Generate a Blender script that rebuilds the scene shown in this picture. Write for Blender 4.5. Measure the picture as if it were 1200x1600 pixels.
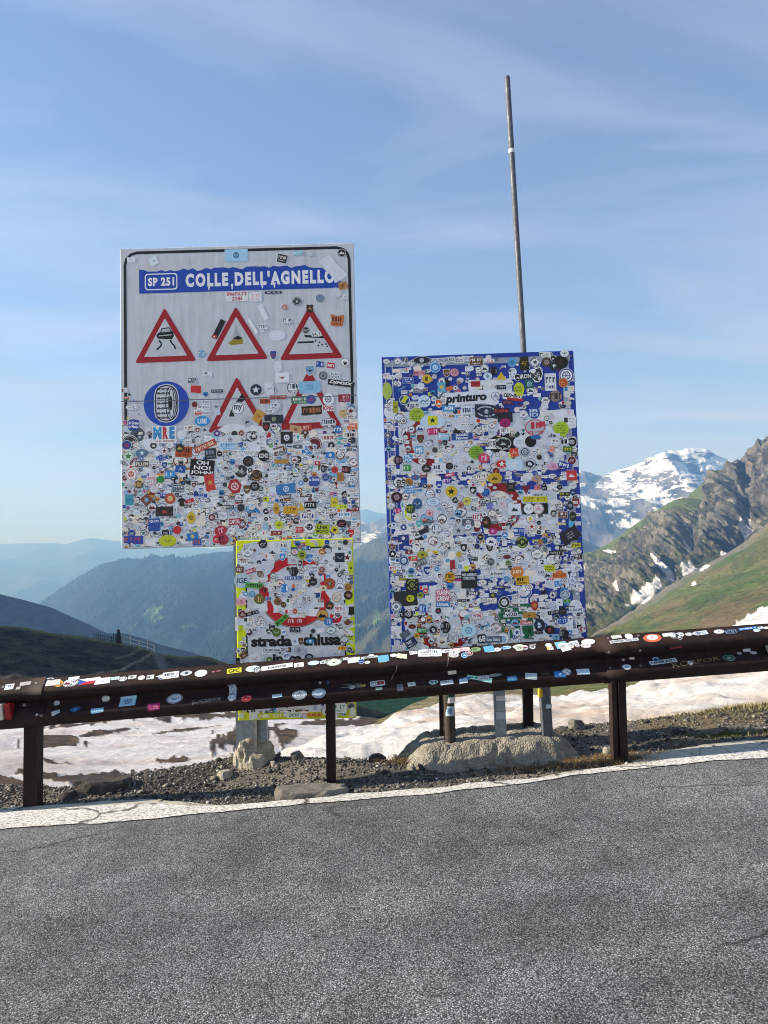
import bpy, bmesh, math, random
import numpy as np
from mathutils import Vector, Matrix, Euler

for o in list(bpy.data.objects):
    bpy.data.objects.remove(o, do_unlink=True)
SC = bpy.context.scene
COL = SC.collection
random.seed(11)
RNG = np.random.default_rng(7)

# ------------------------------------------------------------------ camera
FPX = 1180.0                       # focal length in pixels of the 1200 x 1600 frame
PITCH, ROLL = math.radians(3.0), math.radians(0.8)
CAM = np.array([0.0, 0.0, 1.6])
FW = np.array([0, math.cos(PITCH), math.sin(PITCH)])
_r0 = np.array([1.0, 0, 0]); _u0 = np.array([0, -math.sin(PITCH), math.cos(PITCH)])
UPV = math.cos(ROLL) * _u0 + math.sin(ROLL) * _r0
RI = math.cos(ROLL) * _r0 - math.sin(ROLL) * _u0
cd = bpy.data.cameras.new('camera'); cam = bpy.data.objects.new('camera', cd); COL.objects.link(cam)
cd.sensor_fit = 'VERTICAL'; cd.sensor_height = 36.0; cd.lens = 36.0 * FPX / 1600.0
cd.clip_start = 0.05; cd.clip_end = 60000
_m = Matrix.Identity(4)
for i in range(3):
    _m[i][0], _m[i][1], _m[i][2], _m[i][3] = RI[i], UPV[i], -FW[i], CAM[i]
cam.matrix_world = _m
SC.camera = cam

# ------------------------------------------------------------------ light, sky, exposure
SUN_EL = math.radians(25.0)
SUN_DIR = np.array([-1.0, -0.05, 0.0]); SUN_DIR /= np.linalg.norm(SUN_DIR)
SUN_VEC = np.array([SUN_DIR[0] * math.cos(SUN_EL), SUN_DIR[1] * math.cos(SUN_EL), math.sin(SUN_EL)])
sd = bpy.data.lights.new('sun', 'SUN'); sd.energy = 5.0; sd.angle = math.radians(0.53); sd.color = (1.0, 0.94, 0.86)
sun = bpy.data.objects.new('sun', sd); COL.objects.link(sun)
sun.rotation_euler = Vector(-SUN_VEC).to_track_quat('-Z', 'Y').to_euler()
sun.location = (-40, 10, 40)

W = bpy.data.worlds.new('World'); SC.world = W; W.use_nodes = True
wn, wl = W.node_tree.nodes, W.node_tree.links
wn.clear()
wo = wn.new('ShaderNodeOutputWorld'); bg = wn.new('ShaderNodeBackground'); sky = wn.new('ShaderNodeTexSky')
sky.sky_type = 'NISHITA'; sky.sun_disc = False; sky.sun_elevation = SUN_EL
sky.sun_rotation = math.atan2(SUN_DIR[0], SUN_DIR[1])
sky.altitude = 1800; sky.air_density = 1.2; sky.dust_density = 0.1; sky.ozone_density = 4.5
bg.inputs['Strength'].default_value = 0.076
# thin cirrus: a noise on the plane of the high clouds
tc = wn.new('ShaderNodeTexCoord'); sep = wn.new('ShaderNodeSeparateXYZ'); wl.new(tc.outputs['Generated'], sep.inputs[0])
add = wn.new('ShaderNodeMath'); add.operation = 'ADD'; add.inputs[1].default_value = 0.18; wl.new(sep.outputs[2], add.inputs[0])
mx = wn.new('ShaderNodeMath'); mx.operation = 'MAXIMUM'; mx.inputs[1].default_value = 0.08; wl.new(add.outputs[0], mx.inputs[0])
dx = wn.new('ShaderNodeMath'); dx.operation = 'DIVIDE'; wl.new(sep.outputs[0], dx.inputs[0]); wl.new(mx.outputs[0], dx.inputs[1])
dy = wn.new('ShaderNodeMath'); dy.operation = 'DIVIDE'; wl.new(sep.outputs[1], dy.inputs[0]); wl.new(mx.outputs[0], dy.inputs[1])
cmb = wn.new('ShaderNodeCombineXYZ'); wl.new(dx.outputs[0], cmb.inputs[0]); wl.new(dy.outputs[0], cmb.inputs[1])
mp = wn.new('ShaderNodeMapping'); mp.inputs['Rotation'].default_value = (0, 0, math.radians(-30)); mp.inputs['Scale'].default_value = (0.8, 2.6, 1)
mp.inputs['Location'].default_value = (9.1, 7.7, 0)
wl.new(cmb.outputs[0], mp.inputs[0])
nz = wn.new('ShaderNodeTexNoise'); nz.inputs['Scale'].default_value = 1.15; nz.inputs['Detail'].default_value = 7; nz.inputs['Roughness'].default_value = 0.52
nz.inputs['Distortion'].default_value = 0.6
wl.new(mp.outputs[0], nz.inputs[0])
rp = wn.new('ShaderNodeValToRGB'); rp.color_ramp.elements[0].position = 0.40; rp.color_ramp.elements[1].position = 0.84
rp.color_ramp.elements[0].color = (0, 0, 0, 1); rp.color_ramp.elements[1].color = (0.52, 0.52, 0.52, 1)
wl.new(nz.outputs[0], rp.inputs[0])
mixc = wn.new('ShaderNodeMix'); mixc.data_type = 'RGBA'
mixc.inputs[7].default_value = (4.2, 4.5, 5.6, 1)
# the veil is seen through more air low down
veil = wn.new('ShaderNodeMath'); veil.operation = 'DIVIDE'; veil.inputs[0].default_value = 0.10; wl.new(mx.outputs[0], veil.inputs[1])
vsum = wn.new('ShaderNodeMath'); vsum.operation = 'ADD'; vsum.use_clamp = True; wl.new(veil.outputs[0], vsum.inputs[0]); wl.new(rp.outputs[0], vsum.inputs[1])
wl.new(vsum.outputs[0], mixc.inputs[0]); wl.new(sky.outputs[0], mixc.inputs[6])
wl.new(mixc.outputs[2], bg.inputs[0]); wl.new(bg.outputs[0], wo.inputs[0])

SC.view_settings.view_transform = 'Standard'; SC.view_settings.look = 'None'
SC.view_settings.gamma = 1.0; SC.view_settings.use_curve_mapping = False
SC.view_settings.exposure = 1.2
SC.render.engine = 'CYCLES'
SC.cycles.use_denoising = True
SC.cycles.max_bounces = 6; SC.cycles.diffuse_bounces = 3; SC.cycles.volume_bounces = 0
SC.cycles.sample_clamp_indirect = 6
SC.cycles.filter_width = 1.0

# ------------------------------------------------------------------ geometry of the picture -> places in the world
def P(px, py, Y):
    d = FW + RI * ((px - 600) / FPX) + UPV * ((800 - py) / FPX)
    return CAM + d * (Y / d[1])
def Pv(px, py, Y):
    px, py, Y = np.broadcast_arrays(np.asarray(px, float), np.asarray(py, float), np.asarray(Y, float))
    d = FW + RI * ((px - 600) / FPX)[..., None] + UPV * ((800 - py) / FPX)[..., None]
    return CAM + d * (Y / d[..., 1])[..., None]
RA, RB = 0.056, 0.0137             # slope of the road along x and y
def hash3(ix, iy, iz, seed=0):
    h = (ix.astype(np.int64) * 374761393 + iy.astype(np.int64) * 668265263 + iz.astype(np.int64) * 2147483647 + seed * 974634777) & 0xFFFFFFFF
    h = ((h ^ (h >> 13)) * 1274126177) & 0xFFFFFFFF
    h = ((h ^ (h >> 16)) * 2246822519) & 0xFFFFFFFF
    return ((h ^ (h >> 15)) & 0xFFFFFF) / float(0xFFFFFF)
def vnoise(p, seed=0):
    p = np.asarray(p, float); i = np.floor(p).astype(np.int64); f = p - i; f = f * f * f * (f * (f * 6 - 15) + 10)
    r = 0
    for a in (0, 1):
        for b in (0, 1):
            for c in (0, 1):
                w = (f[..., 0] if a else 1 - f[..., 0]) * (f[..., 1] if b else 1 - f[..., 1]) * (f[..., 2] if c else 1 - f[..., 2])
                r = r + w * hash3(i[..., 0] + a, i[..., 1] + b, i[..., 2] + c, seed)
    return r * 2 - 1
def fbm(p, octv=5, seed=0, gain=0.5, lac=2.03, ridged=False):
    p = np.asarray(p, float); r = 0; a = 1.0; s = 0
    for k in range(octv):
        n = vnoise(p, seed + k)
        if ridged: n = 1 - 2 * np.abs(n)
        r = r + a * n; s += a; a *= gain; p = p * lac + 17.3
    return r / s
def smooth(e0, e1, x):
    t = np.clip((np.asarray(x, float) - e0) / (e1 - e0), 0, 1); return t * t * (3 - 2 * t)
def road_z(x, y):
    x = np.asarray(x, float); y = np.asarray(y, float)
    return RA * x + RB * y + 0.012 * np.sin(x * 1.1 + 0.4) * np.sin(y * 0.9 + 1.0)
def G(px, py):
    d = FW + RI * ((px - 600) / FPX) + UPV * ((800 - py) / FPX); t = 4.0
    for _ in range(30):
        q = CAM + d * t
        t += (q[2] - float(road_z(q[0], q[1]))) / (-d[2] + RA * d[0] + RB * d[1]) * 0.9
    return CAM + d * t

def lin(c):
    """sRGB 0..255 or '#rrggbb' to linear"""
    if isinstance(c, str):
        c = [int(c[i:i + 2], 16) for i in (1, 3, 5)]
    return tuple((v / 255 / 12.92 if v / 255 <= 0.04045 else ((v / 255 + 0.055) / 1.055) ** 2.4) for v in c)

# ------------------------------------------------------------------ object helpers
def tag(o, label=None, cat=None, group=None, kind=None):
    if label: o['label'] = label
    if cat: o['category'] = cat
    if group: o['group'] = group
    if kind: o['kind'] = kind
    return o
def link(o, parent=None):
    COL.objects.link(o)
    if parent is not None: o.parent = parent
    return o
def mesh_obj(name, verts, faces, mat=None, parent=None, colors=None, smooth_shade=False):
    me = bpy.data.meshes.new(name)
    me.from_pydata([tuple(map(float, v)) for v in verts], [], faces)
    if colors is not None: set_colors(me, colors)
    if smooth_shade: me.polygons.foreach_set('use_smooth', [True] * len(me.polygons))
    if mat: me.materials.append(mat)
    me.update()
    return link(bpy.data.objects.new(name, me), parent)
def set_colors(me, cols):
    """per-vertex linear colours (n x 3)"""
    at = me.color_attributes.new('Col', 'FLOAT_COLOR', 'POINT')
    c = np.ones((len(me.vertices), 4), np.float32); c[:, :3] = np.asarray(cols, np.float32)
    at.data.foreach_set('color', c.ravel())
def np_mesh(name, V, F, mat=None, parent=None, colors=None, smooth_shade=False):
    """fast build from numpy arrays; F is (m,3) or (m,4)"""
    V = np.asarray(V, np.float32); F = np.asarray(F, np.int32); k = F.shape[1]
    me = bpy.data.meshes.new(name)
    me.vertices.add(len(V)); me.vertices.foreach_set('co', V.ravel())
    me.loops.add(F.size); me.loops.foreach_set('vertex_index', F.ravel())
    me.polygons.add(len(F)); me.polygons.foreach_set('loop_start', np.arange(0, F.size, k, dtype=np.int32))
    try: me.polygons.foreach_set('loop_total', np.full(len(F), k, np.int32))
    except Exception: pass
    if smooth_shade: me.polygons.foreach_set('use_smooth', np.ones(len(F), bool))
    me.update(calc_edges=True); me.validate()
    if colors is not None: set_colors(me, colors)
    if mat: me.materials.append(mat)
    return link(bpy.data.objects.new(name, me), parent)
def grid_faces(nv, nu):
    i = np.arange(nv * nu).reshape(nv, nu)
    return np.stack([i[:-1, :-1], i[:-1, 1:], i[1:, 1:], i[1:, :-1]], -1).reshape(-1, 4)
def bm_obj(name, bm, mat, parent=None, smooth_shade=False):
    me = bpy.data.meshes.new(name); bm.normal_update(); bm.to_mesh(me); bm.free()
    if smooth_shade: me.polygons.foreach_set('use_smooth', [True] * len(me.polygons))
    if mat: me.materials.append(mat)
    return link(bpy.data.objects.new(name, me), parent)
def empty(name, mat4):
    o = bpy.data.objects.new(name, None); o.empty_display_size = 0.2; COL.objects.link(o); o.matrix_world = mat4; return o
def bm_box(bm, lo, hi):
    vs = [bm.verts.new((x, y, z)) for z in (lo[2], hi[2]) for y in (lo[1], hi[1]) for x in (lo[0], hi[0])]
    for f in ((0, 2, 3, 1), (4, 5, 7, 6), (0, 1, 5, 4), (2, 6, 7, 3), (0, 4, 6, 2), (1, 3, 7, 5)):
        bm.faces.new([vs[k] for k in f])
def bm_tube(bm, p0, p1, r0, r1=None, n=16, caps=True):
    r1 = r0 if r1 is None else r1
    p0, p1 = Vector(p0), Vector(p1); q = (p1 - p0).to_track_quat('Z', 'Y')
    a = [bm.verts.new(p0 + q @ Vector((math.cos(t) * r0, math.sin(t) * r0, 0))) for t in [2 * math.pi * k / n for k in range(n)]]
    b = [bm.verts.new(p1 + q @ Vector((math.cos(t) * r1, math.sin(t) * r1, 0))) for t in [2 * math.pi * k / n for k in range(n)]]
    for k in range(n): bm.faces.new((a[k], a[(k + 1) % n], b[(k + 1) % n], b[k]))
    if caps: bm.faces.new(a[::-1]); bm.faces.new(b)

# ------------------------------------------------------------------ materials
class NT:
    def __init__(s, name, rough=0.7, spec=0.3, metal=0.0):
        s.m = bpy.data.materials.new(name); s.m.use_nodes = True
        s.n, s.l = s.m.node_tree.nodes, s.m.node_tree.links
        s.b = s.n['Principled BSDF']
        s.b.inputs['Roughness'].default_value = rough; s.b.inputs['Specular IOR Level'].default_value = spec; s.b.inputs['Metallic'].default_value = metal
        s.co = s.n.new('ShaderNodeTexCoord').outputs['Object']
    def map(s, scale=(1, 1, 1), rot=(0, 0, 0), loc=(0, 0, 0), src=None):
        m = s.n.new('ShaderNodeMapping'); m.inputs['Scale'].default_value = scale; m.inputs['Rotation'].default_value = rot; m.inputs['Location'].default_value = loc
        s.l.new(src or s.co, m.inputs[0]); return m.outputs[0]
    def noise(s, scale, detail=4, rough=0.55, vec=None, dist=0.0, out=0):
        t = s.n.new('ShaderNodeTexNoise'); t.inputs['Scale'].default_value = scale; t.inputs['Detail'].default_value = detail
        t.inputs['Roughness'].default_value = rough; t.inputs['Distortion'].default_value = dist
        s.l.new(vec or s.co, t.inputs['Vector']); return t.outputs[out]
    def voro(s, scale, feature='F1', out='Color', vec=None, rnd=1.0):
        t = s.n.new('ShaderNodeTexVoronoi'); t.feature = feature; t.inputs['Scale'].default_value = scale; t.inputs['Randomness'].default_value = rnd
        s.l.new(vec or s.co, t.inputs['Vector']); return t.outputs[out]
    def ramp(s, fac, stops, interp='LINEAR'):
        r = s.n.new('ShaderNodeValToRGB'); r.color_ramp.interpolation = interp
        e = r.color_ramp.elements
        while len(e) < len(stops): e.new(0.5)
        for k, (p, c) in enumerate(stops):
            e[k].position = p; e[k].color = (c, c, c, 1) if not hasattr(c, '__len__') else (*c, 1)
        s.l.new(fac, r.inputs[0]); return r.outputs[0]
    def mix(s, fac, a, b, mode='MIX'):
        m = s.n.new('ShaderNodeMix'); m.data_type = 'RGBA'; m.blend_type = mode
        for k, v in ((0, fac), (6, a), (7, b)):
            sock = m.inputs[k]
            if hasattr(v, 'node'): s.l.new(v, sock)
            elif k == 0: sock.default_value = v
            elif hasattr(v, '__len__'): sock.default_value = (*v[:3], 1)
            else: sock.default_value = (v, v, v, 1)
        return m.outputs[2]
    def math(s, op, a, b=None):
        m = s.n.new('ShaderNodeMath'); m.operation = op
        for sock, v in ((m.inputs[0], a), (m.inputs[1], b)):
            if v is None: continue
            if hasattr(v, 'node'): s.l.new(v, sock)
            else: sock.default_value = v
        return m.outputs[0]
    def attr(s, name='Col'):
        a = s.n.new('ShaderNodeVertexColor'); a.layer_name = name; return a.outputs[0]
    def color(s, c):
        if hasattr(c, 'node'): s.l.new(c, s.b.inputs['Base Color'])
        else: s.b.inputs['Base Color'].default_value = (*c[:3], 1)
        return s
    def rough(s, v): s.l.new(v, s.b.inputs['Roughness']); return s
    def bump(s, h, strength=0.4, dist=0.01):
        b = s.n.new('ShaderNodeBump'); b.inputs['Strength'].default_value = strength; b.inputs['Distance'].default_value = dist
        s.l.new(h, b.inputs['Height']); s.l.new(b.outputs[0], s.b.inputs['Normal']); return s

M = {}
def mat_asphalt():
    t = NT('asphalt', 0.85, 0.25)
    cell = t.voro(165, out='Color'); v = t.n.new('ShaderNodeSeparateColor'); t.l.new(cell, v.inputs[0])
    d = t.voro(165, out='Distance')
    stone = t.ramp(v.outputs[0], [(0.0, 0.06), (0.35, 0.17), (0.7, 0.29), (0.95, 0.43), (1.0, 0.58)])
    pit = t.ramp(d, [(0.3, 1.0), (0.66, 0.35)])
    c = t.mix(1.0, stone, pit, 'MULTIPLY')
    big = t.ramp(t.noise(0.55, 4, 0.6), [(0.3, 0.75), (0.7, 1.12)])
    c = t.mix(1.0, c, big, 'MULTIPLY')
    med = t.ramp(t.noise(3.2, 5, 0.65), [(0.33, 0.68), (0.6, 1.08)])
    c = t.mix(1.0, c, med, 'MULTIPLY')
    trk = t.ramp(t.noise(0.9, 5, 0.6, vec=t.map((0.3, 1.5, 1), (0, 0, 0.07))), [(0.34, 0.72), (0.62, 1.15)])
    c = t.mix(1.0, c, trk, 'MULTIPLY')
    stain = t.ramp(t.noise(1.1, 7, 0.72, vec=t.map((0.8, 1.6, 1), (0, 0, 0.1), (2.4, 0.3, 0))), [(0.60, 1.0), (0.72, 0.5)])
    c = t.mix(1.0, c, stain, 'MULTIPLY')
    warm = t.mix(t.ramp(t.noise(1.4, 3), [(0.4, 0.0), (0.75, 0.5)]), (0.93, 0.98, 1.03), (1.01, 1.0, 0.95))
    c = t.mix(1.0, c, warm, 'MULTIPLY')
    # tarred seams and cracks
    cr = t.voro(0.55, 'DISTANCE_TO_EDGE', 'Distance', vec=t.mix(0.35, t.map((1, 1.6, 1)), t.noise(2.0, 4, out=1)))
    line = t.ramp(cr, [(0.0, 0.3), (0.009, 1.0)])
    c = t.mix(t.ramp(t.noise(0.8, 2), [(0.53, 0.0), (0.6, 1.0)]), c, t.mix(1.0, c, line, 'MULTIPLY'))
    t.color(c)
    h = t.mix(0.5, t.ramp(d, [(0.1, 1.0), (0.7, 0.0)]), v.outputs[1])
    t.bump(h, 0.75, 0.006)
    return t.m
def mat_worn_paint(name, base, under, scale, lo, hi, crack=None):
    t = NT(name, 0.8, 0.25)
    n = t.noise(scale, 6, 0.7)
    m = t.ramp(n, [(lo, 0.0), (hi, 1.0)])
    grain = t.ramp(t.voro(120, out='Distance'), [(0.2, 1.0), (0.65, 0.72)])
    c = t.mix(1.0, base, t.ramp(t.noise(7, 5, 0.7), [(0.3, 0.78), (0.7, 1.05)]), 'MULTIPLY')
    c = t.mix(1.0, c, grain, 'MULTIPLY')
    c = t.mix(m, under, c)
    if crack:
        e = t.voro(crack, 'DISTANCE_TO_EDGE', 'Distance', vec=t.mix(0.22, t.map((1, 1.3, 1)), t.noise(5, 4, out=1)))
        c = t.mix(t.ramp(e, [(0.0, 1.0), (0.016, 0.0)]), c, (0.03, 0.03, 0.03))
    t.color(c); t.bump(t.voro(110, out='Distance'), 0.5, 0.004)
    return t.m
def mat_col(name, rough=0.85, nscale=30, lo=0.75, hi=1.2, bscale=40, bstr=0.5, bdist=0.01, spec=0.2, detail=6):
    """vertex colour times fine procedural noise"""
    t = NT(name, rough, spec)
    c = t.mix(1.0, t.attr(), t.ramp(t.noise(nscale, detail, 0.65), [(0.3, lo), (0.7, hi)]), 'MULTIPLY')
    t.color(c)
    if bstr: t.bump(t.noise(bscale, 6, 0.65), bstr, bdist)
    return t.m
def mat_rust():
    t = NT('weathering_steel', 0.8, 0.25)
    n = t.noise(9, 7, 0.7); f = t.noise(160, 3, 0.6)
    c = t.ramp(n, [(0.3, lin((27, 18, 18))), (0.5, lin((40, 27, 25))), (0.72, lin((60, 41, 37)))])
    c = t.mix(1.0, c, t.ramp(f, [(0.35, 0.7), (0.65, 1.25)]), 'MULTIPLY')
    st = t.noise(3.0, 5, 0.6, vec=t.map((6, 6, 0.5)))
    c = t.mix(t.ramp(st, [(0.58, 0.0), (0.75, 0.6)]), c, lin((78, 52, 42)))
    t.color(c); t.rough(t.ramp(n, [(0.3, 0.65), (0.7, 0.9)])); t.bump(f, 0.35, 0.002); return t.m
def mat_galv(name, c0, c1, rough=0.45, metal=0.6):
    t = NT(name, rough, 0.4, metal)
    c = t.mix(t.voro(34, out='Distance'), c0, c1)
    c = t.mix(1.0, c, t.ramp(t.noise(7, 6, 0.7), [(0.3, 0.72), (0.7, 1.12)]), 'MULTIPLY')
    t.color(c); t.rough(t.ramp(t.noise(12, 4), [(0.3, rough - 0.1), (0.7, rough + 0.2)])); return t.m
def mat_plain(name, c, rough=0.5, spec=0.4, var=0.12, scale=14):
    t = NT(name, rough, spec)
    t.color(t.mix(1.0, c, t.ramp(t.noise(scale, 6, 0.65), [(0.3, 1 - var), (0.7, 1 + var)]), 'MULTIPLY')); return t.m
def mat_print():
    t = NT('printed_vinyl', 0.42, 0.35)
    c = t.mix(1.0, t.attr(), t.ramp(t.noise(26, 6, 0.7), [(0.28, 0.82), (0.62, 1.04)]), 'MULTIPLY')
    t.color(c); t.rough(t.ramp(t.noise(18, 4), [(0.3, 0.3), (0.7, 0.6)])); return t.m
def mat_rock(name, a, b, c3, scale=5, bd=0.03):
    t = NT(name, 0.9, 0.2)
    n = t.noise(scale, 8, 0.7, dist=0.4)
    c = t.ramp(n, [(0.28, a), (0.5, b), (0.72, c3)])
    ly = t.noise(scale * 2, 6, 0.7, vec=t.map((1, 1, 5), (0.5, 0.3, 0)))
    c = t.mix(1.0, c, t.ramp(ly, [(0.35, 0.75), (0.65, 1.15)]), 'MULTIPLY')
    c = t.mix(1.0, c, t.ramp(t.noise(scale * 18, 3), [(0.3, 0.75), (0.7, 1.2)]), 'MULTIPLY')
    t.color(c); t.bump(t.mix(0.5, n, ly), 0.8, bd); return t.m
def mat_snow(name='snow_surface'):
    t = NT(name, 0.75, 0.25)
    c = t.mix(1.0, t.attr(), t.ramp(t.noise(14, 6, 0.7), [(0.3, 0.78), (0.65, 1.06)]), 'MULTIPLY')
    t.color(c)
    cup = t.voro(6.5, 'SMOOTH_F1', 'Distance', vec=t.mix(0.10, t.map((1, 0.6, 1)), t.noise(3, 3, out=1)))
    t.bump(t.mix(0.55, cup, t.noise(30, 8, 0.8)), 0.9, 0.14)
    t.b.inputs['Subsurface Weight'].default_value = 0.0
    return t.m
def mat_concrete():
    t = NT('rough_concrete', 0.92, 0.15)
    n = t.noise(6, 8, 0.72)
    c = t.ramp(n, [(0.3, lin((108, 104, 95))), (0.5, lin((142, 137, 125))), (0.72, lin((166, 161, 148)))])
    pit = t.voro(70, out='Distance'); c = t.mix(1.0, c, t.ramp(pit, [(0.1, 1.08), (0.6, 0.78)]), 'MULTIPLY')
    c = t.mix(1.0, c, t.ramp(t.noise(42, 5, 0.7), [(0.32, 0.6), (0.5, 1.08)]), 'MULTIPLY')
    t.color(c); t.bump(t.mix(0.5, t.noise(26, 8, 0.75), pit), 0.9, 0.02); return t.m
M['asphalt'] = mat_asphalt()
M['line'] = mat_worn_paint('worn_white_line', lin((232, 231, 226)), lin((104, 102, 98)), 55, 0.36, 0.54, crack=0.9)
M['edge'] = mat_worn_paint('pale_cement_edge', lin((188, 184, 168)), lin((96, 94, 90)), 10, 0.3, 0.46, crack=2.6)
M['rust'] = mat_rust()
M['galv'] = mat_galv('galvanised_steel', lin((120, 132, 142)), lin((150, 160, 168)))
M['pole'] = mat_galv('dull_zinc_pole', lin((76, 80, 86)), lin((104, 108, 116)), 0.55, 0.25)
M['dpost'] = mat_galv('dark_painted_post', lin((52, 46, 40)), lin((74, 66, 58)), 0.6, 0.1)
M['bolt'] = mat_galv('bolt_steel', lin((150, 150, 148)), lin((180, 180, 176)), 0.4, 0.7)
M['alu'] = mat_plain('aluminium_back', lin((150, 153, 156)), 0.45, 0.5)
def mat_sheet(name, c):
    t = NT(name, 0.5, 0.35)
    k = t.mix(1.0, c, t.ramp(t.noise(9, 6, 0.65), [(0.3, 0.93), (0.7, 1.05)]), 'MULTIPLY')
    k = t.mix(1.0, k, t.ramp(t.noise(5, 7, 0.7, vec=t.map((5, 5, 0.35))), [(0.30, 0.80), (0.55, 1.0)]), 'MULTIPLY')
    k = t.mix(t.ramp(t.noise(48, 3, 0.5), [(0.70, 0.0), (0.76, 0.55)]), k, (0.16, 0.15, 0.14))
    t.color(k); return t.m
M['board_grey'] = mat_sheet('grey_reflective_sheet', lin((200, 204, 210)))
M['board_white'] = mat_plain('white_reflective_sheet', lin((222, 225, 228)), 0.5, 0.35, 0.06, 9)
M['board_blue'] = mat_plain('blue_sheet', lin((24, 56, 150)), 0.45, 0.4, 0.12, 9)
M['board_yellow'] = mat_plain('fluorescent_yellow_sheet', lin((214, 226, 20)), 0.45, 0.4, 0.08, 9)
M['print'] = mat_print()
M['concrete'] = mat_concrete()
M['rock_pale'] = mat_rock('pale_boulder_stone', lin((128, 122, 108)), lin((166, 160, 144)), lin((196, 190, 174)), 7)
M['rock_grey'] = mat_rock('grey_slate_stone', lin((78, 76, 72)), lin((116, 112, 104)), lin((150, 145, 134)), 7)
M['rock_dark'] = mat_rock('dark_slate_stone', lin((44, 42, 40)), lin((66, 63, 60)), lin((92, 88, 82)), 7)
M['ground'] = mat_col('gravel_ground', 0.95, 60, 0.55, 1.35, 90, 0.9, 0.02)
M['stone'] = mat_col('gravel_stones', 0.9, 120, 0.8, 1.2, 60, 0.3, 0.004)
M['snow'] = mat_snow()
M['slope'] = mat_col('hill_turf', 0.95, 0.28, 0.5, 1.5, 0.35, 1.0, 2.0, detail=9)
M['heath'] = mat_col('hill_heath', 0.95, 1.5, 0.25, 1.8, 2.0, 1.0, 0.5, detail=7)
M['mountain'] = mat_col('mountain_side', 0.95, 0.16, 0.5, 1.4, 0.16, 1.0, 6.0, detail=9)
M['far'] = mat_col('far_mountain_side', 0.95, 0.02, 0.75, 1.22, 0.02, 0.8, 25.0)
M['forest'] = mat_col('forest_side', 0.95, 0.07, 0.6, 1.35, 0.08, 1.0, 10.0)
M['grass'] = mat_col('grass_blades', 0.8, 20, 0.8, 1.2, 10, 0)
# ================================================================== LARGE STRUCTURE
def polyx(pts, x):
    p = np.array(pts, float); return np.interp(x, p[:, 0], p[:, 1])
def rowgrid(rows, counts, px0, px1, nu):
    """rows: lists of (px, py, depth); returns pixel grids interpolated between the rows, far row first"""
    xs = np.linspace(px0, px1, nu); R = []
    for r in rows:
        a = np.array(r, float); R.append(np.stack([xs, np.interp(xs, a[:, 0], a[:, 1]), np.exp(np.interp(xs, a[:, 0], np.log(a[:, 2])))], -1))
    out = []
    for k in range(len(R) - 1):
        t = np.linspace(0, 1, counts[k], endpoint=(k == len(R) - 2))[:, None, None]
        A, B = R[k][None], R[k + 1][None]
        g = A * (1 - t) + B * t
        g[..., 2] = np.exp(np.log(A[..., 2]) * (1 - t[..., 0]) + np.log(B[..., 2]) * t[..., 0])
        out.append(g)
    g = np.concatenate(out, 0)
    return g[..., 0], g[..., 1], g[..., 2]
def normals(V):
    du = np.gradient(V, axis=1); dv = np.gradient(V, axis=0); n = np.cross(dv, du)
    n /= np.linalg.norm(n, axis=-1, keepdims=True) + 1e-12
    s = np.sign(((CAM - V) * n).sum(-1, keepdims=True)); s[s == 0] = 1
    return n * s
def back_rows(V, depth, drop, n=6):
    """the far side of a ridge: the land goes on behind the crest and falls away"""
    t = np.linspace(1, 1 / n, n)[:, None, None]
    B = np.repeat(V[:1], n, 0).copy(); B += np.array([0, depth, 0]) * t; B -= np.array([0, 0, drop]) * t ** 1.5
    return np.concatenate([B, V], 0)
def land(name, V, cols, mat, smooth_shade=True, nback=0):
    nv, nu = V.shape[:2]
    return tag(np_mesh(name, V.reshape(-1, 3), grid_faces(nv, nu), mat, None, cols.reshape(-1, 3), smooth_shade), kind='structure')
def lerp(a, b, t): return np.asarray(a) * (1 - t[..., None]) + np.asarray(b) * t[..., None]
def padc(c, n): return np.concatenate([np.repeat(c[:1], n, 0), c], 0)

# ---- valley ground that reaches the horizon
g = np.linspace(-11000, 11000, 60); gx, gy = np.meshgrid(g, g)
V = np.stack([gx, gy, np.full_like(gx, -640.0) + 25 * fbm(np.stack([gx / 900, gy / 900, gx * 0], -1), 4, 3)], -1)
land('valley_ground', V, lerp(lin((62, 78, 44)), lin((92, 104, 60)), 0.5 + 0.5 * fbm(np.stack([gx / 700, gy / 700, gx * 0], -1), 4, 5)), M['far'])

# ---- far blue ridge on the left
PX, PY, YY = rowgrid([[(-1500, 800, 9000), (-900, 830, 9200), (-400, 846, 9300), (0, 850, 9300), (47, 849, 9200), (85, 848, 9100), (101, 851, 9100), (127, 844, 8900), (142, 841, 8800), (168, 844, 8800), (190, 846, 8900),
    (260, 852, 9000), (330, 858, 9000), (420, 850, 8800), (500, 826, 8600), (545, 806, 8500), (563, 798, 8400), (572, 796, 8400), (589, 801, 8400), (602, 803, 8400), (700, 815, 8400), (900, 800, 8400), (1300, 800, 8400)],
    [(-1500, 990, 5600), (1300, 985, 5600)]], [80], -1500, 1300, 420)
V = Pv(PX, PY, YY); n = normals(V); q = V / 900.0
amp = smooth(0, 0.25, np.linspace(0, 1, V.shape[0]))[:, None] * 0.9 + 0.1
V = V + n * (fbm(q, 6, 21, ridged=True) * 170 * amp)[..., None]
w = 0.5 + 0.5 * fbm(q * 2.5, 5, 31)
c = lerp(lin((36, 46, 34)), lin((66, 70, 58)), smooth(0.35, 0.7, w))
nb = 5; land('far_ridge', back_rows(V, 1500, 500, nb), padc(c, nb), M['far'])

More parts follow.
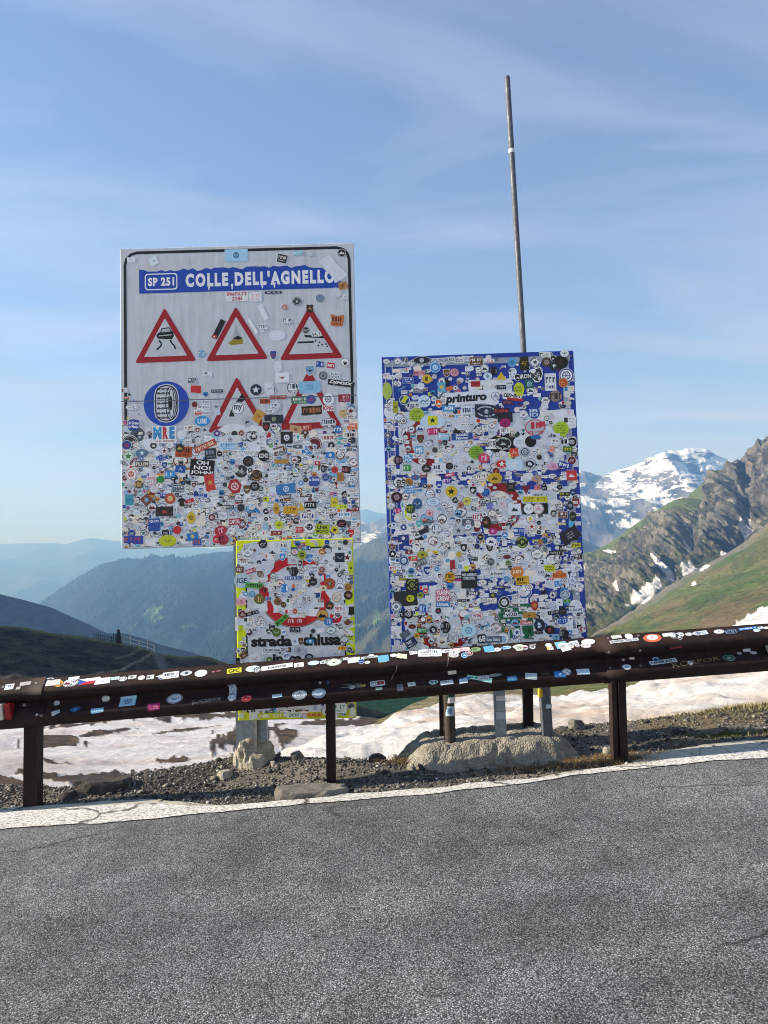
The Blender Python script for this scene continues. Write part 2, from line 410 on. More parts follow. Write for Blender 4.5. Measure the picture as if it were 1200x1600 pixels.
# ---- snow covered range with the white peak
PX, PY, YY = rowgrid([[(380, 885, 5200), (470, 862, 5000), (520, 845, 4900), (545, 824, 4800), (561, 815, 4700), (580, 817, 4600), (600, 810, 4500), (650, 796, 4300), (760, 772, 3900), (850, 752, 3600), (900, 737, 3400), (922, 741, 3350), (945, 746, 3300), (962, 738, 3250), (985, 731, 3200),
    (1006, 722, 3150), (1015, 716, 3150), (1032, 713, 3150), (1038, 706, 3150), (1048, 704, 3150), (1060, 704, 3150), (1075, 699.5, 3150), (1090, 701, 3150), (1104, 702, 3150), (1118, 711, 3150), (1132, 717, 3150), (1160, 722, 3150), (1250, 745, 3200), (1500, 760, 3300)],
    [(380, 900, 4300), (600, 862, 3700), (900, 800, 2900), (1075, 790, 2800), (1500, 800, 2800)],
    [(380, 1010, 3600), (600, 990, 3200), (900, 930, 2500), (1075, 930, 2500), (1500, 930, 2500)]], [110, 70], 380, 1500, 640)
V = Pv(PX, PY, YY); n = normals(V); q = V / 330.0
rid = fbm(q, 7, 41, ridged=True, gain=0.55)
amp = (smooth(0, 0.12, np.linspace(0, 1, V.shape[0]))[:, None] * 0.88 + 0.12) * np.interp(PX, [380, 620, 900], [0.8, 0.9, 1.0])
V = V + n * (rid * 60 * amp)[..., None]
n2 = normals(V)
st = fbm(np.stack([V[..., 0] * 0.011 + V[..., 2] * 0.007, V[..., 1] * 0.005, V[..., 2] * 0.034], -1), 6, 44, gain=0.62)
lowf = fbm(q * 0.7, 4, 47)
hgt = (862 - PY) / 160.0
sn = st * 2.0 + lowf * 0.5 - 0.36 + (n2[..., 2] - 0.52) * 1.5 + np.interp(PX, [500, 560, 620, 860, 910, 960, 1010, 1140], [-0.35, -0.42, -0.4, -0.8, -0.66, -0.30, -0.10, -0.02]) + np.clip(hgt - 0.35, -0.8, 0.5) * 0.75
# the glacier basin and the snow at its foot
for (cx, cy, rx, ry, a) in ((985, 812, 34, 11, 0.9), (940, 800, 30, 7, 0.5), (1000, 770, 42, 16, 0.35), (1090, 752, 45, 20, 0.35), (1060, 735, 40, 14, 0.3), (575, 838, 26, 8, 0.8), (1118, 708, 16, 6, -0.9), (1012, 722, 12, 5, -0.6), (1052, 722, 10, 5, -0.5), (960, 850, 30, 22, -0.6), (930, 775, 22, 14, -0.35)):
    sn += a * np.exp(-((PX - cx) / rx) ** 2 - ((PY - cy) / ry) ** 2)
m = smooth(-0.03, 0.04, sn)
rock = lerp(lin((64, 64, 68)), lin((112, 108, 104)), smooth(0.3, 0.75, 0.5 + 0.5 * fbm(q * 5, 4, 51)))
c = lerp(rock, np.broadcast_to(np.array((0.66, 0.67, 0.70)), rock.shape), m)
nb = 5; land('snow_peak', back_rows(V, 900, 700, nb), padc(c, nb), mat_col('snowy_rock', 0.9, 0.03, 0.82, 1.12, 0.03, 0.7, 14.0), False)

# ---- forested ridge across the valley
top = [(-120, 1080, 4300), (20, 992, 4100), (73, 947, 4000), (98, 922, 3950), (123, 902, 3900), (161, 882, 3800), (206, 874, 3700), (247, 876, 3600), (285, 877, 3500), (317, 867, 3400), (361, 861, 3300), (450, 872, 3150), (530, 870, 3000), (552, 866, 2950), (575, 850, 2900), (603, 833, 2850), (700, 800, 2700), (800, 800, 2600), (950, 860, 2500)]
PX, PY, YY = rowgrid([top, [(-120, 1140, 2600), (20, 1060, 2600), (300, 1010, 2400), (600, 1000, 2000), (950, 1000, 1700)], [(-120, 1230, 2000), (300, 1210, 1700), (600, 1200, 1400), (950, 1200, 1200)]], [110, 60], -120, 950, 420)
V = Pv(PX, PY, YY); n = normals(V); q = V / 420.0
spur = fbm(np.stack([(V[..., 0] * .8 - V[..., 2] * .6) / 260, (V[..., 0] * .6 + V[..., 2] * .8) / 1300, V[..., 1] / 2600], -1), 5, 61, ridged=True)
amp = smooth(0, 0.14, np.linspace(0, 1, V.shape[0]))[:, None] * 0.93 + 0.07
V = V + n * (spur * 140 * amp + fbm(q * 9, 3, 63) * 7)[..., None]
FPX_, FPY_, FV, FN = PX, PY, V, n
w = 0.5 + 0.5 * fbm(q * 3, 5, 65)
bare = smooth(480, 560, PX) * smooth(0.60, 0.74, w + np.interp(PX, [100, 400, 540, 610], [-0.3, -0.3, 0.2, 0.45]) * smooth(910, 870, PY) + smooth(60, 0, PY - np.interp(PX, [t[0] for t in top], [t[1] for t in top])) * 0.10)
c = lerp(lin((16, 30, 20)), lin((28, 44, 26)), smooth(0.3, 0.7, 0.5 + 0.5 * fbm(q * 11, 3, 66)))
c = lerp(c, np.broadcast_to(np.array(lin((74, 76, 58))), c.shape), bare)
grn = np.zeros_like(PX)
for (cx, cy, rx, ry) in ((246, 985, 18, 7), (262, 998, 10, 4), (221, 990, 10, 3), (300, 1004, 12, 2.5), (596, 964, 10, 3), (565, 1000, 5, 8), (600, 1005, 3, 10), (570, 995, 4, 3)):
    grn = np.maximum(grn, 1.25 - np.sqrt(((PX - cx) / rx) ** 2 + ((PY - cy + (PX - cx) * 0.25) / ry) ** 2) + 0.9 * fbm(np.stack([PX / 9, PY / 4, PX * 0], -1), 4, 67))
gm = smooth(0.1, 0.3, grn)
c = lerp(c, np.broadcast_to(np.array(lin((88, 112, 62))), c.shape), gm)
nb = 5; land('forested_ridge', back_rows(V, 800, 450, nb), padc(c, nb), M['forest'])
# conifers of that far wood, one mass
nT = 14000
ii = RNG.integers(2, V.shape[0] - 2, nT * 3); jj = RNG.integers(2, V.shape[1] - 2, nT * 3)
okm = (bare[ii, jj] < 0.5) & (gm[ii, jj] < 0.2) & (PX[ii, jj] > 30) & (PY[ii, jj] < 1080)
ii, jj = ii[okm][:nT], jj[okm][:nT]
base = V[ii, jj] + RNG.normal(0, 6, (len(ii), 3)) * np.array([1, 1, 0]) - np.array([0, 0, 3.0])
hh = RNG.uniform(9, 17, len(ii)); rr = hh * RNG.uniform(0.16, 0.24, len(ii))
an = np.arange(5) * 2 * np.pi / 5
ring = np.stack([np.cos(an), np.sin(an), an * 0], -1)
TV = np.concatenate([base[:, None] + ring[None] * rr[:, None, None], (base + np.stack([hh * 0, hh * 0, hh], -1))[:, None]], 1)
k = np.arange(len(ii))[:, None] * 6
TF = np.concatenate([np.stack([k + a, k + (a + 1) % 5, k + 5], -1) for a in range(5)], 1).reshape(-1, 3)
tc_ = np.repeat(lerp(lin((12, 24, 16)), lin((26, 42, 24)), RNG.random(len(ii)))[:, None], 6, 1).reshape(-1, 3)
tag(np_mesh('distant_conifers', TV.reshape(-1, 3), TF, M['grass'], None, tc_), 'dark conifer wood covering the far blue valley side', 'wood', kind='stuff')

# ---- rocky mountain on the right
ridge = [(780, 985, 1150), (860, 915, 1120), (905, 880, 1100), (915, 872, 1090), (960, 843, 1070), (1000, 814, 1050), (1045, 785, 1030), (1090, 757, 1010), (1115, 742, 1000), (1132, 727, 990), (1143, 716, 985), (1150, 711, 980), (1160, 710, 980), (1168, 712, 975), (1178, 709, 975), (1184, 713, 970), (1190, 708, 965), (1191, 702, 965), (1200, 699, 960), (1260, 660, 940), (1500, 560, 900), (2200, 380, 800)]
scree = [(780, 1110, 560), (860, 1040, 590), (905, 1006, 610), (930, 992, 620), (970, 966, 640), (1010, 938, 660), (1060, 908, 680), (1100, 884, 700), (1140, 862, 715), (1165, 845, 725), (1200, 818, 735), (1300, 745, 740), (1500, 660, 720), (2200, 520, 600)]
under = [(a_, b_ + 46, c_ * .96) for a_, b_, c_ in scree]
PX, PY, YY = rowgrid([ridge, scree, under], [230, 24], 780, 1500, 460)
PX2, PY2, YY2 = rowgrid([ridge, scree, under], [230, 24], 1500, 2200, 40)
PX = np.concatenate([PX, PX2[:, 1:]], 1); PY = np.concatenate([PY, PY2[:, 1:]], 1); YY = np.concatenate([YY, YY2[:, 1:]], 1)
V = Pv(PX, PY, YY); n = normals(V)
tv = np.linspace(0, 1, V.shape[0])[:, None]
rr_ = np.interp(PX, [t[0] for t in ridge], [t[1] for t in ridge]); below = PY - rr_
fl = np.stack([V[..., 0] / 34 + V[..., 2] / 80, V[..., 1] / 120, V[..., 2] / 75], -1)
r1 = fbm(fl, 6, 71, ridged=True, gain=0.58); r2 = fbm(V / 14.0, 5, 75, ridged=True, gain=0.6)
grassband = smooth(30, 8, below) * smooth(1138, 1100, PX) * smooth(905, 960, PX)
crag = smooth(1120, 1150, PX) * smooth(70, 10, below)
amp = (smooth(0, 14, below) * 0.95 + 0.05) * (1 - 0.85 * grassband)
disp = r1 * 26 * amp + r2 * 9 * amp + crag * fbm(V / 9.0, 4, 79, ridged=True) * 4
def dist_poly(px, py, pts):
    best = np.full(px.shape, 1e9); side = np.zeros(px.shape)
    for (x0, y0), (x1, y1) in zip(pts[:-1], pts[1:]):
        t = np.clip(((px - x0) * (x1 - x0) + (py - y0) * (y1 - y0)) / ((x1 - x0) ** 2 + (y1 - y0) ** 2), 0, 1)
        ex, ey = px - (x0 + t * (x1 - x0)), py - (y0 + t * (y1 - y0)); d = np.hypot(ex, ey)
        s = np.sign(ex); m_ = d < best; best = np.where(m_, d, best); side = np.where(m_, s, side)
    return best, side
g1, s1 = dist_poly(PX, PY, [(1098, 768), (1094, 790), (1088, 815), (1083, 850), (1077, 868), (1058, 892)])
g2, s2 = dist_poly(PX, PY, [(1166, 735), (1172, 752), (1178, 765), (1172, 800), (1168, 820), (1155, 846), (1146, 858)])
g3, s3 = dist_poly(PX, PY, [(1140, 745), (1152, 765), (1166, 782)])
for (gd, sd_, dep, wl_, wr) in ((g1, s1, 34, 24, 9), (g2, s2, 30, 26, 8), (g3, s3, 12, 9, 6)):
    wd = np.where(sd_ < 0, wl_, wr); disp = disp - dep * np.exp(-(gd / wd) ** 2)
above = np.interp(PX, [t[0] for t in scree], [t[1] for t in scree]) - PY; disp = disp * (0.12 + 0.88 * smooth(-4, 16, above))
V = V + n * (disp + fbm(V / 5.0, 3, 85, ridged=True) * 1.6 * amp)[..., None]
n2 = normals(V)
wv = 0.5 + 0.5 * fbm(V / 60.0, 5, 81); wf = 0.5 + 0.5 * fbm(V / 12.0, 4, 83)
rockc = lerp(lin((66, 64, 60)), lin((124, 119, 108)), smooth(0.3, 0.75, wf))
rockc = lerp(rockc, np.broadcast_to(np.array(lin((122, 102, 86))), rockc.shape), smooth(0.6, 0.8, wv) * 0.55)
grassc = lerp(lin((58, 66, 38)), lin((88, 90, 56)), smooth(0.3, 0.7, wf))
gfac = np.clip(grassband + smooth(0.56, 0.74, wv * 0.55 + n2[..., 2] * 0.5 + wf * 0.2 + 0.06 * smooth(1100, 950, PX)) * (1 - crag), 0, 1)
c = lerp(rockc, grassc, gfac)
c = lerp(c, np.broadcast_to(np.array(lin((92, 104, 54))), c.shape), grassband * .8)
def patches(PX, PY, lst, seed, sc=6.0, edge=0.5):
    f = np.full(PX.shape, -9.0); nz_ = fbm(np.stack([PX / sc, PY / sc, PX * 0], -1), 4, seed) * edge
    for (cx, cy, rx, ry, ang) in lst:
        ca, sa = math.cos(math.radians(ang)), math.sin(math.radians(ang)); ex, ey = PX - cx, PY - cy
        f = np.maximum(f, 1 - np.hypot((ex * ca + ey * sa) / rx, (-ex * sa + ey * ca) / ry) + nz_)
    return smooth(-0.02, 0.07, f)
snowp = patches(PX, PY, [(1037, 889, 12, 9, 15), (1053, 901, 13, 5, -35), (1079, 899, 14, 9, -15), (1014, 934, 32, 4, -33), (955, 865, 9, 3.5, 5), (918, 908, 7, 5, 0), (932, 906, 3, 10, 12), (974, 933, 4, 6, 10), (1176, 857, 30, 9, -18), (1161, 814, 10, 8, 20), (1160, 830, 4, 18, 25), (1173, 770, 4, 26, 3), (1170, 800, 3, 18, 8), (1084, 914, 6, 2, -30), (1130, 866, 5, 2, -20), (1090, 800, 2.5, 14, 12), (1100, 757, 6, 2, -20), (1070, 846, 3, 10, -30), (1205, 850, 14, 7, -18)], 91)
c = lerp(c, np.broadcast_to(np.array((0.66, 0.65, 0.65)), c.shape), snowp)
nb = 5; land('rocky_mountain', back_rows(V, 260, 170, nb), padc(c, nb), M['mountain'], False)

# ---- grassy slope below it
top = [(560, 1150, 58), (590, 1132, 60), (615, 1120, 64), (640, 1110, 70), (690, 1090, 90), (780, 1068, 140), (860, 1036, 300), (905, 1004, 560), (930, 990, 622), (970, 964, 642), (1010, 936, 662), (1060, 906, 682), (1100, 882, 702), (1140, 860, 717), (1165, 843, 727), (1200, 816, 737), (1300, 743, 742), (1500, 655, 722), (2200, 515, 602)]
PX, PY, YY = rowgrid([top, [(560, 1160, 46), (700, 1110, 60), (900, 1040, 160), (1000, 1000, 240), (1200, 930, 300), (1500, 850, 300), (2200, 760, 260)], [(560, 1180, 34), (700, 1150, 34), (900, 1090, 42), (1100, 1062, 50), (1200, 1040, 55), (1500, 990, 55), (2200, 930, 50)], [(560, 1260, 24), (900, 1230, 24), (1200, 1180, 24), (2200, 1080, 22)]], [130, 120, 24], 560, 1500, 620)
V = Pv(PX, PY, YY); n = normals(V)
dscale = YY / 300.0
V = V + n * (fbm(V / 40.0, 5, 101) * 3.2 * np.clip(dscale, 0.06, 1.6) + fbm(V / 7.0, 4, 103) * 0.5 * np.clip(dscale, 0.25, 1.6))[..., None]
wv = 0.5 + 0.5 * fbm(V / 30.0, 5, 105); wf = 0.5 + 0.5 * fbm(V / 5.0, 4, 107)
strk = 0.5 + 0.5 * fbm(np.stack([(PX * 0.45 + PY) / 11, (PX - PY) / 90, PX * 0], -1), 5, 109)
c = lerp(lin((68, 80, 40)), lin((102, 98, 62)), smooth(0.35, 0.65, wv))
c = c * (1 + .45 * fbm(V / 2.2, 4, 108) + .3 * fbm(np.stack([(PX * 0.5 + PY) / 2.5, (PX - PY) / 22, PX * 0], -1), 4, 110))[..., None].clip(-.6, 1)
c = lerp(c, np.broadcast_to(np.array(lin((112, 92, 70))), c.shape), smooth(0.5, 0.7, strk) * np.interp(PY, [900, 960, 1000], [0.25, 0.6, 0.8]))
c = lerp(c, np.broadcast_to(np.array(lin((72, 92, 40))), c.shape), smooth(0.6, 0.3, strk) * 0.6)
scr = np.interp(PX, [t[0] for t in top], [t[1] for t in top])
c = lerp(c, np.broadcast_to(np.array(lin((104, 100, 92))), c.shape), smooth(18, 3, (PY - scr) + 14 * fbm(np.stack([PX / 25, PY / 12, PX * 0], -1), 3, 111)) * 0.9 * smooth(880, 930, PX))
c = lerp(c, np.broadcast_to(np.array(lin((122, 112, 84))), c.shape), smooth(900, 800, PX) * smooth(0.3, 0.6, wf))
snowp = patches(PX, PY, [(1205, 962, 66, 17, -22), (1010, 935, 20, 3, -35), (1084, 914, 5, 1.6, -30), (1100, 887, 10, 3, -35), (1010, 966, 3, 1.2, 0), (930, 1085, 40, 4, -10), (1070, 1068, 60, 7, -8)], 113, 9)
c = lerp(c, np.broadcast_to(np.array((0.68, 0.66, 0.65)), c.shape), snowp)
nb = 4; land('grassy_slope', back_rows(V, 60, 60, nb), padc(c, nb), M['slope'])

# ---- dark shoulder on the left
top = [(-3400, 220, 210), (-2200, 220, 270), (-1400, 240, 310), (-800, 380, 330), (-300, 780, 345), (-100, 905, 350), (0, 929, 355), (32, 937, 355), (79, 950, 360), (111, 964, 365), (142, 978, 370), (168, 990, 375), (195, 990, 380), (222, 997, 385), (253, 1008, 390), (301, 1020, 395), (360, 1042, 400), (520, 1090, 410), (700, 1130, 420)]  # left end beyond the frame is raised steeply to shade the visible slope
PX, PY, YY = rowgrid([top, [(-3400, 900, 120), (-1400, 1000, 190), (0, 1060, 260), (300, 1080, 300), (700, 1180, 330)]], [110], -3400, -200, 160)
PXb, PYb, YYb = rowgrid([top, [(-3400, 900, 120), (-1400, 1000, 190), (0, 1060, 260), (300, 1080, 300), (700, 1180, 330)]], [110], -200, 700, 300)
PX = np.concatenate([PX[:, :-1], PXb], 1); PY = np.concatenate([PY[:, :-1], PYb], 1); YY = np.concatenate([YY[:, :-1], YYb], 1)
YY = YY * 3.0; V = Pv(PX, PY, YY); n = normals(V)
amp = smooth(0, 0.1, np.linspace(0, 1, V.shape[0]))[:, None] * 0.85 + 0.15
V = V + n * (fbm(V / 78.0, 6, 121, ridged=True) * 8 * amp)[..., None]
c = lerp(lin((38, 40, 34)), lin((66, 62, 52)), smooth(0.35, 0.7, 0.5 + 0.5 * fbm(V / 9.0, 5, 123)))
nb = 5; land('dark_shoulder', back_rows(V, 300, 200, nb), padc(c, nb), M['slope'])

# ---- green meadow seen below the rail
PX, PY, YY = rowgrid([[(440, 1068, 420), (600, 1044, 390), (720, 1040, 360), (900, 1050, 320)], [(440, 1200, 150), (900, 1190, 130)]], [50], 440, 900, 90)
V = Pv(PX, PY, YY); n = normals(V); V = V + n * (fbm(V / 20.0, 4, 131) * 1.2)[..., None]
c = lerp(lin((64, 100, 48)), lin((86, 122, 60)), 0.5 + 0.5 * fbm(V / 6.0, 4, 133))
nb = 3; land('green_meadow', back_rows(V, 60, 40, nb), padc(c, nb), M['slope'])

# ---- mountain flank west of the pass, outside the picture: its shade lies on the near hill
gx, gy = np.meshgrid(np.linspace(-640, -24, 130), np.linspace(30, 500, 90))
edge_y = smooth(34, 84, gy) * smooth(500, 420, gy)
zz = -14 + np.clip(-gx - 64, 0, None) * 0.60 * edge_y * np.clip(1.15 - np.clip(-gx - 300, 0, None) / 700, 0, 2)
V = np.stack([gx, gy, zz], -1); V[..., 2] += fbm(V / 60.0, 5, 141) * 9 * edge_y
c = lerp(lin((66, 66, 46)), lin((104, 96, 70)), 0.5 + 0.5 * fbm(V / 14.0, 5, 143))
hid = V[..., 0] < -0.62 * V[..., 1] - 4
F_ = grid_faces(*V.shape[:2]); F_ = F_[hid.reshape(-1)[F_].all(1)]
tag(np_mesh('west_flank', V.reshape(-1, 3), F_, M['slope'], None, c.reshape(-1, 3), True), kind='structure')

# ---- near hill with the path
crest = [(-1100, 985, 104), (-500, 976, 108), (-200, 976, 110), (0, 978, 112), (38, 980, 113), (82, 989, 114), (127, 994, 115), (160, 1000, 116), (177, 1003, 116), (203, 1008, 117), (228, 1014, 118), (241, 1020, 118), (253, 1022, 120), (285, 1027, 124), (310, 1025, 128), (329, 1027, 130), (361, 1039, 132), (450, 1060, 134), (520, 1087, 136), (560, 1101, 138), (615, 1119, 140), (660, 1140, 140)]
foot = [(-1100, 1140, 52), (0, 1128, 56), (350, 1126, 60), (520, 1132, 66), (660, 1180, 70)]
PX, PY, YY = rowgrid([crest, foot, [(-1100, 1200, 40), (660, 1260, 40)]], [150, 16], -1100, 660, 520)
V = Pv(PX, PY, YY); n = normals(V)
amp = smooth(0, 0.06, np.linspace(0, 1, V.shape[0]))[:, None] * 0.8 + 0.2
V = V + n * (fbm(V / 9.0, 5, 151) * 0.55 * amp + fbm(V / 1.2, 5, 153, ridged=True) * 0.28 * amp)[..., None]
trk, _ = dist_poly(PX, PY, [(236, 1022), (215, 1036), (195, 1045), (165, 1051), (130, 1058), (90, 1066), (40, 1070), (-100, 1074)])
trk2, _ = dist_poly(PX, PY, [(222, 1014), (205, 1024), (180, 1032)])
trk3, _ = dist_poly(PX, PY, [(246, 1022), (252, 1038), (262, 1062)])
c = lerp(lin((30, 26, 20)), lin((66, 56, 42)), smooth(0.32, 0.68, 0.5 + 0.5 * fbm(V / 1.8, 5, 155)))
c = lerp(c, np.broadcast_to(np.array(lin((120, 118, 62))), c.shape), smooth(7, 0, PY - np.interp(PX, [t[0] for t in crest], [t[1] for t in crest])) * 0.7)  # paler olive along the crest: rim light put into the turf colour
c = lerp(c, np.broadcast_to(np.array(lin((138, 128, 108))), c.shape), np.maximum(smooth(2.2, 0.8, trk) * 0.8, smooth(1.6, 0.5, trk2) * 0.5))
c = lerp(c, np.broadcast_to(np.array(lin((104, 100, 96))), c.shape), smooth(9, 6, trk3) * 0.8)
NEARHILL = (PX, PY, V)
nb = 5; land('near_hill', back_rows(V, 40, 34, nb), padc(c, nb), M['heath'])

# ---- snow field below the road on the left
PX, PY, YY = rowgrid([[(-700, 1118, 64), (0, 1112, 62), (150, 1108, 62), (400, 1112, 64), (560, 1118, 68), (700, 1130, 70)], [(-700, 1150, 38), (0, 1150, 36), (400, 1144, 36), (700, 1152, 40)], [(-700, 1180, 22), (0, 1176, 20), (400, 1166, 19), (700, 1180, 20)], [(-700, 1236, 11), (0, 1226, 11), (220, 1218, 10.5), (400, 1200, 10), (700, 1230, 10)], [(-700, 1420, 6.6), (0, 1400, 6.6), (400, 1360, 6.6), (700, 1380, 6.6)]], [60, 60, 80, 30], -700, 700, 420)
V = Pv(PX, PY, YY); n = normals(V)
V = V + n * (fbm(V / 5.0, 4, 161) * 0.35 * smooth(8, 16, YY) + fbm(V / 0.9, 4, 163) * 0.045)[..., None]
V = V + n * (fbm(V / .25, 3, 164) * .02 + np.abs(fbm(np.stack([V[..., 0] / .6, V[..., 1] / .9, V[..., 2] / .6], -1), 2, 166)) * .05)[..., None]
nf = 0.5 + 0.5 * fbm(V / 2.2, 5, 165); nd = 0.5 + 0.5 * fbm(np.stack([V[..., 0] / 3.5, V[..., 1] / 1.1, V[..., 2]], -1), 5, 167)
c = lerp((0.66, 0.64, 0.65), (0.54, 0.48, 0.46), smooth(0.4, 0.75, nd))
pat = patches(PX, PY, [(88, 1158, 44, 8, -4), (385, 1152, 56, 15, -8), (150, 1209, 62, 7, -5), (70, 1207, 50, 4, 6), (225, 1206, 22, 4, -6), (272, 1182, 32, 4, -6), (120, 1134, 60, 4, -4), (450, 1150, 18, 11, -5), (85, 1190, 20, 2, 6), (160, 1145, 44, 1.4, -5), (295, 1140, 50, 1.6, -6), (560, 1127, 60, 7, -3), (480, 1131, 50, 3, -5), (10, 1222, 70, 10, 10), (300, 1121, 70, 6, -4)], 169, 9, 0.9)
soil = lerp(lin((34, 29, 25)), lin((98, 76, 56)), smooth(.2, .8, .5 + .5 * fbm(V / .5, 5, 168)))
c = lerp(c, soil, pat)
V[..., 2] += pat * (0.02 + .06 * fbm(V / .4, 4, 170))
land('snow_field', V, c, M['snow'])

# ---- sunlit snow bank just behind the verge
PX, PY, YY = rowgrid([[(300, 1260, 17), (400, 1200, 14), (425, 1180, 13.5), (480, 1163, 13), (530, 1148, 13.2), (600, 1131, 14), (674, 1114, 15), (770, 1099, 16), (860, 1091, 17), (940, 1084, 18), (1010, 1066, 20), (1200, 1042, 24), (1500, 1000, 26), (2000, 940, 26)],
   [(300, 1300, 9), (400, 1232, 9), (480, 1190, 9), (600, 1170, 9.4), (770, 1140, 9.6), (940, 1118, 10), (1200, 1078, 11), (1500, 1030, 11), (2000, 980, 11)],
   [(300, 1400, 6.3), (480, 1300, 6.2), (770, 1262, 6.2), (1200, 1170, 6.6), (1500, 1120, 6.6), (2000, 1060, 6.6)]], [90, 60], 300, 1500, 420)
V = Pv(PX, PY, YY); n = normals(V)
cup = fbm(np.stack([V[..., 0] / 0.55, V[..., 1] / 0.8, V[..., 2] / 0.5], -1), 3, 171)
V = V + n * (cup * 0.13 + fbm(V / 2.5, 3, 173) * 0.14 + fbm(V / 0.22, 3, 174) * 0.03)[..., None]
nd = 0.5 + 0.5 * fbm(np.stack([V[..., 0] / 2.8, V[..., 1] / 0.8, V[..., 2] / 0.6], -1), 6, 175)
c = lerp((0.80, 0.78, 0.76), (0.62, 0.51, 0.43), smooth(0.44, 0.72, nd))
c = lerp(c, np.broadcast_to(np.array((0.42, 0.38, 0.34)), c.shape), smooth(0.62, 0.75, 0.5 + 0.5 * fbm(V / 0.35, 4, 177)) * 0.5)
nb = 6; land('snow_bank', back_rows(V, 6, 5.5, nb), padc(c, nb), M['snow'])
# gritty old snow further back under the board
PX, PY, YY = rowgrid([[(660, 1110, 30), (700, 1092, 30), (740, 1086, 30), (800, 1085, 30), (860, 1094, 30), (900, 1105, 30)], [(660, 1150, 22), (900, 1140, 22)]], [26], 660, 900, 60)
V = Pv(PX, PY, YY) + np.array([0, 0, 0]); V[..., 2] += 0.10 * fbm(V / 0.8, 4, 179)
c = lerp((0.60, 0.57, 0.55), (0.42, 0.39, 0.37), smooth(0.4, 0.7, 0.5 + 0.5 * fbm(V / 0.3, 4, 181)))
land('old_snow_patch', back_rows(V, 4, 3, 3), padc(c, 3), M['snow'])

# ---- road, white line, verge
LO = [(-800, 1345), (0, 1298), (150, 1288), (300, 1275), (450, 1262), (600, 1249), (730, 1236), (830, 1224), (900, 1213), (1000, 1203), (1100, 1193), (1200, 1186), (1900, 1130)]
HI = [(-800, 1318), (0, 1272), (150, 1262), (240, 1258), (300, 1264), (450, 1252), (600, 1239), (730, 1228), (830, 1220), (900, 1208), (1000, 1194), (1100, 1183), (1200, 1173), (1900, 1118)]
ED = [(-800, 1306), (0, 1264), (120, 1258), (240, 1250), (320, 1258), (345, 1259), (450, 1250), (600, 1237), (730, 1226), (830, 1218), (900, 1206), (985, 1193), (1010, 1182), (1100, 1166), (1200, 1156), (1900, 1095)]
def curve(pts, dx=0.02, x0=-6.0, x1=6.0):
    q = np.array([G(*p) for p in pts]); xs = np.arange(x0, x1, dx); return xs, np.interp(xs, q[:, 0], q[:, 1])
XS, LOY = curve(LO); _, HIY = curve(HI); _, EDY = curve(ED)
jit = lambda s, a, k: a * fbm(np.stack([XS * k, XS * 0 + s, XS * 0], -1), 5, 200 + s, gain=0.65)
LOY = LOY + jit(1, 0.05, 4.0); HIY = HIY + jit(2, 0.06, 3.5); EDY = np.maximum(EDY + jit(3, 0.06, 2.5), HIY + 0.005)
HIY = np.maximum(HIY, LOY + 0.03)
def strip(name, xs, y0, y1, nv, dz, mat, kind='structure', lift=None):
    t = np.linspace(0, 1, nv)[:, None]; X = np.repeat(xs[None], nv, 0); Y = y0[None] * (1 - t) + y1[None] * t
    Z = road_z(X, Y) + dz
    if lift is not None: Z = Z + lift(X, Y, t)
    return tag(np_mesh(name, np.stack([X, Y, Z], -1).reshape(-1, 3), grid_faces(nv, len(xs)), mat, None, None, True), kind=kind)
xs2 = np.concatenate([np.linspace(-60, -6.2, 40), XS[::4], np.linspace(6.2, 60, 40)])
y1 = np.interp(xs2, XS, EDY) - 0.01 + jit(5, 0.02, 3)[:1] * 0
strip('road', xs2, np.full_like(xs2, -30.0), y1, 60, 0.004, M['asphalt'])
strip('road_edge_line', XS, LOY, HIY, 6, 0.010, M['line'])
edge = strip('cement_road_edge', XS, HIY - 0.03, EDY, 6, 0.007, M['edge'])

CR = [(-800, 1290), (0, 1236), (110, 1236), (200, 1216), (300, 1200), (370, 1190), (430, 1189), (520, 1194), (600, 1196), (660, 1185), (760, 1160), (860, 1148), (900, 1140), (1000, 1132), (1100, 1121), (1160, 1110), (1200, 1102), (1900, 1020)]
_, CRY = curve(CR, 0.02)
def verge_h(X, Y):
    e = np.interp(X, XS, EDY); cr_ = np.interp(X, XS, CRY); cr_ = np.maximum(cr_, e + 0.25)
    b = Y - cr_
    z = road_z(X, Y) - 0.012 + 0.05 * np.exp(-((Y - cr_ + 0.1) / 0.25) ** 2) * smooth(0.05, 0.3, Y - e)
    z = z + smooth(0.0, 0.25, Y - e) * (0.025 * fbm(np.stack([X / 0.35, Y / 0.35, X * 0], -1), 4, 211))
    z = z - np.clip(b, 0, None) * 0.62 - 0.10 * smooth(0, 0.35, b)
    return z
gx, gy = np.meshgrid(np.arange(-7, 7, 0.035), np.concatenate([np.arange(4.0, 7.2, 0.035), np.arange(7.2, 9.5, 0.15)]))
V = np.stack([gx, gy, verge_h(gx, gy)], -1)
V[..., 2] = np.where(gy < np.interp(gx, XS, EDY) - 0.05, road_z(gx, gy) - 0.02, V[..., 2])
wv = 0.5 + 0.5 * fbm(V / 0.5, 5, 213)
c = lerp(lin((72, 69, 64)), lin((122, 116, 106)), smooth(0.3, 0.7, wv))
c = lerp(c, np.broadcast_to(np.array(lin((112, 98, 72))), c.shape), smooth(0.9, 1.6, gx) * smooth(0.45, 0.7, 0.5 + 0.5 * fbm(V / 0.3, 4, 215)) * 0.8)
land('gravel_verge', V, c, M['ground'])

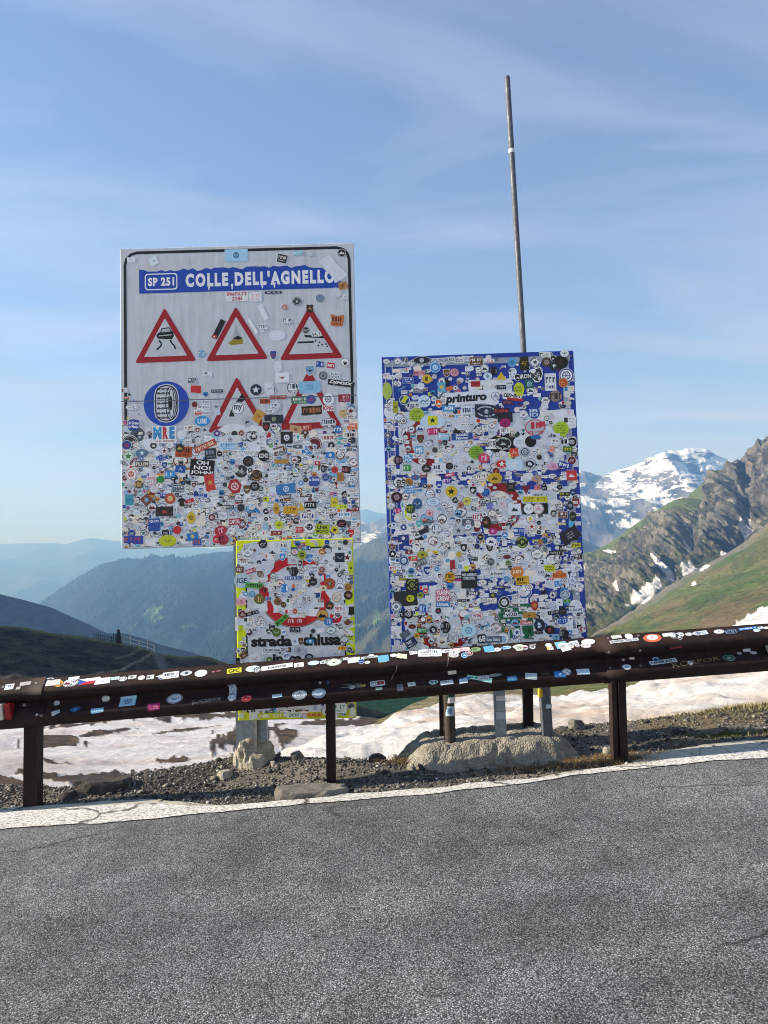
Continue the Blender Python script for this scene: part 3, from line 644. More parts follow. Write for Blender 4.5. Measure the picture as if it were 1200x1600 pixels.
# ---- unseen snow slope, added behind the camera to bounce light onto the boards
gx, gy = np.meshgrid(np.linspace(-70, 70, 90), np.linspace(-75, -9, 50))
V = np.stack([gx, gy, RA * gx + np.clip(-9 - gy, 0, None) * 0.30 + 0.2], -1); V[..., 2] += fbm(V / 9.0, 4, 221) * 0.8 - 0.4
c = lerp((0.82, 0.80, 0.78), (0.68, 0.60, 0.54), smooth(0.5, 0.8, 0.5 + 0.5 * fbm(V / 3.0, 5, 223)))
land('bounce_snow_slope', V, c, M['snow'])
# ================================================================== OBJECTS
# ---- gravel on the verge
def ico():
    bm = bmesh.new(); bmesh.ops.create_icosphere(bm, subdivisions=1, radius=1.0)
    v = np.array([tuple(q.co) for q in bm.verts]); f = np.array([[q.index for q in p.verts] for p in bm.faces]); bm.free(); return v, f
IV, IF = ico()
def pebbles(name, pts, size, cols, mat, label, cat, flat=0.6):
    nS = len(pts); ang = RNG.uniform(0, 2 * np.pi, nS)
    s = np.stack([size * RNG.uniform(0.7, 1.5, nS), size * RNG.uniform(0.6, 1.2, nS), size * flat * RNG.uniform(0.6, 1.2, nS)], -1)
    v = IV[None] * (1 + RNG.uniform(-0.3, 0.3, (nS, len(IV), 1))) * s[:, None]
    tl = RNG.normal(0, 0.35, nS); v[..., 2] += v[..., 0] * tl[:, None]
    ca, sa = np.cos(ang)[:, None], np.sin(ang)[:, None]
    v = np.stack([v[..., 0] * ca - v[..., 1] * sa, v[..., 0] * sa + v[..., 1] * ca, v[..., 2]], -1) + pts[:, None]
    f = (IF[None] + (np.arange(nS) * len(IV))[:, None, None]).reshape(-1, 3)
    return tag(np_mesh(name, v.reshape(-1, 3), f, mat, None, np.repeat(cols, len(IV), 0)), label, cat, kind='stuff')
nS = 48000
x = RNG.uniform(-3.6, 4.0, nS); e = np.interp(x, XS, EDY); cr_ = np.maximum(np.interp(x, XS, CRY), e + 0.25)
y = np.where(RNG.random(nS) < .05, e - np.abs(RNG.normal(0, .12, nS)), e - 0.03 + (cr_ + 0.5 - e) * RNG.random(nS) ** 0.9)
keep = (RNG.random(nS) < np.where(x > 1.2, 0.55, 1.0)); x, y = x[keep], y[keep]
sz = np.clip(RNG.lognormal(-5.35, 0.55, len(x)), 0.003, 0.03)
tone = RNG.random(len(x))
cols = lerp(lin((46, 45, 44)), lin((132, 128, 120)), tone ** 1.5)
white = RNG.random(len(x)) < 0.03; cols[white] = np.array(lin((196, 192, 184)))
pebbles('gravel', np.stack([x, y, verge_h(x, y) + sz * 0.25], -1), sz, cols, M['stone'], 'loose grey gravel strewn along the road verge', 'gravel')

# ---- single stones
def rock(name, px, py, w, h, d, mat, seed, label, cat='stone', rz=0.0, sink=0.1, top=None, sub=3, rough=0.28, pos=None):
    bm = bmesh.new(); bmesh.ops.create_icosphere(bm, subdivisions=sub, radius=1.0)
    v = np.array([tuple(q.co) for q in bm.verts])
    v = np.sign(v) * np.abs(v) ** 0.72                                   # blockier than a ball
    v = v * (1 + rough * fbm(v * 1.3 + seed, 4, seed, ridged=True)[:, None])
    if top is not None: v[:, 2] = np.minimum(v[:, 2], top + 0.08 * fbm(v * 2 + seed, 3, seed + 5))
    v = v * np.array([w / 2, d / 2, h])
    for q, co in zip(bm.verts, v): q.co = co
    p = pos if pos is not None else G(px, py)
    o = bm_obj(name, bm, mat); z = float(verge_h(np.array(p[0]), np.array(p[1]))) if pos is None else p[2]
    o.location = (p[0], p[1], z - sink * h); o.rotation_euler = (0, 0, rz)
    return tag(o, label, cat)
rock('boulder', 399, 1199, 0.25, 0.19, 0.20, M['rock_pale'], 3, 'pale angular boulder leaning at the foot of the galvanised sign posts', 'boulder', 0.4, 0.15, None, 4, 0.35)
rock('stone_slab', 487, 1241, 0.44, 0.11, 0.20, M['rock_grey'], 8, 'flat grey stone slab lying at the foot of the middle guard rail post', 'stone', 0.1, 0.1, 0.6, 4, 0.2)
rock('slate_slab', 160, 1234, 0.34, 0.09, 0.2, M['rock_dark'], 13, 'dark flat slate at the drop-off, right of the leftmost guard rail post', 'stone', 0.15, 0.15, 0.7, 3)
rock('stone', 250, 1253, 0.045, 0.03, 0.04, M['rock_pale'], 17, 'small white stone on the pale cement edge left of the slab', 'stone', 0, 0.1, None, 2)
rock('stone', 108, 1247, 0.10, 0.05, 0.08, M['rock_dark'], 19, 'dark stone in the gravel just right of the leftmost rail post', 'stone', 0.5, 0.1, None, 2)
rock('stone', 352, 1213, 0.11, 0.05, 0.08, M['rock_pale'], 23, 'pale stone in the gravel below the left edge of the boulder', 'stone', 0.9, 0.1, None, 2)
rock('stone', 465, 1196, 0.10, 0.055, 0.09, M['rock_grey'], 29, 'grey stone on the gravel crest between boulder and middle post', 'stone', 0.2, 0.1, None, 2)
rock('stone', 590, 1196, 0.12, 0.06, 0.09, M['rock_dark'], 31, 'dark stone on the gravel crest left of the dry grass tuft', 'stone', 0.2, 0.1, None, 2)
rock('stone', 902, 1146, 0.13, 0.07, 0.1, M['rock_grey'], 37, 'grey stone on the verge crest at the right end of the concrete block', 'stone', 0.4, 0.1, None, 2)
rock('stone', 951, 1176, 0.08, 0.06, 0.06, M['rock_pale'], 41, 'pale stone lodged against the right guard rail post', 'stone', 0.3, 0.1, None, 2)

# ---- concrete block that carries the right board
nx, ny = 150, 90
a, b = np.meshgrid(np.linspace(-1, 1, nx), np.linspace(-1, 1, ny))
PLX, PLY = 0.705, 5.56
wob = 0.10 * fbm(np.stack([a * 1.6, b * 1.6, a * 0], -1), 4, 301)
rad = (np.abs(a) ** 4 + np.abs(b) ** 4) ** 0.25
prof = 1 - smooth(0.66, 1.0, rad + wob * 1.3 + 0.05 * fbm(np.stack([a * 6, b * 4, a * 0], -1), 4, 302, ridged=True))
X = PLX + a * 0.66; Y = PLY + b * 0.33 + 0.05 * a
h = 0.175 * prof ** 0.7 + 0.04 * fbm(np.stack([X / 0.14, Y / 0.09, X * 0], -1), 5, 303, ridged=True) * prof * (1.08 - prof) * 2 + 0.012 * fbm(np.stack([X / 0.12, Y / 0.12, X * 0], -1), 4, 304) * prof + 0.014 * fbm(np.stack([X / 0.05, Y / 0.05, X * 0], -1), 4, 305)
h = h - 0.02 * smooth(0.2, 0.5, b) * smooth(0.55, 0.45, b)
h = h + 0.012 * smooth(0.45, 0.55, b) * prof
Z = RA * X + RB * Y + h - 0.03
o = np_mesh('concrete_block', np.stack([X, Y, Z], -1).reshape(-1, 3), grid_faces(ny, nx), M['concrete'], None, None, True)
tag(o, 'rough beige concrete block on the verge under the right board posts', 'concrete block')
def plinth_z(x, y):
    i = int(np.argmin(np.abs(Y[:, 0] - y))); j = int(np.argmin(np.abs(X[0] - x))); return float(Z[i, j])

# ---- grass
def blades(name, pts, h, lean, cols, label, cat, w=0.0035):
    n_ = len(pts); an = RNG.uniform(0, 2 * np.pi, n_); hh = h * RNG.uniform(0.5, 1.2, n_); ln = lean * RNG.uniform(0.3, 1.6, n_) * hh
    d = np.stack([np.cos(an), np.sin(an), an * 0], -1); s = np.stack([-np.sin(an), np.cos(an), an * 0], -1) * w
    up = np.array([0, 0, 1.0])
    p0, p1 = pts - s, pts + s; mid = pts + d * (ln * 0.35)[:, None] + up * (hh * 0.6)[:, None]
    p2, p3 = mid + s * 0.7, mid - s * 0.7; p4 = pts + d * ln[:, None] + up * (hh * np.clip(1.1 - lean * 0.35, 0.3, 1))[:, None]
    Vb = np.stack([p0, p1, p2, p3, p4], 1); k = (np.arange(n_) * 5)[:, None]
    F = np.concatenate([np.concatenate([k, k + 1, k + 2], 1), np.concatenate([k, k + 2, k + 3], 1), np.concatenate([k + 3, k + 2, k + 4], 1)], 0)
    return tag(np_mesh(name, Vb.reshape(-1, 3), F, M['grass'], None, np.repeat(cols, 5, 0)), label, cat, kind='stuff')
def tuft_pts(spots):
    out = []
    for (px, py, sx, sy, n_) in spots:
        p = G(px, py); xx = p[0] + RNG.normal(0, sx, n_); yy = p[1] + RNG.normal(0, sy, n_)
        out.append(np.stack([xx, yy, verge_h(xx, yy) - 0.005], -1))
    return np.concatenate(out, 0)
pts = tuft_pts([(905, 1190, 0.16, 0.05, 420), (940, 1186, 0.12, 0.06, 380), (860, 1198, 0.12, 0.04, 200), (985, 1186, 0.10, 0.05, 160), (625, 1198, 0.05, 0.04, 220), (800, 1203, 0.12, 0.03, 70)])
blades('dry_grass', pts, 0.06, 1.8, lerp(lin((92, 70, 46)), lin((156, 132, 92)), RNG.random(len(pts))), 'flattened dry brown grass around the right post and concrete block', 'dry grass', 0.0022)
pts = tuft_pts([(1060, 1126, 0.2, 0.06, 260), (1130, 1117, 0.2, 0.06, 560), (1190, 1108, 0.2, 0.08, 700), (1260, 1098, 0.3, 0.1, 600), (1190, 1143, 0.07, 0.04, 120)])
blades('pale_grass', pts, 0.045, 0.8, lerp(lin((104, 96, 62)), lin((156, 146, 104)), RNG.random(len(pts))), 'short straw-coloured grass along the verge crest at the far right', 'grass', 0.0024)
pts = tuft_pts([(1115, 1147, 0.12, 0.03, 600), (1140, 1146, 0.05, 0.03, 300)])
blades('green_grass', pts, 0.022, 0.6, lerp(lin((70, 84, 34)), lin((120, 122, 54)), RNG.random(len(pts))), 'low green grass patch on the verge at right behind the cement edge', 'grass', 0.0024)

# ---- hill top: stone pillar and fences
def hill_pt(px, py):
    d = np.hypot(NEARHILL[0] - px, NEARHILL[1] - py); i = np.unravel_index(np.argmin(d), d.shape); return NEARHILL[2][i]
p = hill_pt(186.5, 1004)
bm = bmesh.new()
prof_ = [(0.46, 0.0), (0.44, 0.5), (0.36, 0.62), (0.38, 1.0), (0.32, 1.15), (0.33, 1.55), (0.22, 1.7), (0.2, 2.05), (0.07, 2.2)]
ringv = []
for k, (r, z) in enumerate(prof_):
    ringv.append([bm.verts.new((math.cos(t) * r * (1 + 0.12 * random.uniform(-1, 1)), math.sin(t) * r * 0.8 * (1 + 0.12 * random.uniform(-1, 1)), z)) for t in [2 * math.pi * q / 9 for q in range(9)]])
for A, B in zip(ringv[:-1], ringv[1:]):
    for q in range(9): bm.faces.new((A[q], A[(q + 1) % 9], B[(q + 1) % 9], B[q]))
bm.faces.new(ringv[-1])
o = bm_obj('stone_pillar', bm, M['rust']); o.location = (p[0], p[1], p[2] - 0.1)
tag(o, 'dark stepped stone pillar standing on the crest of the left hill', 'pillar')
M['wood_pale'] = mat_plain('bleached_timber', lin((206, 196, 172)), 0.8, 0.2, 0.15, 3)
M['wood_dark'] = mat_plain('weathered_dark_timber', lin((60, 54, 50)), 0.85, 0.2, 0.2, 3)
def beam(bm, p, q, r):
    bm_tube(bm, p, q, r, n=6)
fpts = [(191, 1006), (203, 1009), (215, 1012.5), (228, 1016), (240, 1020)]
base = [hill_pt(*q) + np.array([0, 0.4, -0.15]) for q in fpts]
o = empty('rail_fence', Matrix.Translation(Vector(base[2]))); tag(o, 'bleached timber rail fence right of the stone pillar on the hill', 'fence')
c0 = base[2]
for k, q in enumerate(base):
    bm = bmesh.new(); beam(bm, q - c0, q - c0 + np.array([0, 0, 1.25 if k % 2 == 0 else 1.6]), 0.07); bm_obj('post', bm, M['wood_pale'], o)
for k in range(len(base) - 1):
    for zz_ in (0.55, 1.15):
        bm = bmesh.new(); beam(bm, base[k] - c0 + np.array([0, -0.08, zz_]), base[k + 1] - c0 + np.array([0, -0.08, zz_]), 0.055); bm_obj('rail', bm, M['wood_pale'], o)
base = [hill_pt(px, np.interp(px, [t[0] for t in crest], [t[1] for t in crest]) + 1.0) + np.array([0, 0.6, -0.2]) for px in np.arange(146, 180, 2.0)]
c0 = base[len(base) // 2]; o = empty('picket_fence', Matrix.Translation(Vector(c0))); tag(o, 'dark picket fence left of the stone pillar on the hill crest', 'fence')
for k, q in enumerate(base):
    bm = bmesh.new(); beam(bm, q - c0, q - c0 + np.array([0, 0, 1.0 if k < len(base) - 2 else 1.45]), 0.05); bm_obj('picket', bm, M['wood_dark'], o)
for zz_ in (0.35, 0.8):
    bm = bmesh.new()
    for k in range(len(base) - 1): beam(bm, base[k] - c0 + np.array([0, -0.07, zz_]), base[k + 1] - c0 + np.array([0, -0.07, zz_]), 0.035)
    bm_obj('rail', bm, M['wood_dark'], o)

# ================================================================== PRINT AND STICKERS
_txt = {}
def text_mesh(s, bold=0.0, shear=0.0, space=1.0):
    key = (s, bold, shear, space)
    if key not in _txt:
        cu = bpy.data.curves.new('lettering', 'FONT'); cu.body = s; cu.size = 1.0; cu.offset = bold; cu.shear = shear; cu.space_character = space
        cu.resolution_u = 3; cu.fill_mode = 'BOTH'
        ob = bpy.data.objects.new('lettering', cu); COL.objects.link(ob); bpy.context.view_layer.update()
        me = bpy.data.meshes.new_from_object(ob)
        v = np.array([tuple(q.co) for q in me.vertices])[:, :2]; f = [tuple(p_.vertices) for p_ in me.polygons]
        bpy.data.objects.remove(ob, do_unlink=True); bpy.data.curves.remove(cu); bpy.data.meshes.remove(me)
        lo, hi = v.min(0), v.max(0); _txt[key] = ((v - (lo + hi) / 2) / (hi - lo), f, (hi - lo))
    return _txt[key]
class Art:
    """flat print built of stacked coloured faces, local metres"""
    def __init__(s): s.L = []                                            # (verts n x 2, faces, colour)
    def poly(s, pts, c): s.L.append((np.array(pts, float), [tuple(range(len(pts)))], c)); return s
    def rect(s, w, h, c, x=0, y=0, rot=0, r=0.0, jag=0.0):
        if r > 0:
            pts = []
            for (cx, cy, a0) in ((w / 2 - r, h / 2 - r, 0), (-w / 2 + r, h / 2 - r, 90), (-w / 2 + r, -h / 2 + r, 180), (w / 2 - r, -h / 2 + r, 270)):
                pts += [(cx + r * math.cos(math.radians(a0 + t)), cy + r * math.sin(math.radians(a0 + t))) for t in (0, 30, 60, 90)]
        else: pts = [(-w / 2, -h / 2), (w / 2, -h / 2), (w / 2, h / 2), (-w / 2, h / 2)]
        if jag:
            q = []
            for a_, b_ in zip(pts, pts[1:] + pts[:1]):
                for t in np.arange(0, 1, 0.2):
                    q.append((a_[0] + (b_[0] - a_[0]) * t + random.uniform(-jag, jag), a_[1] + (b_[1] - a_[1]) * t + random.uniform(-jag, jag)))
            pts = q
        return s.poly(s._tr(pts, x, y, rot), c)
    @staticmethod
    def _tr(pts, x, y, rot):
        ca, sa = math.cos(rot), math.sin(rot); return [(x + p_[0] * ca - p_[1] * sa, y + p_[0] * sa + p_[1] * ca) for p_ in pts]
    def disc(s, rx, ry, c, x=0, y=0, n=20, rot=0): return s.poly(s._tr([(rx * math.cos(t), ry * math.sin(t)) for t in [2 * math.pi * k / n for k in range(n)]], x, y, rot), c)
    def ring(s, rx, ry, th, c, x=0, y=0, n=20, a0=0, a1=2 * math.pi):
        full = abs(a1 - a0 - 2 * math.pi) < 1e-6; k_ = n if full else n + 1
        ts = [a0 + (a1 - a0) * k / n for k in range(k_)]
        v = [(x + rx * math.cos(t), y + ry * math.sin(t)) for t in ts] + [(x + (rx - th) * math.cos(t), y + (ry - th) * math.sin(t)) for t in ts]
        m_ = len(ts); f = [(k, (k + 1) % m_, m_ + (k + 1) % m_, m_ + k) for k in range(m_ if full else m_ - 1)]
        s.L.append((np.array(v), f, c)); return s
    def line(s, pts, th, c):
        v, f = [], []
        for (x0, y0), (x1, y1) in zip(pts[:-1], pts[1:]):
            d = math.hypot(x1 - x0, y1 - y0) + 1e-9; nx_, ny_ = -(y1 - y0) / d * th / 2, (x1 - x0) / d * th / 2; k = len(v)
            v += [(x0 + nx_, y0 + ny_), (x0 - nx_, y0 - ny_), (x1 - nx_, y1 - ny_), (x1 + nx_, y1 + ny_)]; f.append((k, k + 1, k + 2, k + 3))
        s.L.append((np.array(v), f, c)); return s
    def text(s, t, w, h, c, x=0, y=0, rot=0, bold=0.03, shear=0.0, space=1.0):
        v, f, ext = text_mesh(t, bold, shear, space); q = v * np.array([w, h]); ca, sa = math.cos(rot), math.sin(rot)
        s.L.append((np.stack([x + q[:, 0] * ca - q[:, 1] * sa, y + q[:, 0] * sa + q[:, 1] * ca], -1), f, c)); return s
    def ticks(s, w, h, c, x=0, y=0, rot=0):
        """unreadable small print: a row of short strokes"""
        v, f = [], []; cx = -w / 2
        while cx < w / 2 - h * 0.2:
            ww = h * random.uniform(0.2, 0.52)
            if random.random() < 0.84:
                hh = h * random.uniform(0.72, 1.0); k = len(v); x1 = min(cx + ww, w / 2)
                if random.random() < 0.5:
                    v += [(cx, -hh / 2), (x1, -hh / 2), (x1, hh / 2), (cx, hh / 2)]; f.append((k, k + 1, k + 2, k + 3))
                else:
                    t_ = ww * 0.38
                    v += [(cx, -hh / 2), (cx + t_, -hh / 2), (cx + t_, hh / 2), (cx, hh / 2), (cx, hh * 0.22), (x1, hh * 0.22), (x1, hh / 2), (cx, hh / 2)]
                    f += [(k, k + 1, k + 2, k + 3), (k + 4, k + 5, k + 6, k + 7)]
            cx += ww + h * 0.16
        if v: s.L.append((np.array(s._tr(v, x, y, rot)), f, c))
        return s
    def arcticks(s, r, h, c, a0, a1, ry=None):
        v, f = [], []; a = a0; ry = ry or r
        while a < a1:
            da = h * random.uniform(0.35, 0.75) / r
            if random.random() < 0.85:
                k = len(v)
                for (q, rr_) in ((a, -h / 2), (a + da, -h / 2), (a + da, h / 2), (a, h / 2)): v.append(((r + rr_) * math.cos(q), (ry + rr_) * math.sin(q)))
                f.append((k, k + 1, k + 2, k + 3))
            a += da + h * 0.25 / r
        if v: s.L.append((np.array(v), f, c))
        return s
    def placed(s, u, v, rot=0.0, sx=1.0, sy=1.0):
        ca, sa = math.cos(rot), math.sin(rot); out = []
        for q, f, c in s.L:
            x_, y_ = q[:, 0] * sx, q[:, 1] * sy
            out.append((np.stack([u + x_ * ca - y_ * sa, v + x_ * sa + y_ * ca], -1), f, c))
        return out
WH, OFFW, BK, NV = lin((234, 235, 236)), lin((216, 218, 220)), lin((20, 20, 24)), lin((22, 30, 60))
PAL = [lin(c) for c in ('#1f4fa8', '#2f86c8', '#7cb8dc', '#c8202c', '#8a1c24', '#e06a1c', '#e8c81c', '#c8d820', '#3f8f3c', '#1c6a48', '#6a4a30', '#303438', '#54606c', '#c02878', '#5a2a78', '#a8762c', '#48b0b0', '#e0a0b8')]
PALW = [6, 6, 6, 4, 3.5, 2.5, 2.5, 2, 1.6, 2, 3, 14, 11, 1.2, .8, 2.5, 2, 1.5]
def pal(): return random.choices(PAL, PALW)[0]
def dark(): return random.choice([BK, BK, BK, NV, lin((58, 60, 66)), lin((30, 70, 140)), lin((110, 26, 30))])
def white(): return random.choice([WH, WH, OFFW, lin((222, 227, 234)), lin((234, 230, 220))])
def emblem(A, r, c, c2):
    k = random.randrange(9)
    if k == 0:
        pts = [((r if i % 2 == 0 else r * random.uniform(0.35, 0.6)) * math.cos(math.pi * i / 5 + 0.3), (r if i % 2 == 0 else r * 0.45) * math.sin(math.pi * i / 5 + 0.3)) for i in range(10)]; A.poly(pts, c)
    elif k == 1:
        A.poly([(-r, -r * 0.5), (r, -r * 0.5), (r * 0.45, r * 0.25), (r * 0.2, 0), (-r * 0.15, r * 0.7), (-r * 0.5, r * 0.1)], c); A.poly([(-r * 0.15, r * 0.7), (0.0, r * 0.36), (-r * 0.15, r * 0.45), (-r * 0.3, r * 0.38)], c2)
    elif k == 2:
        for sx in (-0.52, 0.52): A.ring(r * 0.42, r * 0.42, r * 0.1, c, sx * r, -r * 0.25, 12)
        A.line([(-r * 0.52, -r * 0.25), (-r * 0.1, r * 0.3), (r * 0.35, r * 0.3), (r * 0.52, -r * 0.25), (0, -r * 0.25), (-r * 0.1, r * 0.3)], r * 0.12, c); A.disc(r * 0.2, r * 0.2, c, 0, r * 0.62, 8)
    elif k == 3:
        A.disc(r * 0.75, r * 0.8, c, 0, 0, 12); A.disc(r * 0.17, r * 0.2, c2, -r * 0.28, r * 0.1, 8); A.disc(r * 0.17, r * 0.2, c2, r * 0.28, r * 0.1, 8); A.rect(r * 0.5, r * 0.14, c2, 0, -r * 0.42)
    elif k == 4:
        for sx in (-1, 1): A.poly([(0, -r * 0.15), (sx * r, r * 0.45), (sx * r * 0.75, r * 0.05), (sx * r * 0.5, -r * 0.05), (sx * r * 0.1, -r * 0.5)][::sx], c)
        A.disc(r * 0.26, r * 0.34, c2 if random.random() < 0.5 else pal(), 0, 0, 10)
    elif k == 5:
        A.ring(r * 0.85, r * 0.85, r * 0.2, c, 0, 0, 16)
        for i in range(3): A.rect(r * 1.4, r * 0.12, c, 0, 0, math.pi * i / 3)
    elif k == 6:
        for yy in (0.5, 0, -0.5): A.ticks(r * 1.6, r * 0.34, c, 0, yy * r)
    elif k == 7:
        n_ = random.randrange(7, 12); A.poly([(r * random.uniform(0.35, 1.0) * math.cos(2 * math.pi * i / n_), r * random.uniform(0.35, 0.95) * math.sin(2 * math.pi * i / n_)) for i in range(n_)], c)
        A.disc(r * 0.2, r * 0.2, c2, r * random.uniform(-.2, .2), r * random.uniform(-.2, .2), 8)
    else:
        A.line([(-r, -r * 0.3), (-r * 0.3, r * 0.3), (r * 0.2, -r * 0.1), (r, r * 0.4)], r * 0.24, c); A.ticks(r * 1.6, r * 0.3, c, 0, -r * 0.65)
def rand_art(s):
    """one sticker of about size s (m); returns Art and half extents"""
    A = Art(); k = random.random(); asp = 1.0
    if k < 0.17:
        c, d = white(), dark(); A.disc(s / 2, s / 2, c, n=18); A.ring(s * 0.47, s * 0.47, s * random.choice([0.03, 0.05, 0.08]), d, n=18)
        if random.random() < 0.6: A.arcticks(s * 0.36, s * 0.1, d, 0.5, 2.7); A.arcticks(s * 0.36, s * 0.1, d, 3.7, 5.8); emblem(A, s * 0.22, random.choice([d, pal()]), c)
        else: emblem(A, s * 0.33, random.choice([d, d, pal()]), c)
        e = (s / 2, s / 2)
    elif k < 0.27:
        d = random.choice([dark(), dark(), pal()]); c = white(); A.disc(s / 2, s / 2, c, n=18); A.disc(s * 0.46, s * 0.46, d, n=18)
        if random.random() < 0.5: A.ring(s * 0.40, s * 0.40, s * 0.025, c, n=18)
        emblem(A, s * 0.27, random.choice([c, c, pal()]), d); e = (s / 2, s / 2)
    elif k < 0.45:
        w, h = s * random.uniform(0.9, 1.5), s * random.uniform(0.35, 0.8); c, d = white(), dark(); A.rect(w, h, c, r=h * random.choice([0, 0, 0.15]))
        nr = random.choice([1, 2, 2, 3])
        if random.random() < 0.35: A.rect(w * 0.3, h * 0.8, pal(), -w * 0.32); A.ticks(w * 0.56, h * 0.3, d, w * 0.17, h * 0.15); A.ticks(w * 0.56, h * 0.16, d, w * 0.17, -h * 0.25)
        else:
            for r_ in range(nr): A.ticks(w * random.uniform(0.6, 0.9), h * 0.62 / nr, random.choice([d, d, pal()]), 0, h * (0.34 - (r_ + 0.5) * 0.68 / nr))
        e = (w / 2, h / 2)
    elif k < 0.535:
        w, h = s * random.uniform(0.7, 1.3), s * random.uniform(0.4, 0.85); c = pal(); A.rect(w, h, WH, r=0)
        A.rect(w * 0.95, h * 0.92, c); q = random.random(); d = WH if sum(c) < 1.2 else BK
        if q < 0.5: A.ticks(w * 0.8, h * 0.34, d, 0, h * 0.14); A.ticks(w * 0.6, h * 0.16, d, 0, -h * 0.27)
        elif q < 0.8: emblem(A, h * 0.36, d, c)
        else: A.rect(w * 0.95, h * 0.3, pal(), 0, -h * 0.31); A.ticks(w * 0.7, h * 0.3, d, 0, h * 0.15)
        e = (w / 2, h / 2)
    elif k < 0.70:
        c = random.choice([WH, OFFW, lin((222, 228, 236)), lin((198, 206, 216)), lin((236, 226, 210))])
        if random.random() < 0.5: A.disc(s / 2, s / 2 * random.uniform(0.7, 1), c, n=14)
        else: A.rect(s * random.uniform(0.8, 1.4), s * random.uniform(0.5, 0.9), c, jag=s * 0.02)
        if random.random() < 0.35: A.ticks(s * 0.6, s * 0.12, lin((120, 140, 170)), 0, 0)
        e = (s / 2, s / 2)
    elif k < 0.79:
        w, h = s * 0.62, s * 0.38; c, d = white(), random.choice([dark(), dark(), pal()])
        A.disc(w, h, c, n=20); A.ring(w * 0.94, h * 0.92, s * 0.03, d, n=20); A.ticks(w * 1.3, h * 0.6, d, 0, h * 0.1); A.ticks(w * 0.9, h * 0.24, d, 0, -h * 0.5); e = (w, h)
    elif k < 0.84:
        d = random.choice([dark(), pal()]); pts = [(-.42, .5), (.42, .5), (.45, 0), (.25, -.36), (0, -.52), (-.25, -.36), (-.45, 0)]
        A.poly([(x_ * s, y_ * s) for x_, y_ in pts], WH); A.poly([(x_ * s * .88, y_ * s * .88) for x_, y_ in pts], d); emblem(A, s * 0.26, WH, d); e = (s * .45, s * .5)
    elif k < 0.88:
        pts = [(math.cos(math.pi / 3 * i) * s / 2, math.sin(math.pi / 3 * i) * s / 2) for i in range(6)]; A.poly(pts, dark()); A.poly([(x_ * .86, y_ * .86) for x_, y_ in pts], white()); emblem(A, s * .28, dark(), WH); e = (s / 2, s * .45)
    elif k < 0.92:
        A.disc(s / 2, s / 2, BK, n=18); A.disc(s * .46, s * .46, lin(random.choice(['#7cb8dc', '#d8a050', '#2f86c8', '#d8dce0'])), n=18)
        A.poly([(-s * .4, -s * .2), (s * .4, -s * .2), (s * .15, s * .12), (0, 0), (-s * .14, s * .22)], dark()); A.ticks(s * .6, s * .1, BK, 0, -s * .3); e = (s / 2, s / 2)
    elif k < 0.97:
        w, h = s * random.uniform(1.1, 1.7), s * random.uniform(0.22, 0.36); c = random.choice([BK, BK, WH, pal(), WH]); A.rect(w, h, c); A.ticks(w * .86, h * .62, WH if sum(c) < 1.0 else random.choice([BK, pal()])); e = (w / 2, h / 2)
    else:
        emblem(A, s * .5, random.choice([BK, dark(), pal()]), WH); e = (s * .5, s * .5)
    return A, e
def art_mesh(layers, name, frame, off, dz=0.00004, drape=None):
    """frame(u, v, n) -> local xyz"""
    vs, fs, cs = [], [], []; k = 0
    for i, (q, f, c) in enumerate(layers):
        nn = off + i * dz
        vs.append(frame(q[:, 0], q[:, 1], nn)); fs += [tuple(k + a_ for a_ in g_) for g_ in f]; cs.append(np.repeat(np.array(c)[None], len(q), 0)); k += len(q)
    me = bpy.data.meshes.new(name); me.from_pydata(np.concatenate(vs).tolist(), [], fs); set_colors(me, np.concatenate(cs)); me.materials.append(M['print']); me.update()
    return me

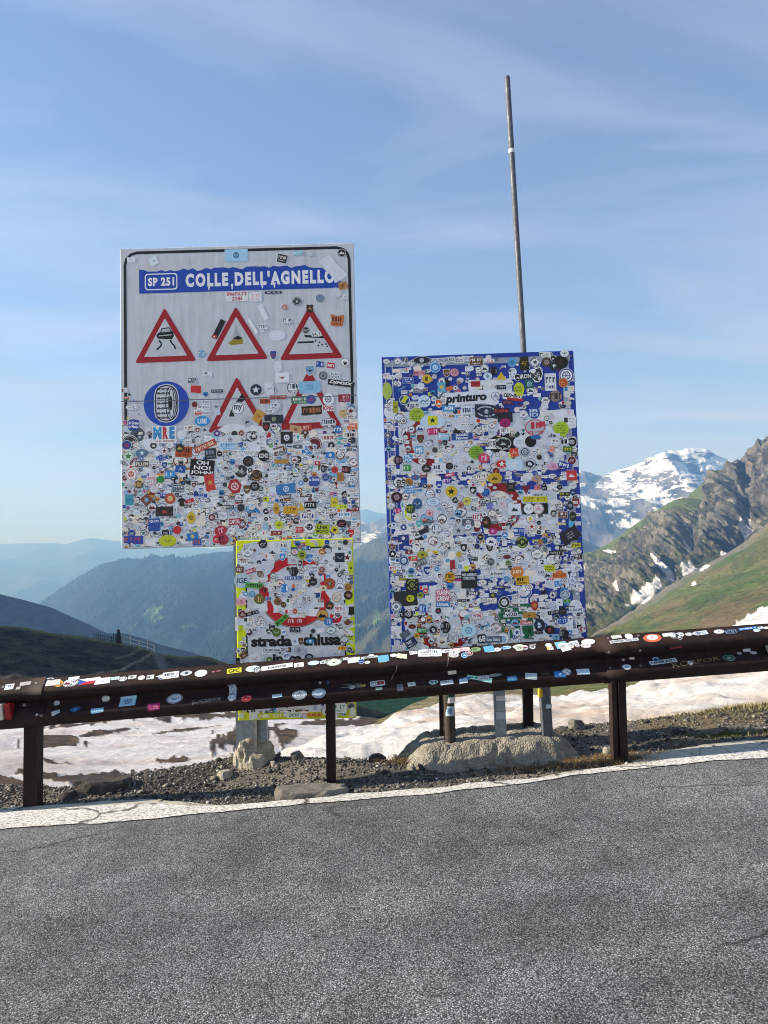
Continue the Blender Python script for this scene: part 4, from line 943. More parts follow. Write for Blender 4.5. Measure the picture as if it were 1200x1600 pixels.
class Board:
    """a flat sign panel placed by the rays through its corners; local x along the board, z up the board, -y towards the viewer"""
    def __init__(s, name, bl, br, tl, w_h=None):
        BL, BR, TL = P(*bl), P(*br), P(*tl)
        s.u = (BR - BL); s.w = np.linalg.norm(s.u); s.u /= s.w
        v = TL - BL; v -= s.u * v.dot(s.u); s.h = np.linalg.norm(v); s.v = v / s.h
        s.n = np.cross(s.u, s.v); s.n *= np.sign((CAM - BL).dot(s.n)); s.o = BL
        foot = BL + s.u * s.w / 2; zg = float(road_z(foot[0], foot[1])); s.lift = (foot[2] - zg) / s.v[2]
        s.org = foot - s.v * s.lift
        m_ = Matrix.Identity(4)
        for i in range(3): m_[i][0], m_[i][1], m_[i][2], m_[i][3] = s.u[i], -s.n[i], s.v[i], s.org[i]
        s.root = empty(name, m_); s.px = s.w / abs(br[0] - bl[0]); s.items = []
    def uv(s, px, py):
        d = FW + RI * ((px - 600) / FPX) + UPV * ((800 - py) / FPX); t = (s.o - CAM).dot(s.n) / d.dot(s.n); q = CAM + d * t - s.o
        return q.dot(s.u), q.dot(s.v)
    def frame(s, u, v, n): return np.stack([np.asarray(u) - s.w / 2, np.full(len(u), -n), np.asarray(v) + s.lift], -1)
    def local(s, P3):
        q = np.asarray(P3) - s.org; return (q.dot(s.u), -q.dot(s.n), q.dot(s.v))
    def panel(s, name, v0, v1, mat, t=0.02, u0=0.0, u1=None, y=0.0):
        u1 = s.w if u1 is None else u1; bm = bmesh.new(); bm_box(bm, (u0 - s.w / 2, y, v0 + s.lift), (u1 - s.w / 2, y + t, v1 + s.lift))
        bmesh.ops.bevel(bm, geom=bm.edges[:], offset=0.003, segments=1, affect='EDGES'); return bm_obj(name, bm, mat, s.root)
    def print(s, name, A, px, py, rot=0.0, off=0.0004, dz=0.00004, parent=None):
        u, v = s.uv(px, py); me = art_mesh(A.placed(u, v, rot), name, s.frame, off, dz); return link(bpy.data.objects.new(name, me), parent or s.root)
    # --- sticker bookkeeping: a height map keeps overlapping stickers on different levels
    def start(s, cell=0.008):
        s.cell = cell; s.lev = np.zeros((int(s.h / cell) + 2, int(s.w / cell) + 2), np.int16); s.cov = np.zeros_like(s.lev)
    def box(s, u, v, eu, ev):
        c = s.cell; i0, i1 = int(max(0, (v - ev) / c)), int(min(s.lev.shape[0] - 1, (v + ev) / c)) + 1; j0, j1 = int(max(0, (u - eu) / c)), int(min(s.lev.shape[1] - 1, (u + eu) / c)) + 1
        return slice(i0, max(i1, i0 + 1)), slice(j0, max(j1, j0 + 1))
    def stick(s, A, e, u, v, rot=0.0, size=None, front=False):
        ca, sa = abs(math.cos(rot)), abs(math.sin(rot)); eu, ev = e[0] * ca + e[1] * sa, e[0] * sa + e[1] * ca
        b = s.box(u, v, eu, ev); L = int(s.lev[b].max()) + 1; s.lev[b] = L; s.cov[b] += 1
        s.items.append((A.placed(u, v, rot), L, e[0] * e[1], front))
    def flush(s, limit=300):
        """the largest stickers become parts, the small rest one mass"""
        order = sorted(range(len(s.items)), key=lambda i: (not s.items[i][3], -s.items[i][2])); big = set(order[:limit]); rest = []
        for i, (lay, L, ar, fr) in enumerate(s.items):
            off = 0.0009 + min(L, 60) * 0.00012
            if i in big: link(bpy.data.objects.new('sticker', art_mesh(lay, 'sticker', s.frame, off, 0.000012)), s.root)
            else: rest.append((lay, off))
        if rest:
            vs, fs, cs, k = [], [], [], 0
            for lay, off in rest:
                for i, (q, f, c) in enumerate(lay):
                    vs.append(s.frame(q[:, 0], q[:, 1], off + i * 0.000012)); fs += [tuple(k + a_ for a_ in g_) for g_ in f]; cs.append(np.repeat(np.array(c)[None], len(q), 0)); k += len(q)
            me = bpy.data.meshes.new('small_stickers'); me.from_pydata(np.concatenate(vs).tolist(), [], fs); set_colors(me, np.concatenate(cs)); me.materials.append(M['print'])
            tag(link(bpy.data.objects.new('small_stickers', me), s.root), kind='stuff')
def reserve(B, lst, k=2):
    for it in lst:
        u, v = B.uv(it[1], it[2]); B.cov[B.box(u, v, it[3] * B.px * .42, it[4] * B.px * .42)] += k
def known(B, lst):
    """stickers one can make out: (shape, px, py, w, h in pixels, rot deg, base colour, ink colour, text, ...)"""
    for it in lst:
        sh, px, py, w, h, rot, c, k, t = it[:9]; w *= B.px; h *= B.px; c, k = lin(c), lin(k); A = Art()
        c, k = [tuple(min(.86, q_ * 1.18) for q_ in z_) if min(z_) > .3 else z_ for z_ in (c, k)]
        if sh == 'r': A.rect(w, h, c)
        elif sh == 'rr': A.rect(w, h, c, r=min(w, h) * 0.2)
        elif sh == 'o': A.disc(w / 2, h / 2, c, n=28)
        elif sh == 'or': A.disc(w / 2, h / 2, c, n=28); A.ring(w * 0.46, h * 0.46, min(w, h) * 0.05, k, n=28)
        elif sh == 'sh': pts = [(-.44, .5), (.44, .5), (.46, 0), (.25, -.36), (0, -.52), (-.25, -.36), (-.46, 0)]; A.poly([(a_ * w, b_ * h) for a_, b_ in pts], lin('#d8d8d8')); A.poly([(a_ * w * .88, b_ * h * .88) for a_, b_ in pts], c)
        elif sh == 'hex': A.poly([(math.cos(math.pi / 3 * i) * w / 2, math.sin(math.pi / 3 * i) * h / 2) for i in range(6)], c)
        elif sh == 'tri': A.poly([(-w / 2, -h / 2), (w / 2, -h / 2), (0, h / 2)], c)
        elif sh == 'bub': A.disc(w / 2, h / 2, c, n=24); A.poly([(0, -h * .3), (w * .3, -h * .35), (w * .25, -h * .68)], c); [A.ticks(w * .6, h * .09, k, 0, h * (.2 - .16 * i)) for i in range(4)]
        elif sh == 'jag': A.rect(w, h, c, jag=min(w, h) * .08)
        elif sh == 'shirt': A.poly([(x_ * w, y_ * h) for x_, y_ in ((-.26, -.5), (.26, -.5), (.26, .15), (.4, .02), (.5, .25), (.2, .5), (-.2, .5), (-.5, .25), (-.4, .02), (-.26, .15))], c)
        if t == '*': emblem(A, min(w, h) * 0.33, k, c)
        elif t == '#': A.ticks(w * .8, h * .42, k, 0, h * .12); A.ticks(w * .7, h * .18, k, 0, -h * .28)
        elif t == '=': A.ticks(w * .86, h * .6, k)
        elif t == 'arc': A.arcticks(w * .38, h * .12, k, 0.4, 2.75, h * .38); A.arcticks(w * .38, h * .12, k, 3.6, 5.85, h * .38); emblem(A, min(w, h) * .22, k, c)
        elif t:
            rows = t.split('|'); n_ = len(rows); fit = it[9] if len(it) > 9 else 0.86; vf = it[10] if len(it) > 10 else (0.62 if n_ == 1 else 0.8); shr = it[11] if len(it) > 11 else 0.0
            for r_, tt in enumerate(rows):
                if tt: A.text(tt, w * fit * (1 if n_ == 1 else min(1, len(tt) / max(map(len, rows)) + .15)), h * vf / n_ * (1 if n_ == 1 else .82), k, 0, h * vf * (0.5 - (r_ + 0.5) / n_), bold=0.03, shear=shr)
        u, v = B.uv(px, py); B.stick(A, (w / 2, h / 2), u, v, math.radians(rot), front=True)
def fill(B, n, smin, smax, dens, maxcov=1, tries=40, art=rand_art, rotmax=20, inset=0.01):
    c = 0
    for _ in range(n * tries):
        if c >= n: break
        u, v = random.uniform(inset, B.w - inset), random.uniform(inset, B.h - inset)
        if random.random() > dens(u, v): continue
        s_ = min(max(random.lognormvariate(math.log((smin * smax) ** .5 * .9), .40), smin * .8), smax * 1.5) * B.px
        b = B.box(u, v, s_ * .36, s_ * .3)
        if (B.cov[b] >= maxcov).mean() > 0.32: continue
        A, e = art(s_); rt = math.radians(random.choice([0, 0, 0, random.uniform(-rotmax, rotmax), random.uniform(-5, 5)])); ca, sa = abs(math.cos(rt)), abs(math.sin(rt)); eu, ev = (e[0] * ca + e[1] * sa) * 1.03 + .004, (e[0] * sa + e[1] * ca) * 1.03 + .004
        u = min(max(u, eu), B.w - eu); v = min(max(v, ev), B.h - ev)
        B.stick(A, e, u, v, rt); c += 1
    return c
def residue(s):
    A = Art(); c = random.choice([lin((214, 219, 226)), lin((222, 226, 230)), lin((205, 212, 222)), lin((228, 228, 228))]); w, h = s * random.uniform(.8, 1.8), s * random.uniform(.6, 1.3)
    if random.random() < .35: A.disc(w * .45, w * .45, c, n=16); return A, (w * .45, w * .45)
    A.rect(w, h, c, jag=s * .035); return A, (w / 2, h / 2)
# ================================================================== LEFT BOARD: warning sign of the pass
B = Board('warning_sign', (190, 858, 5.48), (564, 848, 5.48), (183, 389, 5.50)); LB = B
tag(B.root, 'tall grey warning board with blue name banner and red triangles, sticker-covered below', 'road sign')
seam = B.uv(370, 623)[1]
B.panel('upper_panel', seam + 0.003, B.h, M['board_grey']); B.panel('lower_panel', 0, seam - 0.003, M['board_grey'])
px = B.px
bm = bmesh.new()
for zz_ in (0.25, 0.9, 1.5, 2.05): bm_box(bm, (-B.w / 2 + .1, 0.022, zz_ + B.lift), (B.w / 2 - .1, 0.05, zz_ + .05 + B.lift))
bm_obj('back_brace', bm, M['alu'], B.root)
# black border line
A = Art(); w, h, r = B.w - 11 * px, B.h - 10 * px, 22 * px
out = Art().rect(w, h, BK, r=r).L[0][0]; inn = Art().rect(w - 9 * px, h - 9 * px, BK, r=r - 4.5 * px).L[0][0]; nP = len(out)
A.L.append((np.concatenate([out, inn]), [(k, (k + 1) % nP, nP + (k + 1) % nP, nP + k) for k in range(nP)], BK))
me = art_mesh(A.placed(B.w / 2, B.h / 2), 'border_line', B.frame, 0.0005); link(bpy.data.objects.new('border_line', me), B.root)
# name banner with a torn upper edge
BLUE = lin((26, 70, 168)); A = Art()
W_, H_ = 322 * px, 39 * px
top = [(-W_ / 2 + W_ * t, H_ / 2 - (0 if random.random() < .45 else random.uniform(0, .12) * H_)) for t in np.linspace(0, 1, 46)]
top[-8:] = [(x_, y_ - H_ * f) for (x_, y_), f in zip(top[-8:], (0, .05, .1, .15, .3, .42, .5, .55))]
A.poly([(-W_ / 2, -H_ / 2), (W_ / 2, -H_ / 2)] + top[::-1], BLUE)
A.ring(27 * px, 13 * px, 1.8 * px, WH, -W_ / 2 + 34 * px, -1 * px, 4, math.pi / 4, math.pi / 4 + 2 * math.pi) if False else None
x0 = -W_ / 2 + 35 * px
o_ = Art().rect(52 * px, 27 * px, WH, x0, -1 * px, r=5 * px).L[0][0]; i_ = Art().rect(48.5 * px, 23.5 * px, WH, x0, -1 * px, r=4 * px).L[0][0]; nP = len(o_)
A.L.append((np.concatenate([o_, i_]), [(k, (k + 1) % nP, nP + (k + 1) % nP, nP + k) for k in range(nP)], WH))
A.text('SP 251', 42 * px, 14 * px, WH, x0, -1 * px, bold=.05, space=1.15)
A.text("COLLE DELL'AGNELLO", 238 * px, 23 * px, WH, -W_ / 2 + 193 * px, 0, bold=.06, space=1.3)
for t in (.345, .46, .61, .67):                                            # glue runs below the letters
    A.poly([(-W_ / 2 + W_ * t - 2 * px, -8 * px), (-W_ / 2 + W_ * t + 2 * px, -8 * px), (-W_ / 2 + W_ * t + .6 * px, -17 * px), (-W_ / 2 + W_ * t - .6 * px, -17 * px)], WH)
B.print('name_banner', A, 375, 435.5, math.radians(0.2), 0.0007)
RED = lin((158, 20, 30))
def triangle(w, h, pic):
    A = Art(); r_ = 5 * px; c_ = [(-w / 2, -h / 2), (w / 2, -h / 2), (0, h / 2)]
    def rnd(c_, r_):
        pts = []
        for i in range(3):
            a_, b_, d_ = Vector(c_[i - 1]), Vector(c_[i]), Vector(c_[(i + 1) % 3]); e1, e2 = (a_ - b_).normalized(), (d_ - b_).normalized()
            for t in (0, .33, .67, 1): pts.append(tuple(b_ + e1 * r_ * (1 - t) ** 2 + e2 * r_ * t ** 2))
        return pts
    A.poly(rnd(c_, r_), RED); s_ = .70; A.poly(rnd([(x_ * s_, (y_ + h * .055) * s_ - h * .085) for x_, y_ in c_], r_ * .4), lin((196, 200, 206)))
    pic(A); return A
def pic_skid(A):
    A.poly([(x_ * px, y_ * px) for x_, y_ in ((-10, 4), (13, 6), (14, -2), (11, -8), (-12, -6), (-14, 0))], BK); A.line([(x_ * px, y_ * px) for x_, y_ in ((-7, 4), (-5, 10), (7, 11), (10, 5))], 1.6 * px, BK)
    A.poly([(x_ * px, y_ * px) for x_, y_ in ((-6, 4), (-4, 9), (6, 10), (9, 5))], lin((180, 184, 190))); A.rect(20 * px, 1.6 * px, lin((180, 184, 190)), 0, -1 * px, .06)
    for sx in (-1, 1): A.line([(x_ * px, y_ * px) for x_, y_ in ((-10 if sx < 0 else 8, -9), (-6 if sx < 0 else 10, -14), (-7 if sx < 0 else 14, -18), (-14 if sx < 0 else 16, -24))], 2.6 * px, BK)
def pic_fade(A):
    A.poly([(x_ * px, y_ * px) for x_, y_ in ((-8, -10), (10, -8), (2, 4), (0, 16), (-3, 2))], lin((168, 172, 176))); A.poly([(x_ * px, y_ * px) for x_, y_ in ((-14, -16), (-4, -8), (10, -9), (10, -18), (-8, -19))], lin((150, 134, 40))); A.poly([(x_ * px, y_ * px) for x_, y_ in ((-6, -9), (2, -4), (9, -8), (4, -11))], BK)
def pic_rocks(A):
    A.poly([(x_ * px, y_ * px) for x_, y_ in ((-10, -4), (20, -7), (22, -11), (-9, -8))], BK); A.rect(26 * px, 3 * px, BK, -8 * px, -16 * px)
    for x_, y_ in ((8, -14), (14, -17), (18, -21), (24, -20), (26, -24), (12, -22)): A.disc(1.6 * px, 1.6 * px, BK, x_ * px, y_ * px, 6)
def pic_bend(A):
    A.poly([(x_ * px, y_ * px) for x_, y_ in ((-14, -20), (-6, -20), (-5, 0), (8, 10), (8, 16), (14, 8), (5, 0), (4, 4), (-8, -2))], BK)
def pic_none(A): pass
B.print('warning_triangle', triangle(98 * px, 88 * px, pic_skid), 258, 523, .012, .0007)
B.print('warning_triangle', triangle(99 * px, 87 * px, pic_fade), 369.5, 520.5, .012, .0007)
B.print('warning_triangle', triangle(101 * px, 87 * px, pic_rocks), 485, 519, .012, .0007)
B.print('warning_triangle', triangle(96 * px, 88 * px, pic_bend), 371, 631, .012, .0009)
B.print('warning_triangle', triangle(100 * px, 96 * px, pic_none), 484, 623, .012, .0009)
# snow chain disc
A = Art(); A.disc(36 * px, 36 * px, lin((22, 72, 172)), n=40); A.rect(39 * px, 62 * px, lin((206, 210, 216)), 0, 1 * px, r=18 * px)
o_ = Art().rect(36 * px, 59 * px, BK, 0, 1 * px, r=17 * px).L[0][0]; i_ = Art().rect(32 * px, 55 * px, BK, 0, 1 * px, r=15 * px).L[0][0]; nP = len(o_)
A.L.append((np.concatenate([o_, i_]), [(k, (k + 1) % nP, nP + (k + 1) % nP, nP + k) for k in range(nP)], BK))
A.ring(5 * px, 24 * px, 1.6 * px, BK, 8 * px, 1 * px, 20); A.ring(9 * px, 27 * px, 1.4 * px, BK, 7 * px, 1 * px, 20); A.disc(2.6 * px, 12 * px, BK, 7 * px, 1 * px, 12)
for yy in (-22, -15, -7, 1, 9, 17, 24):
    A.line([(-15 * px, yy * px), (5 * px, yy * px)], 1.0 * px, BK)
    for xx in (-12, -5, 2): A.ring(3 * px, 1.9 * px, .9 * px, BK, xx * px, yy * px, 8)
B.print('snow_chain_disc', A, 260, 631, 0, .0009)
A = Art(); A.rect(B.w * .995, 1.2 * px, lin((96, 100, 106))); B.print('panel_seam', A, 373, 623, .0, .0014)

B.start()
def uvp(px_, py_): return B.uv(px_, py_)
y640, y690, y760 = B.uv(370, 640)[1], B.uv(370, 690)[1], B.uv(370, 760)[1]
for (sx, sy) in ((0, 1),):                                                # keep the printed signs readable
    for (cx, cy, ex, ey) in ((260, 631, 38, 38), (258, 523, 50, 46), (370, 523, 34, 46), (485, 523, 50, 40), (375, 436, 165, 24)):
        u, v = B.uv(cx, cy); B.cov[B.box(u, v, ex * px, ey * px)] += 9
    u, v = B.uv(371, 632); B.cov[B.box(u, v, 47 * px, 42 * px)] += 9; u, v = B.uv(484, 632); B.cov[B.box(u, v, 48 * px, 42 * px)] += 3
y560 = B.uv(370, 590)[1]
def dens(u, v): return float(np.interp(v, [0, y760, y690, y640, y560], [1, 1, .6, .16, 0])) * (1 if u > B.w * .4 else float(np.interp(v, [y690, y640], [1, .25])))
BASE = B.cov.copy(); fill(B, 120, 16, 40, lambda u, v: dens(u, v) if v < y690 else 0, 3, 30, residue, 8); B.cov = BASE
KL = [
 ('r', 257, 679, 38, 27, 0, '#dcdcdc', '#2f7fc0', '', 0), ('rr', 209, 664, 17, 17, -3, '#1c3f96', '#e0e4ec', 'la Grave|la Meije', .9), ('o', 316, 658, 24, 16, 0, '#2f92d0', '#e8f0f4', 'USE', .6, .5),
 ('r', 316, 731, 38, 26, -6, '#141416', '#e8e8e8', 'OH|NO!|JOHN!', .92, .92), ('r', 287, 706, 26, 17, -3, '#b04a1c', '#241410', '#'), ('o', 281, 700, 14, 14, 0, '#2a2c20', '#b8a858', '*'),
 ('o', 412, 712, 18, 18, 0, '#16181c', '#e8e8e8', 'KONO', .8, .4), ('r', 370, 463, 36, 17, 1, '#d4d4d6', '#b02830', 'SPIANTA STE|ZINN', .9, .9), ('r', 399, 464, 20, 15, 2, '#d0d4da', '#d8a0a0', '#'),
 ('r', 427, 457, 27, 4, 0, '#24262c', '#c8ccd4', '='), ('r', 369, 399, 37, 20, 0, '#9cc4e0', '#4878a8', '*'), ('r', 240, 408, 13, 13, 25, '#cfd8e2', '#8aa8c4', '*'), ('r', 441, 404, 15, 13, -14, '#202226', '#dcdcdc', '#'),
 ('r', 466, 395, 15, 8, 5, '#8cc8d4', '#f0f4f4', '='), ('r', 484, 396, 10, 10, 0, '#b8bcc0', '#c4c8cc', ''), ('or', 534, 395, 14, 14, 0, '#1a1a1c', '#c8c8c8', '*'), ('r', 205, 406, 13, 8, 0, '#d4d8dc', '#26303c', '*'),
 ('jag', 520, 420, 22, 44, 38, '#c8cdd4', '#c8cdd4', ''), ('jag', 536, 446, 14, 12, 10, '#b0804c', '#704820', '*'), ('o', 524, 457, 18, 16, 0, '#bcc2ca', '#bcc2ca', ''), ('r', 537, 464, 13, 8, 0, '#d0d4d8', '#20242c', '='),
 ('or', 464, 471, 15, 15, 0, '#2c3238', '#a8b0b8', 'arc'), ('or', 500, 466, 13, 13, 0, '#8094a8', '#48586c', '*'), ('or', 445, 480, 10, 10, 0, '#a83c30', '#d8c8b8', '*'), ('jag', 527, 501, 20, 18, -4, '#c0703c', '#702020', '#'),
 ('r', 411, 488, 8, 26, 24, '#d2d6dc', '#d2d6dc', ''), ('or', 449, 502, 16, 13, 0, '#d6d8dc', '#2a2c30', '#'), ('o', 433, 524, 26, 17, 0, '#ccd2da', '#ccd2da', ''), ('o', 411, 512, 14, 14, 0, '#d0d4da', '#606870', '#'),
 ('r', 342, 514, 9, 32, -27, '#1c1e22', '#d8d8d8', ''), ('r', 335, 526, 8, 6, -27, '#b02c20', '#e0e0e0', '*'), ('r', 395, 510, 5, 26, 30, '#d8dadc', '#24262a', ''), ('rr', 494, 522, 15, 8, 0, '#d4d8dc', '#33373c', 'GALT', .9),
 ('or', 478, 516, 12, 12, 0, '#24272c', '#d0d0d0', '*'), ('jag', 484, 482, 11, 12, 0, '#302418', '#c8a040', '*'), ('sh', 427, 555, 12, 15, 0, '#30488c', '#b04838', '*'), ('o', 315, 553, 14, 12, 0, '#7ca4c8', '#d4e0e8', '='),
 ('o', 434, 573, 14, 18, 0, '#c8ced6', '#c8ced6', ''), ('or', 539, 566, 15, 15, 0, '#d8d8da', '#18181c', '*'), ('r', 500, 569, 12, 9, -8, '#24489c', '#d0d8e8', '='), ('r', 517, 571, 12, 9, -8, '#c02c3c', '#d8d8d8', '='),
 ('r', 324, 584, 15, 8, -8, '#d6d8dc', '#202226', '#'), ('sh', 484, 579, 17, 17, 0, '#7fa4c0', '#22303c', '*'), ('or', 505, 587, 14, 14, 0, '#9098a0', '#303438', 'arc'), ('r', 524, 587, 14, 11, 4, '#d4d8dc', '#5c6468', 'FLAT|POKE', .9, .9),
 ('r', 533, 599, 42, 9, -9, '#1a1b1e', '#e4e4e6', 'DJMSIX', .9, .7, .3), ('r', 484, 605, 34, 19, 2, '#8cc0e0', '#3c6c9c', '*'), ('or', 457, 606, 19, 19, 0, '#d8dce2', '#1e3054', '#'), ('r', 441, 590, 22, 16, 0, '#d4d8dc', '#1c1e22', '*'),
 ('o', 400, 609, 18, 18, 0, '#24303c', '#cdd4dc', '*'), ('r', 421, 607, 13, 20, 3, '#c8ccd2', '#26282c', '*'), ('jag', 306, 608, 16, 11, -6, '#c8262c', '#c8262c', ''), ('r', 339, 611, 19, 5, 0, '#262c38', '#b0b8c4', '='), ('o', 304, 632, 9, 9, 0, '#6c2024', '#6c2024', ''),
 ('r', 322, 628, 13, 7, 0, '#d4d8de', '#54606c', 'Kno!', .8), ('r', 322, 636, 13, 7, 0, '#d4d8de', '#54606c', 'Kno!', .8), ('r', 322, 645, 14, 7, 0, '#d4d8de', '#54606c', 'Kno!', .8), ('r', 338, 636, 10, 26, 8, '#b8c0c8', '#5c6c7c', '*'),
 ('or', 372, 638, 21, 21, 0, '#d8dade', '#26344c', 'my', .6, .5), ('r', 386, 659, 13, 16, 22, '#a8acb4', '#24262a', '*'), ('jag', 404, 650, 14, 20, -34, '#c89c3c', '#a83424', '*'), ('r', 428, 655, 30, 14, 0, '#232c3c', '#96a07c', '*'), ('sh', 416, 667, 15, 17, 0, '#1c1c20', '#a0283c', '*'),
 ('r', 435, 621, 26, 6, 0, '#a84430', '#e0c8b8', '='), ('r', 414, 627, 16, 8, 0, '#a8502c', '#3c1c14', '='), ('rr', 469, 625, 28, 12, 0, '#3c7458', '#cfd8cc', '#'), ('o', 486, 624, 15, 15, 0, '#3054a0', '#c83c4c', '*'), ('jag', 487, 641, 32, 14, 2, '#30281c', '#b06c3c', '='),
 ('o', 513, 624, 18, 20, 0, '#d4d8de', '#3c4450', '*'), ('r', 513, 638, 18, 9, 0, '#d8d8da', '#a8242c', 'KPIG', .9, .8), ('r', 538, 622, 19, 12, 0, '#8c2438', '#d4a0a8', '#'), ('or', 536, 646, 14, 14, 0, '#b89858', '#d8ccb0', '*'), ('or', 513, 661, 25, 17, 0, '#d4d8dc', '#2a3850', '#'),
 ('o', 528, 671, 14, 12, 0, '#2c74b8', '#d8e4ec', '='), ('jag', 462, 671, 18, 12, -10, '#c8a078', '#8c5430', '*'), ('jag', 480, 668, 14, 10, 5, '#b84434', '#d8b0a0', '='), ('r', 448, 684, 19, 19, 0, '#24262a', '#c8ccd0', '*'), ('r', 512, 684, 22, 12, 3, '#d4d4d2', '#a0503c', '='),
 ('r', 321, 697, 36, 10, 24, '#b85434', '#e0c4b0', '='), ('r', 329, 709, 18, 17, 4, '#262c38', '#7c8898', '#'), ('jag', 360, 687, 34, 12, 2, '#c4c8ce', '#18191c', '*'), ('o', 356, 697, 28, 13, 0, '#a8c8e0', '#5c8cb8', '#'),
 ('r', 296, 669, 16, 9, 4, '#d8d8d4', '#9c4430', '#'), ('o', 284, 679, 15, 15, 0, '#ccd2d8', '#ccd2d8', ''), ('o', 222, 708, 20, 13, 0, '#5c7c98', '#d0dce4', '*'), ('or', 201, 713, 17, 17, 0, '#ccd8cc', '#48803c', '*'), ('or', 205, 741, 19, 19, 0, '#dcdcdc', '#c86434', '*'), ('r', 222, 725, 21, 9, 0, '#58564c', '#d4d0c0', 'PLUM', .9),
 ('or', 257, 705, 13, 13, 0, '#d8d8da', '#7c2c48', '*'), ('o', 217, 757, 13, 13, 0, '#6c4c28', '#c8a46c', '='), ('o', 251, 749, 13, 11, 0, '#2c8c44', '#2c8c44', ''), ('r', 282, 733, 16, 11, -8, '#2456a8', '#a8c8e8', '*'), ('r', 266, 741, 16, 10, 0, '#3c9cd0', '#d4e8f0', '='),
 ('o', 266, 779, 17, 17, 0, '#b8502c', '#e8c890', '*'), ('shirt', 284, 785, 13, 13, 0, '#18191c', '#18191c', ''), ('jag', 328, 754, 15, 26, 5, '#cc3c34', '#c8a040', '*'), ('hex', 367, 760, 22, 26, 10, '#b02c34', '#e0c4c4', '*'), ('r', 229, 781, 15, 15, 40, '#7c4830', '#7cb0d8', '*'),
 ('r', 202, 781, 13, 17, 0, '#3ca0b0', '#20409c', '*'), ('o', 299, 809, 13, 19, 0, '#d8b430', '#2c2414', '*'), ('r', 241, 820, 18, 20, 0, '#2c50a0', '#d4dcec', 'QLOS||', .8, .8), ('o', 277, 828, 13, 13, 0, '#cc2830', '#cc2830', ''), ('r', 257, 799, 27, 15, 0, '#302428', '#b84030', '*'), ('r', 225, 798, 0.5, 0.5, 0, '#302428', '#b84030', ''),
 ('o', 262, 845, 28, 18, 0, '#c0cc24', '#485060', '*'), ('r', 216, 844, 16, 13, 0, '#2444a4', '#c83c34', '#'), ('r', 201, 843, 15, 11, 0, '#2c4ca0', '#c0643c', '='), ('jag', 301, 838, 17, 12, 10, '#2878c0', '#e0d040', '*'), ('r', 308, 847, 14, 10, 0, '#3058b0', '#c86838', '='), ('o', 345, 829, 20, 15, 15, '#b4283c', '#d8b8bc', '='), ('o', 349, 843, 17, 17, 0, '#a83040', '#2c1418', '#'), ('r', 367, 815, 18, 10, 3, '#a43440', '#e0e0e0', 'CAPITAL', .9),
 ('o', 401, 743, 18, 18, 0, '#2c2820', '#b88448', 'arc'), ('o', 388, 721, 17, 17, 0, '#20242c', '#8c6440', '*'), ('r', 440, 721, 22, 7, 0, '#b88c3c', '#b88c3c', ''), ('o', 398, 760, 15, 15, 0, '#1c1e22', '#c4c8cc', '*'), ('jag', 447, 764, 30, 16, 5, '#3c7cb8', '#d0dce8', '*'), ('rr', 491, 752, 17, 15, 0, '#3454a0', '#d0d8e8', 'la Grave|', .9), ('o', 523, 734, 11, 11, 0, '#c43434', '#701818', '*'), ('r', 541, 734, 14, 11, -8, '#202024', '#a8646c', '='), ('r', 532, 745, 11, 14, 0, '#b07c44', '#3c2814', '*'), ('jag', 516, 711, 14, 10, 0, '#2c7cc4', '#d8e4ec', '*'),
 ('r', 485, 789, 19, 11, 0, '#17181b', '#c8c8c8', '='), ('r', 454, 797, 22, 12, 0, '#e0a828', '#3c2c10', '#'), ('tri', 471, 792, 12, 12, 0, '#e0b42c', '#181818', ''), ('o', 432, 795, 10, 18, 0, '#d09c2c', '#2c2418', '*'), ('r', 522, 785, 11, 14, 0, '#d8c828', '#242418', '*'), ('r', 534, 792, 17, 7, 0, '#d0dc38', '#5c6420', '='), ('jag', 504, 827, 22, 15, -4, '#a8b828', '#1c1e14', 'LNR|MOTO', .85, .85), ('o', 523, 828, 12, 12, 0, '#d4c834', '#3c2c14', '*'), ('o', 436, 820, 13, 13, 0, '#c8d428', '#1c1e18', '*'), ('o', 534, 818, 16, 13, 0, '#1c1a1e', '#d87080', '*'), ('r', 468, 828, 12, 9, 0, '#c03440', '#e0c0c0', '#'), ('r', 432, 833, 17, 7, 0, '#8c3c38', '#d0a8a0', '='), ('r', 538, 804, 20, 8, 0, '#d8dce0', '#4080b0', '='), ('r', 416, 780, 8, 8, 0, '#d0dc2c', '#888', '') if False else ('r', 416, 780, 9, 8, 0, '#d0dc2c', '#606020', '='),
]
reserve(B, KL)
fill(B, 200, 8, 16, dens, 1, 90)
fill(B, 560, 8, 17, dens, 2, 60)
fill(B, 420, 6, 10, dens, 3, 40)
known(B, KL)
# large three-letter sticker under the chain disc
A = Art(); s_ = px
for t, xx, cc in (('M', -11, '#3c96cc'), ('R', 1.5, '#c83c40'), ('E', 12, '#3c8cc8')): A.text(t, (13 if t == 'M' else 8.5) * s_, 20 * s_, lin(cc), xx * s_, 2.5 * s_, bold=.07)
A.ticks(34 * s_, 3 * s_, lin('#a03040'), 0, -10.5 * s_); u, v = B.uv(257, 679); B.stick(A, (18 * s_, 13 * s_), u, v, 0, front=True)
B.flush(300)
